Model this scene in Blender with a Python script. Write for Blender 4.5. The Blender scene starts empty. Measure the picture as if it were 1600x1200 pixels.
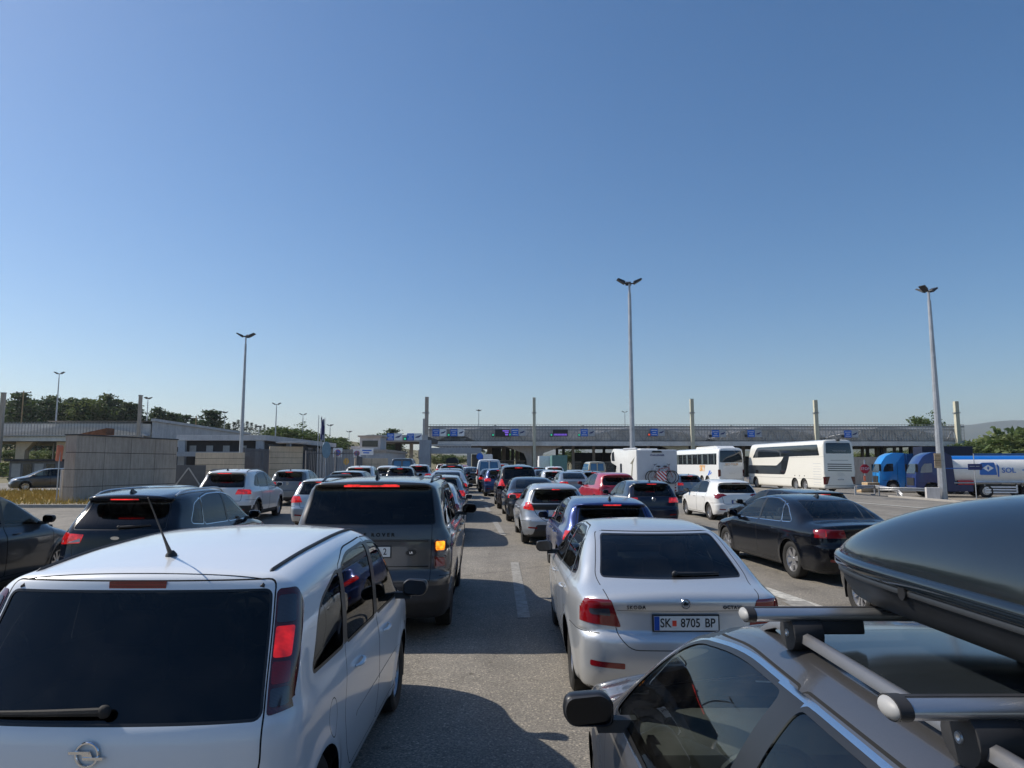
import bpy, bmesh, math, random
import numpy as np
from mathutils import Vector, Matrix, noise

S = bpy.context.scene
C = S.collection
R = math.radians
random.seed(7)

# ------------------------------------------------------------ camera, sky, sun, exposure
CAM_H = 2.05
FPX = 1110.0
PITCH = math.atan(126.0 / FPX)
cam_d = bpy.data.cameras.new('camera')
cam = bpy.data.objects.new('camera', cam_d)
C.objects.link(cam)
cam_d.sensor_width = 36.0
cam_d.lens = 36.0 * FPX / 1600.0
cam_d.clip_start = 0.05
cam_d.clip_end = 20000
cam.location = (0, 0, CAM_H)
cam.rotation_euler = (R(90) + PITCH, 0, 0)
S.camera = cam

SUN_EL = R(43)
SUN_AZ = math.atan2(-1.0, 0.30)          # azimuth of the sun, clockwise from +Y (ahead and to the left)
w = bpy.data.worlds.new('World')
S.world = w
w.use_nodes = True
nt = w.node_tree
sky = nt.nodes.new('ShaderNodeTexSky')
sky.sky_type = 'NISHITA'
sky.sun_disc = False
sky.sun_elevation = SUN_EL
sky.sun_rotation = SUN_AZ
sky.air_density = 1.0
sky.dust_density = 0.8
sky.ozone_density = 3.5
sky.altitude = 100
bg = nt.nodes['Background']
bg.inputs['Strength'].default_value = 0.118
hs = nt.nodes.new('ShaderNodeHueSaturation')
hs.inputs['Saturation'].default_value = 1.24
nt.links.new(sky.outputs[0], hs.inputs['Color'])
nt.links.new(hs.outputs[0], bg.inputs[0])

sd = bpy.data.lights.new('sun', 'SUN')
sun = bpy.data.objects.new('sun', sd)
C.objects.link(sun)
sd.energy = 5.0
sd.angle = R(0.53)
sd.color = (1.0, 0.93, 0.82)
sv = Vector((math.sin(SUN_AZ) * math.cos(SUN_EL), math.cos(SUN_AZ) * math.cos(SUN_EL), math.sin(SUN_EL)))
sun.rotation_euler = sv.to_track_quat('Z', 'Y').to_euler()
sun.location = sv * 60

S.view_settings.view_transform = 'Standard'
S.view_settings.look = 'None'
S.view_settings.exposure = 0.0
S.view_settings.gamma = 1.0
S.cycles.max_bounces = 10
S.cycles.transparent_max_bounces = 24
S.cycles.caustics_reflective = False
S.cycles.caustics_refractive = False


# ------------------------------------------------------------ ground height and photo-to-world measuring helpers
def ss(t):
    t = max(0.0, min(1.0, t))
    return t * t * (3 - 2 * t)


def gz(x, y):
    """gentle rise of the approach road ahead and to the left"""
    return 0.32 * ss((y - 12) / 24.0) * ss((9 - x) / 11.0) - 0.5 * ss((x - 22) / 10.0) * ss((y - 24) / 22.0)


def ray(px, py):
    a, b, c = px - 800.0, FPX, 600.0 - py
    ct, st = math.cos(PITCH), math.sin(PITCH)
    return Vector((a, b * ct - c * st, b * st + c * ct))


def G(px, py):
    d = ray(px, py)
    z = 0.0
    for _ in range(12):
        t = (z - CAM_H) / d.z
        x, y = d.x * t, d.y * t
        z = gz(x, y)
    return Vector((x, y, z))


def P(px, py, Y):
    d = ray(px, py)
    t = Y / d.y
    return Vector((d.x * t, Y, CAM_H + d.z * t))


# ------------------------------------------------------------ materials
MATS = {}


def newmat(name):
    m = bpy.data.materials.new(name)
    m.use_nodes = True
    n = m.node_tree.nodes
    return m, m.node_tree, n['Principled BSDF'], n['Material Output']


def N(t, kind, **kw):
    n = t.nodes.new(kind)
    for k, v in kw.items():
        if k.startswith('i_'):
            n.inputs[k[2:]].default_value = v
        elif k.startswith('n_'):
            n.inputs[int(k[2:])].default_value = v
        else:
            setattr(n, k, v)
    return n


def ramp(t, fac, stops):
    r = t.nodes.new('ShaderNodeValToRGB')
    el = r.color_ramp.elements
    while len(el) < len(stops):
        el.new(0.5)
    for e, (p, c) in zip(el, stops):
        e.position = p
        e.color = tuple(c) + (1,) if len(c) == 3 else c
    t.links.new(fac, r.inputs[0])
    return r.outputs[0]


def mixc(t, fac, a, b, mode='MIX'):
    m = t.nodes.new('ShaderNodeMix')
    m.data_type = 'RGBA'
    m.blend_type = mode
    for s, v in ((0, fac), (6, a), (7, b)):
        if hasattr(v, 'links'):
            t.links.new(v, m.inputs[s])
        else:
            m.inputs[s].default_value = v if s == 0 else (tuple(v) + (1,) if len(v) == 3 else v)
    return m.outputs[2]


def noise_n(t, scale, detail=4, rough=0.55, coords='Object', sc=None):
    tc = t.nodes.new('ShaderNodeTexCoord')
    out = tc.outputs[coords]
    if sc:
        mp = t.nodes.new('ShaderNodeMapping')
        mp.inputs['Scale'].default_value = sc
        t.links.new(out, mp.inputs[0])
        out = mp.outputs[0]
    n = N(t, 'ShaderNodeTexNoise', i_Scale=scale, i_Detail=detail, i_Roughness=rough)
    t.links.new(out, n.inputs['Vector'])
    return n.outputs[0]


def bump(t, b, h, strength=0.3, dist=0.01):
    n = N(t, 'ShaderNodeBump', i_Strength=strength, i_Distance=dist)
    t.links.new(h, n.inputs['Height'])
    t.links.new(n.outputs[0], b.inputs['Normal'])


def simple(name, col, rough=0.5, metal=0.0, var=0.12, vscale=3.0, spec=0.5, coat=0.0, bmp=0.0, emit=None, es=1.0):
    if name in MATS:
        return MATS[name]
    m, t, b, o = newmat(name)
    b.inputs['Roughness'].default_value = rough
    b.inputs['Metallic'].default_value = metal
    b.inputs['Specular IOR Level'].default_value = spec
    b.inputs['Coat Weight'].default_value = coat
    b.inputs['Coat Roughness'].default_value = 0.05
    n = noise_n(t, vscale, 6, 0.6)
    c = ramp(t, n, [(0.3, [v * (1 - var) for v in col]), (0.7, [min(1, v * (1 + var)) for v in col])])
    t.links.new(c, b.inputs['Base Color'])
    if bmp:
        bump(t, b, noise_n(t, vscale * 12, 3), bmp, 0.01)
    if emit:
        b.inputs['Emission Color'].default_value = tuple(emit) + (1,)
        b.inputs['Emission Strength'].default_value = es
    MATS[name] = m
    return m


def make_paint(name, metal, rough, dark=(0.02, 0.02, 0.02), dust=1.0):
    """car paint that reads its colour from the object colour, with clear coat, faint dust and a dark lining inside"""
    m, t, b, o = newmat(name)
    oi = N(t, 'ShaderNodeObjectInfo')
    tc = N(t, 'ShaderNodeTexCoord')
    sep = N(t, 'ShaderNodeSeparateXYZ')
    t.links.new(tc.outputs['Object'], sep.inputs[0])
    n1 = noise_n(t, 2.3, 5, 0.65)
    n2 = noise_n(t, 900, 1, 0.5)
    # road dust, thicker low on the body
    mr = N(t, 'ShaderNodeMapRange', n_1=0.12, n_2=0.7, n_3=0.22 * dust, n_4=0.01 * dust)
    t.links.new(sep.outputs['Z'], mr.inputs[0])
    mu = N(t, 'ShaderNodeMath', operation='MULTIPLY')
    t.links.new(mr.outputs[0], mu.inputs[0])
    t.links.new(n1, mu.inputs[1])
    col = mixc(t, mu.outputs[0], oi.outputs['Color'], (0.22, 0.19, 0.15))
    if metal > 0:
        fl = ramp(t, n2, [(0.35, (0.88, 0.88, 0.88)), (0.65, (1.10, 1.10, 1.10))])
        col = mixc(t, 1.0, col, fl, 'MULTIPLY')
    t.links.new(col, b.inputs['Base Color'])
    b.inputs['Metallic'].default_value = metal
    b.inputs['Roughness'].default_value = rough
    b.inputs['Coat Weight'].default_value = 1.0
    cr = N(t, 'ShaderNodeMapRange', n_1=0.3, n_2=0.75, n_3=0.02, n_4=0.14)
    t.links.new(n1, cr.inputs[0])
    t.links.new(cr.outputs[0], b.inputs['Coat Roughness'])
    g = N(t, 'ShaderNodeNewGeometry')
    d = N(t, 'ShaderNodeBsdfDiffuse')
    d.inputs[0].default_value = tuple(dark) + (1,)
    mx = N(t, 'ShaderNodeMixShader')
    t.links.new(g.outputs['Backfacing'], mx.inputs[0])
    t.links.new(b.outputs[0], mx.inputs[1])
    t.links.new(d.outputs[0], mx.inputs[2])
    t.links.new(mx.outputs[0], o.inputs[0])
    MATS[name] = m
    return m


def make_glass(name, tint, rough=0.0, dust=0.03):
    m, t, b, o = newmat(name)
    fr = N(t, 'ShaderNodeFresnel', i_IOR=1.52)
    tr = N(t, 'ShaderNodeBsdfTransparent')
    tr.inputs[0].default_value = tuple(tint) + (1,)
    gl = N(t, 'ShaderNodeBsdfGlossy', i_Roughness=rough)
    gl.inputs[0].default_value = (0.78, 0.80, 0.82, 1)
    mx = N(t, 'ShaderNodeMixShader')
    t.links.new(fr.outputs[0], mx.inputs[0])
    t.links.new(tr.outputs[0], mx.inputs[1])
    t.links.new(gl.outputs[0], mx.inputs[2])
    df = N(t, 'ShaderNodeBsdfDiffuse')
    df.inputs[0].default_value = (0.35, 0.33, 0.3, 1)
    n1 = noise_n(t, 3.5, 6, 0.7)
    r_ = N(t, 'ShaderNodeMapRange', n_1=0.45, n_2=0.8, n_3=0.0, n_4=dust)
    t.links.new(n1, r_.inputs[0])
    m2 = N(t, 'ShaderNodeMixShader')
    t.links.new(r_.outputs[0], m2.inputs[0])
    t.links.new(mx.outputs[0], m2.inputs[1])
    t.links.new(df.outputs[0], m2.inputs[2])
    t.links.new(m2.outputs[0], o.inputs[0])
    MATS[name] = m
    return m


make_paint('paint_solid', 0.0, 0.35)
make_paint('paint_metallic', 0.55, 0.34)
make_paint('paint_gloss', 0.0, 0.18, dust=0.08)
MATS['paint_gloss'].node_tree.nodes['Principled BSDF'].inputs['Specular IOR Level'].default_value = 0.15
MATS['paint_gloss'].node_tree.nodes['Principled BSDF'].inputs['Coat Weight'].default_value = 0.7
make_glass('glass_clear', (0.74, 0.81, 0.78))
make_glass('glass_tint', (0.16, 0.19, 0.18))
make_glass('glass_dark', (0.035, 0.04, 0.045))
simple('black_trim', (0.012, 0.012, 0.013), 0.35, var=0.2)
simple('black_plastic', (0.022, 0.022, 0.024), 0.6, var=0.3, vscale=8)
simple('gap', (0.004, 0.004, 0.004), 0.9)
simple('rubber', (0.018, 0.017, 0.016), 0.8, var=0.4, vscale=9, bmp=0.2)
simple('rim_silver', (0.52, 0.52, 0.53), 0.3, 0.85, var=0.1)
simple('rim_dark', (0.03, 0.03, 0.03), 0.6)
simple('chrome', (0.78, 0.79, 0.80), 0.13, 1.0, var=0.03)
simple('satin_alu', (0.60, 0.61, 0.62), 0.33, 0.9, var=0.05)
simple('mirror_glass', (0.055, 0.06, 0.07), 0.02, 1.0, var=0.0)
simple('interior', (0.06, 0.057, 0.054), 0.75, var=0.25, vscale=5)
simple('interior_light', (0.10, 0.09, 0.075), 0.8, var=0.2)
simple('plate_white', (0.72, 0.72, 0.70), 0.4, var=0.06, vscale=20)
simple('ink_black', (0.01, 0.01, 0.012), 0.5)
simple('plate_blue', (0.01, 0.07, 0.36), 0.4)
simple('flag_red', (0.75, 0.06, 0.03), 0.5)
simple('flag_yellow', (0.85, 0.62, 0.05), 0.5)


def lens(name, col, rough=0.12, emit=None, es=0.0, ribs=60):
    m, t, b, o = newmat(name)
    tc = N(t, 'ShaderNodeTexCoord')
    wv = N(t, 'ShaderNodeTexWave', i_Scale=ribs, i_Distortion=0.0)
    wv.bands_direction = 'Z'
    t.links.new(tc.outputs['Object'], wv.inputs[0])
    c = ramp(t, wv.outputs[1], [(0.2, [v * 0.55 for v in col]), (0.8, col)])
    t.links.new(c, b.inputs['Base Color'])
    b.inputs['Roughness'].default_value = rough
    b.inputs['Coat Weight'].default_value = 1.0
    b.inputs['Coat Roughness'].default_value = 0.02
    if emit:
        n = noise_n(t, 14, 2, 0.5)
        mr = N(t, 'ShaderNodeMapRange', n_1=0.38, n_2=0.68, n_3=es * 0.35, n_4=es * 1.3)
        t.links.new(n, mr.inputs[0])
        t.links.new(mr.outputs[0], b.inputs['Emission Strength'])
        b.inputs['Emission Color'].default_value = tuple(emit) + (1,)
    MATS[name] = m
    return m


lens('lens_red', (0.30, 0.004, 0.008))
lens('lens_red_dark', (0.10, 0.004, 0.006))
lens('lens_red_lit', (0.5, 0.01, 0.012), emit=(1.0, 0.02, 0.015), es=0.42)
lens('brake_lit', (0.6, 0.01, 0.012), emit=(1.0, 0.03, 0.03), es=1.2, ribs=10)
lens('brake_off', (0.25, 0.006, 0.01), ribs=20)
lens('lens_clear', (0.45, 0.45, 0.47))
lens('lens_smoke', (0.06, 0.06, 0.075))
lens('lens_amber_lit', (0.8, 0.25, 0.01), emit=(1.0, 0.30, 0.02), es=1.9, ribs=10)
lens('lens_head', (0.35, 0.37, 0.40), rough=0.08, ribs=20)


# ------------------------------------------------------------ mesh helpers
def link(o, parent=None):
    C.objects.link(o)
    if parent is not None:
        o.parent = parent
    return o


def tag(o, label=None, cat=None, group=None, kind=None):
    if label:
        o['label'] = label
    if cat:
        o['category'] = cat
    if group:
        o['group'] = group
    if kind:
        o['kind'] = kind
    return o


def empty(name, loc=(0, 0, 0), rz=0.0, parent=None):
    o = bpy.data.objects.new(name, None)
    o.location = loc
    o.rotation_euler = (0, 0, rz)
    o.empty_display_size = 0.3
    return link(o, parent)


class MB:
    """collects primitives and links them as one mesh object"""

    def __init__(s):
        s.v, s.f, s.m = [], [], []
        s.cur = 0

    def add(s, vs, fs, mi=None):
        b = len(s.v)
        s.v.extend([tuple(v) for v in vs])
        s.f.extend([tuple(i + b for i in f) for f in fs])
        s.m.extend([s.cur if mi is None else mi] * len(fs))
        return s

    def box(s, x0, x1, y0, y1, z0, z1, mi=None, M=None):
        vs = [Vector(p) for p in ((x0, y0, z0), (x1, y0, z0), (x1, y1, z0), (x0, y1, z0), (x0, y0, z1), (x1, y0, z1), (x1, y1, z1), (x0, y1, z1))]
        if M:
            vs = [M @ v for v in vs]
        return s.add(vs, [(0, 3, 2, 1), (4, 5, 6, 7), (0, 1, 5, 4), (1, 2, 6, 5), (2, 3, 7, 6), (3, 0, 4, 7)], mi)

    def bar(s, a, b, w, h, mi=None, up=(0, 0, 1)):
        a, b = Vector(a), Vector(b)
        d = (b - a).normalized()
        u = Vector(up)
        if abs(d.dot(u)) > 0.98:
            u = Vector((1, 0, 0))
        r = d.cross(u).normalized()
        u = r.cross(d).normalized()
        vs = []
        for p in (a, b):
            for sx, sz in ((-1, -1), (1, -1), (1, 1), (-1, 1)):
                vs.append(p + r * (w / 2 * sx) + u * (h / 2 * sz))
        return s.add(vs, [(3, 2, 1, 0), (4, 5, 6, 7), (0, 1, 5, 4), (1, 2, 6, 5), (2, 3, 7, 6), (3, 0, 4, 7)], mi)

    def tube(s, pts, r, n=8, mi=None, caps=True, r2=None):
        pts = [Vector(p) for p in pts]
        rs = r if isinstance(r, (list, tuple)) else ([r] * len(pts) if r2 is None else [r + (r2 - r) * i / (len(pts) - 1) for i in range(len(pts))])
        vs, fs = [], []
        prev = None
        for i, p in enumerate(pts):
            d = (pts[min(i + 1, len(pts) - 1)] - pts[max(i - 1, 0)]).normalized()
            if prev is None:
                u = Vector((0, 0, 1)) if abs(d.z) < 0.95 else Vector((1, 0, 0))
                u = (u - d * u.dot(d)).normalized()
            else:
                u = (prev - d * prev.dot(d)).normalized()
            prev = u
            q = d.cross(u)
            for k in range(n):
                a = 2 * math.pi * k / n
                vs.append(p + (u * math.cos(a) + q * math.sin(a)) * rs[i])
        for i in range(len(pts) - 1):
            for k in range(n):
                k2 = (k + 1) % n
                fs.append((i * n + k, i * n + k2, (i + 1) * n + k2, (i + 1) * n + k))
        if caps:
            fs.append(tuple(range(n))[::-1])
            fs.append(tuple((len(pts) - 1) * n + k for k in range(n)))
        return s.add(vs, fs, mi)

    def lathe(s, prof, n=24, axis='x', o=(0, 0, 0), mi=None):
        """prof = [(a, r)]: a along axis"""
        vs, fs = [], []
        for a, r in prof:
            for k in range(n):
                t = 2 * math.pi * k / n
                c, q = r * math.cos(t), r * math.sin(t)
                v = {'x': (a, c, q), 'y': (q, a, c), 'z': (c, q, a)}[axis]
                vs.append((v[0] + o[0], v[1] + o[1], v[2] + o[2]))
        m = len(prof)
        for i in range(m - 1):
            for k in range(n):
                k2 = (k + 1) % n
                fs.append((i * n + k, i * n + k2, (i + 1) * n + k2, (i + 1) * n + k))
        return s.add(vs, fs, mi)

    def prism(s, poly, a0, a1, axis='x', mi=None):
        """extrude a 2-D polygon: axis x -> (y,z), y -> (x,z), z -> (x,y)"""
        vs = []
        for a in (a0, a1):
            for u, v in poly:
                vs.append({'x': (a, u, v), 'y': (u, a, v), 'z': (u, v, a)}[axis])
        n = len(poly)
        fs = [tuple(range(n))[::-1], tuple(range(n, 2 * n))]
        for k in range(n):
            k2 = (k + 1) % n
            fs.append((k, k2, n + k2, n + k))
        return s.add(vs, fs, mi)

    def sphere(s, c, r, n=12, m=8, sc=(1, 1, 1), mi=None):
        vs = [(c[0], c[1], c[2] - r * sc[2])]
        for j in range(1, m):
            t = math.pi * j / m
            for k in range(n):
                a = 2 * math.pi * k / n
                vs.append((c[0] + r * sc[0] * math.sin(t) * math.cos(a), c[1] + r * sc[1] * math.sin(t) * math.sin(a), c[2] - r * sc[2] * math.cos(t)))
        vs.append((c[0], c[1], c[2] + r * sc[2]))
        fs = []
        for k in range(n):
            k2 = (k + 1) % n
            fs.append((0, 1 + k2, 1 + k))
            for j in range(m - 2):
                fs.append((1 + j * n + k, 1 + j * n + k2, 1 + (j + 1) * n + k2, 1 + (j + 1) * n + k))
            fs.append((1 + (m - 2) * n + k, 1 + (m - 2) * n + k2, len(vs) - 1))
        return s.add(vs, fs, mi)

    def mesh(s, name, mats, smooth=False, bevel=0.0, angle=35, recalc=True):
        me = bpy.data.meshes.new(name)
        me.from_pydata([tuple(v) for v in s.v], [], s.f)
        for m in (mats if isinstance(mats, (list, tuple)) else [mats]):
            me.materials.append(m if not isinstance(m, str) else MATS[m])
        me.polygons.foreach_set('material_index', s.m)
        bm = bmesh.new()
        bm.from_mesh(me)
        if recalc:
            bmesh.ops.recalc_face_normals(bm, faces=bm.faces)
        if bevel > 0:
            es = [e for e in bm.edges if len(e.link_faces) == 2 and e.calc_face_angle(0) > R(30)]
            bmesh.ops.bevel(bm, geom=es, offset=bevel, segments=2, affect='EDGES', profile=0.6, clamp_overlap=True)
        if smooth:
            for f in bm.faces:
                f.smooth = True
            for e in bm.edges:
                if len(e.link_faces) == 2 and e.calc_face_angle(0) > R(angle):
                    e.smooth = False
        bm.to_mesh(me)
        bm.free()
        me.update()
        return me

    def build(s, name, mats, parent=None, **kw):
        o = bpy.data.objects.new(name, s.mesh(name, mats, **kw))
        return link(o, parent)


def children_of(o):
    return [c for c in o.children]


def copy_tree(o, parent=None, color=None):
    c = o.copy()
    C.objects.link(c)
    c.parent = parent
    if color is not None:
        c.color = color
    for ch in list(o.children):
        copy_tree(ch, c, color)
    return c


def text_mesh(txt, size, depth=0.002, bold=0.0, space=1.0):
    cu = bpy.data.curves.new('lettering', 'FONT')
    cu.body = txt
    cu.size = size
    cu.align_x = 'CENTER'
    cu.align_y = 'CENTER'
    cu.extrude = depth
    cu.offset = bold
    cu.space_character = space
    cu.resolution_u = 3
    o = bpy.data.objects.new('lettering', cu)
    C.objects.link(o)
    bpy.context.view_layer.update()
    me = bpy.data.meshes.new_from_object(o.evaluated_get(bpy.context.evaluated_depsgraph_get()))
    bpy.data.objects.remove(o)
    bpy.data.curves.remove(cu)
    return me


def text_obj(txt, size, loc, rot, mat, parent=None, name='lettering', **kw):
    """upright lettering facing -Y when rot = 0"""
    sx = kw.pop('sx', 1.0)
    me = text_mesh(txt, size, **kw)
    me.materials.clear()
    me.materials.append(MATS[mat] if isinstance(mat, str) else mat)
    o = bpy.data.objects.new(name, me)
    link(o, parent)
    o.location = loc
    o.rotation_euler = (R(90), 0, rot) if not isinstance(rot, tuple) else rot
    o.scale = (sx, 1, 1)
    return o
# ------------------------------------------------------------ vehicle body generator
def pchip(xs, ys, xq):
    xs = np.asarray(xs, float); ys = np.asarray(ys, float)
    h = np.diff(xs); d = np.diff(ys) / h
    m = np.zeros_like(xs)
    for i in range(1, len(xs) - 1):
        if d[i - 1] * d[i] > 0:
            w1, w2 = 2 * h[i] + h[i - 1], h[i] + 2 * h[i - 1]
            m[i] = (w1 + w2) / (w1 / d[i - 1] + w2 / d[i])
    m[0], m[-1] = d[0], d[-1]
    k = np.clip(np.searchsorted(xs, xq) - 1, 0, len(h) - 1)
    t = (xq - xs[k]) / h[k]
    t = np.clip(t, 0, 1)
    return ((1 + 2 * t) * (1 - t) ** 2 * ys[k] + t * (1 - t) ** 2 * h[k] * m[k] + t * t * (3 - 2 * t) * ys[k + 1] + t * t * (t - 1) * h[k] * m[k + 1])


class Tab:
    def __init__(s, pts, sig=0.018, step=0.005):
        xs = [p[0] for p in pts]; ys = [p[1] for p in pts]
        s.x = np.arange(xs[0] - 0.3, xs[-1] + 0.3, step)
        y = pchip(xs, ys, np.clip(s.x, xs[0], xs[-1]))
        # carry on in a straight line beyond the ends
        d0 = (ys[1] - ys[0]) / (xs[1] - xs[0]); d1 = (ys[-1] - ys[-2]) / (xs[-1] - xs[-2])
        y = np.where(s.x < xs[0], ys[0] + d0 * (s.x - xs[0]), y)
        y = np.where(s.x > xs[-1], ys[-1] + d1 * (s.x - xs[-1]), y)
        n = int(3 * sig / step) + 1
        k = np.exp(-0.5 * ((np.arange(-n, n + 1) * step) / sig) ** 2); k /= k.sum()
        y = np.convolve(np.pad(y, n, mode='reflect', reflect_type='odd'), k, 'valid')
        s.y = y
        s.g = np.gradient(y, step)

    def __call__(s, v):
        return np.interp(v, s.x, s.y)

    def grad(s, v):
        return np.interp(v, s.x, s.g)


def smax(a, b, k):
    h = np.maximum(k - np.abs(a - b), 0) / k
    return np.maximum(a, b) + h * h * k * 0.25


def sstep(t):
    t = np.clip(t, 0, 1)
    return t * t * (3 - 2 * t)


def body_func(s):
    T = Tab(s['top'], s.get('sig_top', 0.02)); SD = Tab(s['side'], s.get('sig_side', 0.014)); RR_ = Tab(s['rear'], s.get('sig_rear', 0.012)); FF = Tab(s['front'], 0.02)
    PL = Tab(s['plan'], 0.06); L = s['L']
    GP = Tab(s['gplan'], 0.06) if 'gplan' in s else None
    belt = s['belt']; kr, kf = s.get('kr', 0.10), s.get('kf', 0.22)
    cr = s.get('crown', 0.05); ym = s.get('ymid', L * 0.5)
    kR, kR4, kF, kF4 = s.get('kR', 0.10), s.get('kR4', 0.12), s.get('kF', 0.16), s.get('kF4', 0.22)
    zb = s.get('zb', 0.19); rk = s.get('k_roof', 0.10); ck = s.get('k_corner', 0.16)
    wheels = s['wheels']; ra = s['ra']; fl = s.get('flare', 0.012)
    mod = s.get('mod')

    def f(x, y, z):
        X = np.abs(x)
        fw = sstep((y - ym + 0.4) / 0.8)
        ye = y + X * X * (kf * fw - kr * (1 - fw))
        f2 = (z - (T(ye) - cr * (X / 0.75) ** 2)) / np.sqrt(1 + T.grad(ye) ** 2)
        W = SD(z) - PL(y)
        if GP is not None:
            W = W - GP(y) * sstep((z - belt + 0.03) / 0.45)
        for wy, wz in wheels:
            d = np.sqrt((y - wy) ** 2 + (z - wz) ** 2)
            W = W + fl * np.exp(-((d - ra - 0.01) / 0.055) ** 2)
        if mod:
            W = W + mod[0](y, z)
        f1 = (X - W) / np.sqrt(1 + SD.grad(z) ** 2)
        rr = RR_(z) + kR * X ** 2 + kR4 * X ** 4
        if mod and len(mod) > 1:
            rr = rr + mod[1](X, z)
        f3 = (rr - y) / np.sqrt(1 + RR_.grad(z) ** 2)
        f4 = (y - (L - FF(z) - kF * X ** 2 - kF4 * X ** 4)) / np.sqrt(1 + FF.grad(z) ** 2)
        g = smax(f1, f2, rk)
        g = smax(g, f3, ck * (1 - 0.55 * sstep((z - belt + 0.1) / 0.3)))
        g = smax(g, f4, 0.18)
        return smax(g, zb - z, 0.05)
    return f


def fgrad(f, p, e=0.004):
    x, y, z = p.T
    g = np.stack([f(x + e, y, z) - f(x - e, y, z), f(x, y + e, z) - f(x, y - e, z), f(x, y, z + e) - f(x, y, z - e)], 1)
    return g / (2 * e)


def surface_net(f, lo, hi, h):
    nx, ny, nz = [int(math.ceil((b - a) / h)) + 1 for a, b in zip(lo, hi)]
    gx = lo[0] + h * np.arange(nx); gy = lo[1] + h * np.arange(ny); gzz = lo[2] + h * np.arange(nz)
    V = f(gx[:, None, None], gy[None, :, None], gzz[None, None, :])
    V = np.broadcast_to(V, (nx, ny, nz))
    Sg = V < 0
    acc = np.zeros((nx - 1, ny - 1, nz - 1, 3)); cnt = np.zeros((nx - 1, ny - 1, nz - 1))
    base = np.stack(np.meshgrid(gx, gy, gzz, indexing='ij'), -1)
    for ax in range(3):
        sl0 = [slice(None)] * 3; sl1 = [slice(None)] * 3
        sl0[ax] = slice(0, -1); sl1[ax] = slice(1, None)
        a, b = V[tuple(sl0)], V[tuple(sl1)]
        cr = (a < 0) != (b < 0)
        with np.errstate(all='ignore'):
            t = np.where(cr, a / (a - b), 0)
        pt = base[tuple(sl0)].copy()
        pt[..., ax] += t * h
        o = [k for k in range(3) if k != ax]
        for d0 in (0, 1):
            for d1 in (0, 1):
                src = [slice(None)] * 3; 
                src[o[0]] = slice(d0, V.shape[o[0]] - 1 + d0); src[o[1]] = slice(d1, V.shape[o[1]] - 1 + d1)
                c = cr[tuple(src)]
                acc += np.where(c[..., None], pt[tuple(src)], 0)
                cnt += c
    act = cnt > 0
    idx = -np.ones(act.shape, int)
    idx[act] = np.arange(act.sum())
    P0 = acc[act] / cnt[act][:, None]
    faces = []
    for ax in range(3):
        sl0 = [slice(None)] * 3; sl1 = [slice(None)] * 3
        sl0[ax] = slice(0, -1); sl1[ax] = slice(1, None)
        a, b = Sg[tuple(sl0)], Sg[tuple(sl1)]
        ii = np.argwhere(a != b)
        o = [(ax + 1) % 3, (ax + 2) % 3]
        ok = (ii[:, o[0]] > 0) & (ii[:, o[1]] > 0) & (ii[:, o[0]] < V.shape[o[0]] - 1) & (ii[:, o[1]] < V.shape[o[1]] - 1)
        ii = ii[ok]
        fl = a[tuple(ii.T)]
        q = []
        for d0, d1 in ((1, 1), (0, 1), (0, 0), (1, 0)):
            k = ii.copy(); k[:, o[0]] -= d0; k[:, o[1]] -= d1
            q.append(idx[tuple(k.T)])
        q = np.stack(q, 1)
        q[~fl] = q[~fl][:, ::-1]
        faces.append(q)
    Fc = np.concatenate(faces)
    # relax along the surface and project back on to it
    E = np.concatenate([Fc[:, [0, 1]], Fc[:, [1, 2]], Fc[:, [2, 3]], Fc[:, [3, 0]]])
    for it in range(5):
        if it > 0:
            A = np.zeros_like(P0); n = np.zeros(len(P0))
            for k in range(3):
                A[:, k] = np.bincount(E[:, 0], P0[E[:, 1], k], len(P0)) + np.bincount(E[:, 1], P0[E[:, 0], k], len(P0))
            n = np.bincount(E[:, 0], minlength=len(P0)) + np.bincount(E[:, 1], minlength=len(P0))
            P0 = P0 * 0.5 + 0.5 * A / np.maximum(n, 1)[:, None]
        for _ in range(3):
            g = fgrad(f, P0); v = f(*P0.T)
            st = g * (v / np.maximum((g * g).sum(1), 0.2))[:, None]
            P0 = P0 - np.clip(st, -h, h)
    return P0, Fc


def rnd(poly, r=0.03, n=4):
    """round the corners of a polygon"""
    out = []
    m = len(poly)
    for i in range(m):
        p = Vector(poly[i][:2]); a = Vector(poly[i - 1][:2]); b = Vector(poly[(i + 1) % m][:2])
        rr = poly[i][2] if len(poly[i]) > 2 else r
        da, db = (a - p), (b - p)
        q = min(rr, da.length * 0.45, db.length * 0.45)
        p0, p1 = p + da.normalized() * q, p + db.normalized() * q
        if q < 1e-4:
            out.append(tuple(p)); continue
        for k in range(n + 1):
            t = k / n
            v = p0 * (1 - t) ** 2 + p * 2 * t * (1 - t) + p1 * t * t
            out.append((v.x, v.y))
    return out


def offs(poly, d):
    """grow (d > 0) or shrink a polygon"""
    a = sum(poly[i][0] * poly[(i + 1) % len(poly)][1] - poly[(i + 1) % len(poly)][0] * poly[i][1] for i in range(len(poly)))
    sgn = 1 if a > 0 else -1
    out = []
    m = len(poly)
    for i in range(m):
        p, a_, b = Vector(poly[i]), Vector(poly[i - 1]), Vector(poly[(i + 1) % m])
        e0, e1 = (p - a_), (b - p)
        if e0.length < 1e-6: e0 = e1
        if e1.length < 1e-6: e1 = e0
        n0 = Vector((e0.y, -e0.x)).normalized() * sgn; n1 = Vector((e1.y, -e1.x)).normalized() * sgn
        nn = (n0 + n1)
        if nn.length < 1e-6: nn = n0
        nn = nn.normalized(); c = max(0.4, nn.dot(n0))
        out.append(tuple(p + nn * (d / c)))
    return out


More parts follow.
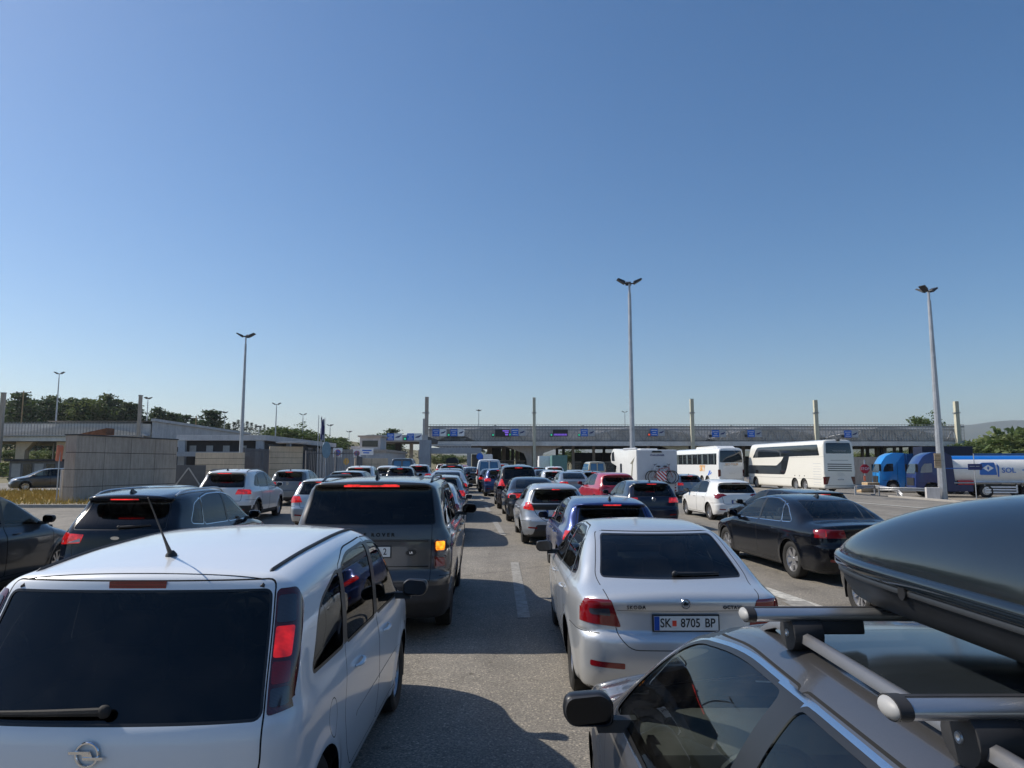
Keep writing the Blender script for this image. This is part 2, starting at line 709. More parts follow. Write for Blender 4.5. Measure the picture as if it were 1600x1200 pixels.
def stroke(pts, w):
    """thin polygon along an open polyline"""
    L_, R_ = [], []
    for i, p in enumerate(pts):
        a = Vector(pts[max(i - 1, 0)]); b = Vector(pts[min(i + 1, len(pts) - 1)])
        d = (b - a).normalized(); n = Vector((-d.y, d.x)) * (w / 2)
        L_.append(tuple(Vector(p) + n)); R_.append(tuple(Vector(p) - n))
    return L_ + R_[::-1]


def pip(pt, poly):
    x, y = pt; c = False; j = len(poly) - 1
    for i in range(len(poly)):
        xi, yi = poly[i]; xj, yj = poly[j]
        if (yi > y) != (yj > y) and x < (xj - xi) * (y - yi) / (yj - yi) + xi:
            c = not c
        j = i
    return c


VIEW = {'side': (1, 2), 'rear': (0, 2), 'front': (0, 2), 'top': (0, 1)}


class Body:
    def __init__(s, spec, h):
        s.spec = spec
        s.f = body_func(spec)
        w = max(p[1] for p in spec['side']) + 0.08
        zt = max(p[1] for p in spec['top']) + 0.08
        P0, Fc = surface_net(s.f, (-w - h * 0.37, -0.12, 0.08), (w, spec['L'] + 0.12, zt), h)
        me = bpy.data.meshes.new('tmp')
        me.from_pydata(P0.tolist(), [], Fc.tolist())
        s.bm = bmesh.new(); s.bm.from_mesh(me)
        bpy.data.meshes.remove(me)
        s.ly = s.bm.faces.layers.int.new('tag')
        s.tags = ['body']
        s.h = h
        s.refresh()
        for f_ in s.bm.faces:
            if f_.normal.z < -0.6 and f_.calc_center_median().z < spec.get('zb', 0.19) + 0.12:
                f_[s.ly] = s.t('under')
        for wy, wz in spec['wheels']:
            ra = spec['ra']
            c = [(wy + ra * math.cos(a), wz + ra * math.sin(a)) for a in [2 * math.pi * k / 36 for k in range(36)]]
            s.cut('hole', 'side', c, cond=lambda n, c_: abs(c_.x) > 0.45)
        # delete wheel-arch openings
        hid = s.t('hole')
        bmesh.ops.delete(s.bm, geom=[f_ for f_ in s.bm.faces if f_[s.ly] == hid], context='FACES')

    def t(s, name):
        if name not in s.tags:
            s.tags.append(name)
        return s.tags.index(name)

    def refresh(s):
        s.bm.normal_update()

    def cut(s, name, view, poly, cond=None, only=None, mirror=False):
        """cut the outline of poly into the skin (seen from view) and tag what lies inside"""
        if mirror:
            s.cut(name, view, [(-a, b) for a, b in poly], cond, only)
        iu, iv = VIEW[view]
        L = s.spec['L']
        us = [p[0] for p in poly]; vs = [p[1] for p in poly]
        u0, u1, v0, v1 = min(us), max(us), min(vs), max(vs)
        if cond is None:
            cond = {'side': lambda n, c: abs(n.x) > 0.36 and abs(c.x) > 0.3,
                    'rear': lambda n, c: n.y < -0.15 and c.y < L * 0.42,
                    'front': lambda n, c: n.y > 0.12 and c.y > L * 0.5,
                    'top': lambda n, c: n.z > 0.6}[view]
        onlyt = [s.t(k) for k in only] if only else None
        CS = 0.07
        cells = {}
        sel = set()

        def reg(f):
            cu = [v.co[iu] for v in f.verts]; cv = [v.co[iv] for v in f.verts]
            for a_ in range(int(min(cu) // CS), int(max(cu) // CS) + 1):
                for b_ in range(int(min(cv) // CS), int(max(cv) // CS) + 1):
                    cells.setdefault((a_, b_), []).append(f)
        for f in s.bm.faces:
            if onlyt is not None and f[s.ly] not in onlyt:
                continue
            q = f.verts[0].co
            if q[iu] < u0 - 0.1 or q[iu] > u1 + 0.1 or q[iv] < v0 - 0.1 or q[iv] > v1 + 0.1:
                continue
            if cond(f.normal, f.calc_center_median()):
                sel.add(f); reg(f)
        m = len(poly)
        for i in range(m):
            a = Vector(poly[i]); b = Vector(poly[(i + 1) % m])
            if (b - a).length < 1e-6:
                continue
            k = max(1, int((b - a).length / 0.2))
            d = (b - a).normalized(); nn = Vector((-d.y, d.x))
            for j in range(k):
                p, q = a.lerp(b, j / k), a.lerp(b, (j + 1) / k)
                lo = (min(p.x, q.x) - 1e-3, min(p.y, q.y) - 1e-3); hi_ = (max(p.x, q.x) + 1e-3, max(p.y, q.y) + 1e-3)
                cand = set()
                for a_ in range(int(lo[0] // CS), int(hi_[0] // CS) + 1):
                    for b_ in range(int(lo[1] // CS), int(hi_[1] // CS) + 1):
                        cand.update(cells.get((a_, b_), ()))
                sub = []
                px_, py_, nx_, ny_ = p.x, p.y, nn.x, nn.y
                for f in cand:
                    cc = [(v.co[iu], v.co[iv]) for v in f.verts]
                    cu = [c_[0] for c_ in cc]
                    if max(cu) < lo[0] or min(cu) > hi_[0]:
                        continue
                    cv = [c_[1] for c_ in cc]
                    if max(cv) < lo[1] or min(cv) > hi_[1]:
                        continue
                    ds = [(c_[0] - px_) * nx_ + (c_[1] - py_) * ny_ for c_ in cc]
                    if min(ds) < -1e-5 and max(ds) > 1e-5:
                        sub.append(f)
                if not sub:
                    continue
                sub.sort(key=lambda f_: f_.index)
                on = set()
                done = set()
                for f in sub:
                    for e in list(f.edges):
                        if e in done:
                            continue
                        done.add(e)
                        va, vb = e.verts
                        da = (va.co[iu] - px_) * nx_ + (va.co[iv] - py_) * ny_
                        db = (vb.co[iu] - px_) * nx_ + (vb.co[iv] - py_) * ny_
                        if abs(da) <= 1e-5:
                            on.add(va)
                        if abs(db) <= 1e-5:
                            on.add(vb)
                        if (da < -1e-5 and db > 1e-5) or (da > 1e-5 and db < -1e-5):
                            ne, nv = bmesh.utils.edge_split(e, va, da / (da - db))
                            on.add(nv); done.add(ne)
                for f in sub:
                    vs_ = [v for v in f.verts if v in on]
                    if len(vs_) != 2:
                        continue
                    try:
                        nf, _l = bmesh.utils.face_split(f, vs_[0], vs_[1])
                    except ValueError:
                        continue
                    if nf is not None:
                        nf[s.ly] = f[s.ly]
                        nf.normal = f.normal
                        sel.add(nf); reg(nf)
        ti = s.t(name)
        for f in sel:
            if not f.is_valid:
                continue
            c = f.calc_center_median()
            if pip((c[iu], c[iv]), poly):
                f[s.ly] = ti

    def ring(s, name, view, poly, w, **kw):
        """poly grown by w is tagged name; used for seals and shut lines, then cut the inside"""
        s.cut(name, view, offs(poly, w), **kw)

    # --- points on the skin
    def at_x(s, y, z, sign=1):
        lo, hi_ = 0.0, 1.4
        for _ in range(26):
            m = (lo + hi_) / 2
            if float(s.f(np.float64(m), np.float64(y), np.float64(z))) < 0: lo = m
            else: hi_ = m
        return sign * lo

    def at_rear(s, x, z):
        lo, hi_ = -0.3, s.spec['L'] * 0.5
        for _ in range(28):
            m = (lo + hi_) / 2
            if float(s.f(np.float64(x), np.float64(m), np.float64(z))) < 0: hi_ = m
            else: lo = m
        return hi_

    def at_top(s, x, y):
        lo, hi_ = 0.5, 2.6
        for _ in range(28):
            m = (lo + hi_) / 2
            if float(s.f(np.float64(x), np.float64(y), np.float64(m))) < 0: lo = m
            else: hi_ = m
        return lo

    def nrm(s, p):
        g = fgrad(s.f, np.array([tuple(p)]))[0]
        return Vector(g).normalized()

    def split(s, root, defs, merge=None):
        """defs: tag -> dict(name, mats, inset, sides, label, parent); other tags go into the body mesh with a material each"""
        L = s.spec['L']
        merge = merge or {}
        bm = s.bm
        bm.verts.index_update()
        allv = np.array([v.co[:] for v in bm.verts])
        g = fgrad(s.f, allv, 0.003)
        g /= np.maximum(np.linalg.norm(g, axis=1), 1e-6)[:, None]
        groups = {}
        for f in bm.faces:
            tg = s.tags[f[s.ly]]
            host = tg
            mi = 0
            if tg in merge:
                host, mi = merge[tg]
            d = defs.get(host)
            if d is None:
                host = 'body'; d = defs['body']
            key = host
            if d.get('sides'):
                c = f.calc_center_median()
                key = (host, 1 if c.x > 0 else -1)
            groups.setdefault(key, []).append((f, mi))
        made = {}
        for key in sorted(groups, key=lambda k: (str(k) != 'body', str(k))):
            fl = groups[key]
            host = key if isinstance(key, str) else key[0]
            d = defs[host]
            vm = {}; vs = []; fs = []; ms = []
            for f, mi in fl:
                idx = []
                for v in f.verts:
                    if v.index not in vm:
                        vm[v.index] = len(vs); vs.append(v.index)
                    idx.append(vm[v.index])
                fs.append(idx); ms.append(mi)
            co = allv[vs] - g[vs] * d.get('inset', 0.0)
            co = co - np.array([0, L / 2, 0])
            me = bpy.data.meshes.new(d['name'])
            me.from_pydata(co.tolist(), [], fs)
            for m in d['mats']:
                me.materials.append(MATS[m])
            me.polygons.foreach_set('material_index', ms)
            me.polygons.foreach_set('use_smooth', [True] * len(fs))
            me.update()
            me.normals_split_custom_set_from_vertices([tuple(n) for n in g[vs]])
            par = root
            if d.get('parent'):
                pk = d['parent']
                par = made.get((pk, key[1]) if not isinstance(key, str) else pk) or made.get(pk) or root
            o = bpy.data.objects.new(d['name'], me)
            link(o, par)
            if d.get('label'):
                o['label'] = d['label']
            made[key] = o
        s.made = made
        return made


# ------------------------------------------------------------ shared vehicle parts
WHEEL_CACHE = {}


def wheel_mesh(r, w, rim_r, style, spokes, lod):
    k = (r, w, rim_r, style, spokes, lod)
    if k in WHEEL_CACHE:
        return WHEEL_CACHE[k]
    n = 40 if lod == 0 else (24 if lod == 1 else 14)
    t = MB()
    h = w / 2
    t.lathe([(h * 0.55, rim_r * 0.98), (h * 0.8, rim_r), (h * 0.98, rim_r + (r - rim_r) * 0.35), (h * 0.97, rim_r + (r - rim_r) * 0.75), (h * 0.82, r * 0.985), (h * 0.4, r), (-h * 0.4, r), (-h * 0.82, r * 0.985), (-h, rim_r + (r - rim_r) * 0.5), (-h * 0.8, rim_r)], n)
    tm = t.mesh('tyre', 'rubber', smooth=True)
    q = MB()
    # +x is the outer face
    q.lathe([(h * 0.56, rim_r * 0.99), (h * 0.74, rim_r * 0.99), (h * 0.74, rim_r * 0.94), (h * 0.25, rim_r * 0.86), (h * 0.1, rim_r * 0.82)], n, mi=0)
    q.lathe([(-h * 0.3, rim_r * 0.86), (-h * 0.3, 0.0001)], n, mi=1)
    q.lathe([(h * 0.12, rim_r * 0.83), (-h * 0.3, rim_r * 0.86)], n, mi=1)
    q.lathe([(h * 0.0, 0.15), (h * 0.02, 0.145), (h * 0.02, 0.0001)], 20, mi=1)       # brake disc
    hub = rim_r * 0.2
    q.lathe([(h * 0.2, hub), (h * 0.5, hub * 0.95), (h * 0.55, hub * 0.8), (h * 0.56, 0.0001)], 16, mi=0)
    if style == 'cover':
        q.lathe([(h * 0.62, rim_r * 0.92), (h * 0.66, rim_r * 0.6), (h * 0.58, rim_r * 0.25), (h * 0.55, 0.0001)], n, mi=0)
        for k_ in range(spokes):
            a = 2 * math.pi * (k_ + 0.5) / spokes
            q.prism([(rim_r * 0.72 * math.cos(a) + 0.022 * math.cos(b), rim_r * 0.72 * math.sin(a) + 0.03 * math.sin(b)) for b in [2 * math.pi * i / 8 for i in range(8)]], h * 0.5, h * 0.67, mi=1)
    else:
        for k_ in range(spokes):
            a0 = 2 * math.pi * k_ / spokes + 0.2
            offsets = (0,) if style == 'single' else (-0.5, 0.5)
            for of in offsets:
                wd0 = 0.028 if style == 'single' else 0.017
                wd1 = 0.055 if style == 'single' else 0.022
                spread = 2 * math.pi / spokes * 0.30 * of * 2
                def pt(rad, ang, off, x):
                    c_, s_ = math.cos(ang), math.sin(ang)
                    return (x, rad * c_ - off * s_, rad * s_ + off * c_)
                ai, ao = a0 + spread * 0.45, a0 + spread
                r0, r1 = hub * 0.8, rim_r * 0.93
                vs = [pt(r0, ai, -wd0, h * 0.5), pt(r0, ai, wd0, h * 0.5), pt(r1, ao, wd1, h * 0.62), pt(r1, ao, -wd1, h * 0.62),
                      pt(r0, ai, -wd0, h * 0.1), pt(r0, ai, wd0, h * 0.1), pt(r1, ao, wd1, h * 0.2), pt(r1, ao, -wd1, h * 0.2)]
                q.add(vs, [(0, 1, 2, 3), (7, 6, 5, 4), (0, 4, 5, 1), (1, 5, 6, 2), (2, 6, 7, 3), (3, 7, 4, 0)], 0)
    qm = q.mesh('rim', ['rim_silver', 'rim_dark'], smooth=True, angle=40)
    WHEEL_CACHE[k] = (tm, qm)
    return tm, qm


def add_wheels(root, spec, lod=0, style='double', spokes=5, w=0.21, rim=None, colour=None):
    L = spec['L']; hwid = max(p[1] for p in spec['side'] if p[0] < 0.8)
    r = spec['wr']
    tm, qm = wheel_mesh(r, w, rim or r * 0.66, style, spokes, lod)
    for wy, wz in spec['wheels']:
        for sgn in (-1, 1):
            e = empty('wheel', (sgn * (hwid - w / 2 - spec.get('tuck', 0.035)), wy - L / 2, r), 0, root)
            if sgn < 0:
                e.rotation_euler = (0, 0, math.pi)
            link(bpy.data.objects.new('tyre', tm), e)
            link(bpy.data.objects.new('rim', qm), e)
    # liners
    ra = spec['ra']
    for wy, wz in spec['wheels']:
        for sgn in (-1, 1):
            b = MB()
            n = 18
            cy = wy - L / 2
            vs = []; fs = []
            ring = [-0.35 + (math.pi + 0.7) * k / n for k in range(n + 1)]
            for a in ring:
                y, z = cy + (ra + 0.012) * math.cos(a), wz + (ra + 0.012) * math.sin(a)
                vs += [(sgn * (hwid - 0.42), y, z), (sgn * (hwid - 0.042), y, z)]
            for k in range(n):
                fs.append((2 * k, 2 * k + 1, 2 * k + 3, 2 * k + 2))
            fs.append(tuple(2 * k for k in range(n + 1)))
            b.add(vs, fs)
            b.build('wheel_arch', 'gap', root)


def seat_mb(b, x, y, z, w=0.5, hb=0.62, lean=0.12):
    """seat facing +y"""
    b.box(x - w / 2, x + w / 2, y, y + 0.5, z, z + 0.14)
    M = Matrix.Translation((x, y, z + 0.1)) @ Matrix.Rotation(lean, 4, 'X')
    b.prism([(-w / 2, 0), (w / 2, 0), (w / 2 - 0.01, hb * 0.7), (w / 2 - 0.08, hb), (-w / 2 + 0.08, hb), (-w / 2 + 0.01, hb * 0.7)], -0.09, 0.03, 'y')
    vs = b.v[-12:]
    b.v[-12:] = [tuple(M @ Vector(v)) for v in vs]
    b.prism(rnd([(-0.14, hb + 0.05), (0.14, hb + 0.05), (0.12, hb + 0.22), (-0.12, hb + 0.22)], 0.05, 3), -0.07, 0.03, 'y')
    n = 2 * 16
    b.v[-n:] = [tuple(M @ Vector(v)) for v in b.v[-n:]]


def interior(root, spec, rows, dash=True, floor_z=0.32):
    L = spec['L']; hw = max(p[1] for p in spec['side'] if p[0] < 0.8) - 0.12
    belt = spec['belt']
    y0, y1 = rows.get('y0', 0.5), rows['dash']
    b = MB()
    b.box(-hw, hw, 0.35 - L / 2, spec['L'] - 0.75 - L / 2, floor_z - 0.04, floor_z)
    if rows.get('shelf'):
        b.box(-hw + 0.05, hw - 0.05, rows['shelf'][0] - L / 2, rows['shelf'][1] - L / 2, belt - 0.14, belt - 0.11)
    b.build('cabin_floor', 'interior', root)
    for y in rows['front']:
        for sx in (-0.37, 0.37):
            q = MB()
            seat_mb(q, sx, y - L / 2, floor_z + 0.05, 0.5, belt - floor_z - 0.14 + rows.get('sz', 0.0))
            q.build('seat', 'interior', root, bevel=0.015, smooth=True)
    for y in rows['rear']:
        q = MB()
        for sx in (-0.42, 0, 0.42):
            seat_mb(q, sx, y - L / 2, floor_z + 0.07, 0.44, belt - floor_z - 0.2 + rows.get('sz', 0.0), 0.2)
        q.build('rear_seat', 'interior', root, bevel=0.012, smooth=True)
    if dash:
        q = MB()
        yd = y1 - L / 2
        q.prism([(yd, floor_z + 0.3), (yd - 0.03, belt - 0.2), (yd + 0.02, belt - 0.07), (yd + 0.2, belt - 0.03), (yd + 0.55, belt - 0.06), (yd + 0.55, floor_z + 0.3)], -hw + 0.03, hw - 0.03, 'x')
        q.build('dashboard', 'interior', root, bevel=0.03, smooth=True)
        q = MB()
        c = Vector((-0.37, yd - 0.12, belt - 0.13)); ax = Vector((0, 0.9, 0.42)).normalized()
        u = Vector((1, 0, 0)); v = ax.cross(u).normalized()
        q.tube([c + (u * math.cos(a) + v * math.sin(a)) * 0.185 for a in [2 * math.pi * k / 24 for k in range(25)]], 0.016, 8, caps=False)
        for a in (0.1, math.pi - 0.1, -math.pi / 2):
            q.tube([c, c + (u * math.cos(a) + v * math.sin(a)) * 0.18], 0.018, 6)
        q.sphere(tuple(c), 0.06, 10, 6)
        q.build('steering_wheel', 'black_plastic', root, smooth=True)
        q = MB()
        q.box(-0.11, 0.11, rows['mirror'] - L / 2, rows['mirror'] + 0.02 - L / 2, rows['mz'] - 0.035, rows['mz'] + 0.035)
        q.tube([(0, rows['mirror'] + 0.02 - L / 2, rows['mz']), (0, rows['mirror'] + 0.1 - L / 2, rows['mz'] + 0.05)], 0.01, 6)
        q.build('cabin_mirror', 'black_plastic', root, bevel=0.01)


def door_mirror(root, B, y, z, sign, cap='paint_solid', size=1.0, stalk=0.07, body_named='door_mirror'):
    L = B.spec['L']
    x0 = abs(B.at_x(y, z))
    w, h, d = 0.21 * size, 0.135 * size, 0.12 * size
    prof = rnd([(0, -h * 0.5), (w * 0.82, -h * 0.5), (w, -h * 0.1), (w * 0.93, h * 0.42), (w * 0.2, h * 0.5), (0, h * 0.25)], 0.035 * size, 4)
    cx = sum(p[0] for p in prof) / len(prof); cz = sum(p[1] for p in prof) / len(prof)
    vs, fs = [], []
    rings = [(0.0, 0.93), (0.012, 1.0), (d * 0.45, 0.98), (d * 0.8, 0.78), (d, 0.42)]
    n = len(prof)
    for yy, sc in rings:
        for px, pz in prof:
            vs.append((sign * (x0 + stalk + cx + (px - cx) * sc), y - L / 2 + yy - 0.04, z + h * 0.35 + cz + (pz - cz) * sc))
    for i in range(len(rings) - 1):
        for k in range(n):
            k2 = (k + 1) % n
            fs.append((i * n + k, i * n + k2, (i + 1) * n + k2, (i + 1) * n + k))
    fs.append(tuple((len(rings) - 1) * n + k for k in range(n)))
    b = MB(); b.add(vs, fs, 0)
    o = b.build(body_named, [cap], root, smooth=True, angle=50)
    q = MB()
    q.add([(sign * (x0 + stalk + cx + (px - cx) * 0.9), y - L / 2 - 0.037 - (pz - cz) * 0.22 - px * 0.10, z + h * 0.35 + cz + (pz - cz) * 0.9) for px, pz in prof], [tuple(range(n))])
    q.build('mirror_glass', 'mirror_glass', o)
    q = MB()
    q.add([vs[k] for k in range(n)] + [(sign * (x0 + stalk + cx + (px - cx) * 0.9), y - L / 2 - 0.036 - (pz - cz) * 0.22 - px * 0.10, z + h * 0.35 + cz + (pz - cz) * 0.9) for px, pz in prof], [(k, (k + 1) % n, n + (k + 1) % n, n + k) for k in range(n)])
    q.prism([(y - L / 2 - 0.02, z - h * 0.35), (y - L / 2 + 0.06, z - h * 0.35), (y - L / 2 + 0.05, z), (y - L / 2 - 0.01, z)], sign * (x0 - 0.03), sign * (x0 + stalk + w * 0.3), 'x')
    q.build('mirror_arm', 'black_plastic', o)
    return o


def door_handle(root, B, y, z, sign, mat='paint_solid', parent=None, w=0.2):
    L = B.spec['L']
    pts = []
    for k in range(7):
        t = k / 6
        yy = y - w / 2 + w * t
        pts.append((sign * (abs(B.at_x(yy, z)) + 0.030 * math.sin(math.pi * t) ** 0.5 + 0.002), yy - L / 2, z + 0.008 * t))
    b = MB(); b.tube(pts, [0.006, 0.011, 0.013, 0.013, 0.013, 0.011, 0.006], 8)
    return b.build('door_handle', mat, parent or root, smooth=True)


def plate(root, B, z, txt, w=0.52, h=0.112, x=0.0, band=True, centre=None, tilt=0.0, fs=0.095, label=None):
    L = B.spec['L']
    y = B.at_rear(x, z) - 0.014 - L / 2
    g = B.nrm((x, B.at_rear(x, z), z))
    b = MB(); b.box(x - w / 2 - 0.012, x + w / 2 + 0.012, y, y + 0.035, z - h / 2 - 0.012, z + h / 2 + 0.012)
    hold = b.build('number_plate', 'black_plastic', root, bevel=0.004)
    b = MB(); b.box(x - w / 2, x + w / 2, y - 0.004, y - 0.001, z - h / 2, z + h / 2)
    b.build('plate_panel', 'plate_white', hold)
    if band:
        b = MB(); b.box(x - w / 2 + 0.002, x - w / 2 + 0.044, y - 0.0062, y - 0.0045, z - h / 2 + 0.002, z + h / 2 - 0.002)
        b.build('plate_band', 'plate_blue', hold)
    for (s_, dx) in txt:
        text_obj(s_, fs, (x + dx, y - 0.0055, z), 0, 'ink_black', hold, 'plate_lettering', depth=0.0008, bold=0.0012, sx=0.82)
    if centre is not None:
        b = MB(); b.box(x + centre - 0.017, x + centre + 0.017, y - 0.0062, y - 0.0045, z - 0.022, z + 0.022)
        b.build('plate_emblem', 'flag_red', hold)
    return hold


def wiper(root, B, x0, x1, z, off=0.03, thick=0.012, mat='black_plastic', dz=0.02):
    L = B.spec['L']
    pts = []
    for k in range(9):
        t = k / 8; x = x0 + (x1 - x0) * t; zz = z + dz * t
        pts.append((x, B.at_rear(x, zz) - off * (1 - 0.4 * t) - L / 2, zz))
    b = MB(); b.tube(pts, [thick * (1.4 - 0.7 * k / 8) for k in range(9)], 8)
    b.sphere(pts[0], thick * 2.2, 10, 6, (1, 0.8, 1))
    pts2 = [(p[0] , B.at_rear(p[0], p[2] - 0.012) - 0.006 - L / 2, p[2] - 0.012) for p in pts[1:]]
    b.tube(pts2, 0.006, 6)
    return b.build('rear_wiper', mat, root, smooth=True)


def antenna_fin(root, B, y):
    L = B.spec['L']; z = B.at_top(0, y)
    b = MB()
    vs = []; fs = []
    prof = [(0.0, 0.065), (-0.05, 0.06), (-0.09, 0.045), (0.03, 0.03), (0.09, 0.0), (-0.10, 0.0)]
    side = [(-0.10, 0.0), (-0.085, 0.055), (-0.06, 0.065), (0.0, 0.035), (0.09, 0.0)]
    for sx, wsc in ((-1, 1), (1, 1)):
        for yy, zz in side:
            wd = 0.022 * (1 - zz / 0.08)
            vs.append((sx * wd, y + yy - L / 2, z - 0.004 + zz))
    n = len(side)
    fs = [tuple(range(n)), tuple(range(n, 2 * n))[::-1]] + [(k, k + n, (k + 1) % n + n, (k + 1) % n) for k in range(n)]
    b.add(vs, fs)
    return b.build('antenna', 'black_trim', root, smooth=True)


def rod_antenna(root, B, y, ln=0.35, lean=0.9, x=0.0, striped=False):
    L = B.spec['L']; z = B.at_top(x, y)
    b = MB()
    d = Vector((0, -math.sin(lean), math.cos(lean)))
    p0 = Vector((x, y - L / 2, z))
    b.lathe([(-0.005, 0.03), (0.01, 0.028), (0.028, 0.012)], 12, 'z', tuple(p0))
    b.tube([p0 + Vector((0, 0, 0.0)), p0 + d * 0.09, p0 + d * (ln * 0.45), p0 + d * ln], [0.014, 0.008, 0.0042, 0.003], 8)
    return b.build('antenna', 'black_plastic', root, smooth=True)


def roof_rails(root, B, x, y0, y1, mat='satin_alu', h=0.045, r=0.014):
    L = B.spec['L']
    for sgn in (-1, 1):
        b = MB(); pts = []
        for k in range(13):
            t = k / 12; y = y0 + (y1 - y0) * t
            lift = h * min(1, math.sin(math.pi * t) * 3.2)
            pts.append((sgn * x, y - L / 2, B.at_top(sgn * x, y) + lift))
        b.tube(pts, r, 8)
        b.build('roof_rail', mat, root, smooth=True)


def badge_ring(root, B, x, z, r, mat='chrome', rear=True):
    L = B.spec['L']; y = B.at_rear(x, z) - L / 2
    b = MB()
    b.tube([(x + r * math.cos(a), y - 0.008, z + r * math.sin(a)) for a in [2 * math.pi * k / 24 for k in range(25)]], r * 0.13, 6, caps=False)
    return b
# ------------------------------------------------------------ vehicle models (y = 0 at the tail, +y forward, metres)
SPEC = {}

SPEC['meriva'] = dict(L=4.04, belt=0.98, wr=0.31, ra=0.345, wheels=[(0.62, 0.31), (3.17, 0.31)],
    top=[(-0.1, 1.49), (0.3, 1.53), (0.62, 1.565), (1.1, 1.605), (1.7, 1.628), (2.2, 1.615), (2.5, 1.565), (2.9, 1.34), (3.25, 1.10), (3.4, 1.03), (3.6, 0.98), (3.9, 0.84), (4.04, 0.62)],
    side=[(0.15, 0.77), (0.28, 0.815), (0.45, 0.838), (0.62, 0.848), (0.82, 0.845), (0.93, 0.830), (0.98, 0.818), (1.2, 0.795), (1.42, 0.752), (1.53, 0.70), (1.62, 0.62)],
    rear=[(0.2, 0.10), (0.3, 0.03), (0.45, 0.0), (0.62, 0.0), (0.68, 0.02), (0.71, 0.045), (0.85, 0.05), (0.92, 0.065), (0.98, 0.10), (1.43, 0.36), (1.47, 0.375), (1.52, 0.385), (1.56, 0.42)],
    front=[(0.2, 0.10), (0.35, 0.03), (0.5, 0.0), (0.65, 0.03), (0.8, 0.12)],
    plan=[(0.0, 0.045), (0.5, 0.01), (1.2, 0.0), (2.8, 0.0), (3.5, 0.03), (4.04, 0.12)], gplan=[(0, 0.02), (1.0, 0.0), (2.6, 0.0), (3.3, 0.05)],
    crown=0.045, k_roof=0.10, ck=0.09, kR=0.09, kR4=0.13)

SPEC['octavia'] = dict(L=4.66, belt=0.98, wr=0.316, ra=0.355, wheels=[(0.93, 0.316), (3.62, 0.316)],
    top=[(-0.05, 0.97), (0.05, 1.0), (0.2, 1.03), (0.42, 1.065), (0.75, 1.215), (1.12, 1.37), (1.3, 1.42), (1.6, 1.448), (2.0, 1.46), (2.4, 1.45), (2.72, 1.405), (2.95, 1.32), (3.35, 1.14), (3.62, 1.02), (3.78, 0.985), (4.2, 0.90), (4.5, 0.80), (4.66, 0.64)],
    side=[(0.15, 0.83), (0.26, 0.87), (0.4, 0.893), (0.6, 0.905), (0.78, 0.905), (0.90, 0.892), (0.955, 0.868), (1.0, 0.835), (1.2, 0.745), (1.38, 0.635), (1.46, 0.56)],
    rear=[(0.18, 0.14), (0.26, 0.07), (0.4, 0.01), (0.53, 0.0), (0.63, 0.005), (0.675, 0.03), (0.70, 0.058), (0.84, 0.062), (0.865, 0.055), (0.945, 0.012), (1.0, 0.0)],
    front=[(0.2, 0.10), (0.35, 0.03), (0.5, 0.0), (0.65, 0.02), (0.8, 0.10)],
    plan=[(0.0, 0.11), (0.35, 0.045), (1.0, 0.0), (3.3, 0.0), (4.1, 0.04), (4.66, 0.15)], gplan=[(0, 0.09), (0.7, 0.05), (1.4, 0.0), (2.6, 0.0), (3.6, 0.05)],
    crown=0.04, k_roof=0.07, ck=0.075, kR=0.07, kR4=0.14, kr=0.12, sig_side=0.009, sig_rear=0.007, sig_top=0.013)

SPEC['rover'] = dict(L=5.0, belt=1.27, wr=0.375, ra=0.425, zb=0.26, wheels=[(1.12, 0.375), (4.04, 0.375)],
    top=[(-0.1, 1.80), (0.15, 1.84), (0.5, 1.865), (1.2, 1.885), (1.9, 1.89), (2.5, 1.875), (2.85, 1.82), (3.3, 1.52), (3.62, 1.33), (3.8, 1.27), (4.3, 1.21), (4.75, 1.13), (5.0, 0.98)],
    side=[(0.2, 0.88), (0.35, 0.93), (0.6, 0.965), (0.9, 0.99), (1.08, 0.992), (1.18, 0.975), (1.24, 0.945), (1.30, 0.915), (1.6, 0.85), (1.8, 0.775), (1.88, 0.72)],
    rear=[(0.26, 0.16), (0.4, 0.05), (0.5, 0.0), (0.72, 0.0), (0.78, 0.03), (0.82, 0.06), (1.15, 0.075), (1.30, 0.10), (1.36, 0.13), (1.76, 0.33), (1.80, 0.24), (1.84, 0.22), (1.88, 0.25)],
    front=[(0.25, 0.14), (0.45, 0.03), (0.6, 0.0), (0.9, 0.02), (1.1, 0.10)],
    plan=[(0.0, 0.055), (0.4, 0.02), (1.1, 0.0), (4.0, 0.0), (4.6, 0.04), (5.0, 0.11)], gplan=[(0, 0.05), (1.0, 0.0), (2.8, 0.0), (3.7, 0.05)],
    crown=0.035, k_roof=0.09, ck=0.13, kR=0.05, kR4=0.09, kr=0.04, flare=0.018)

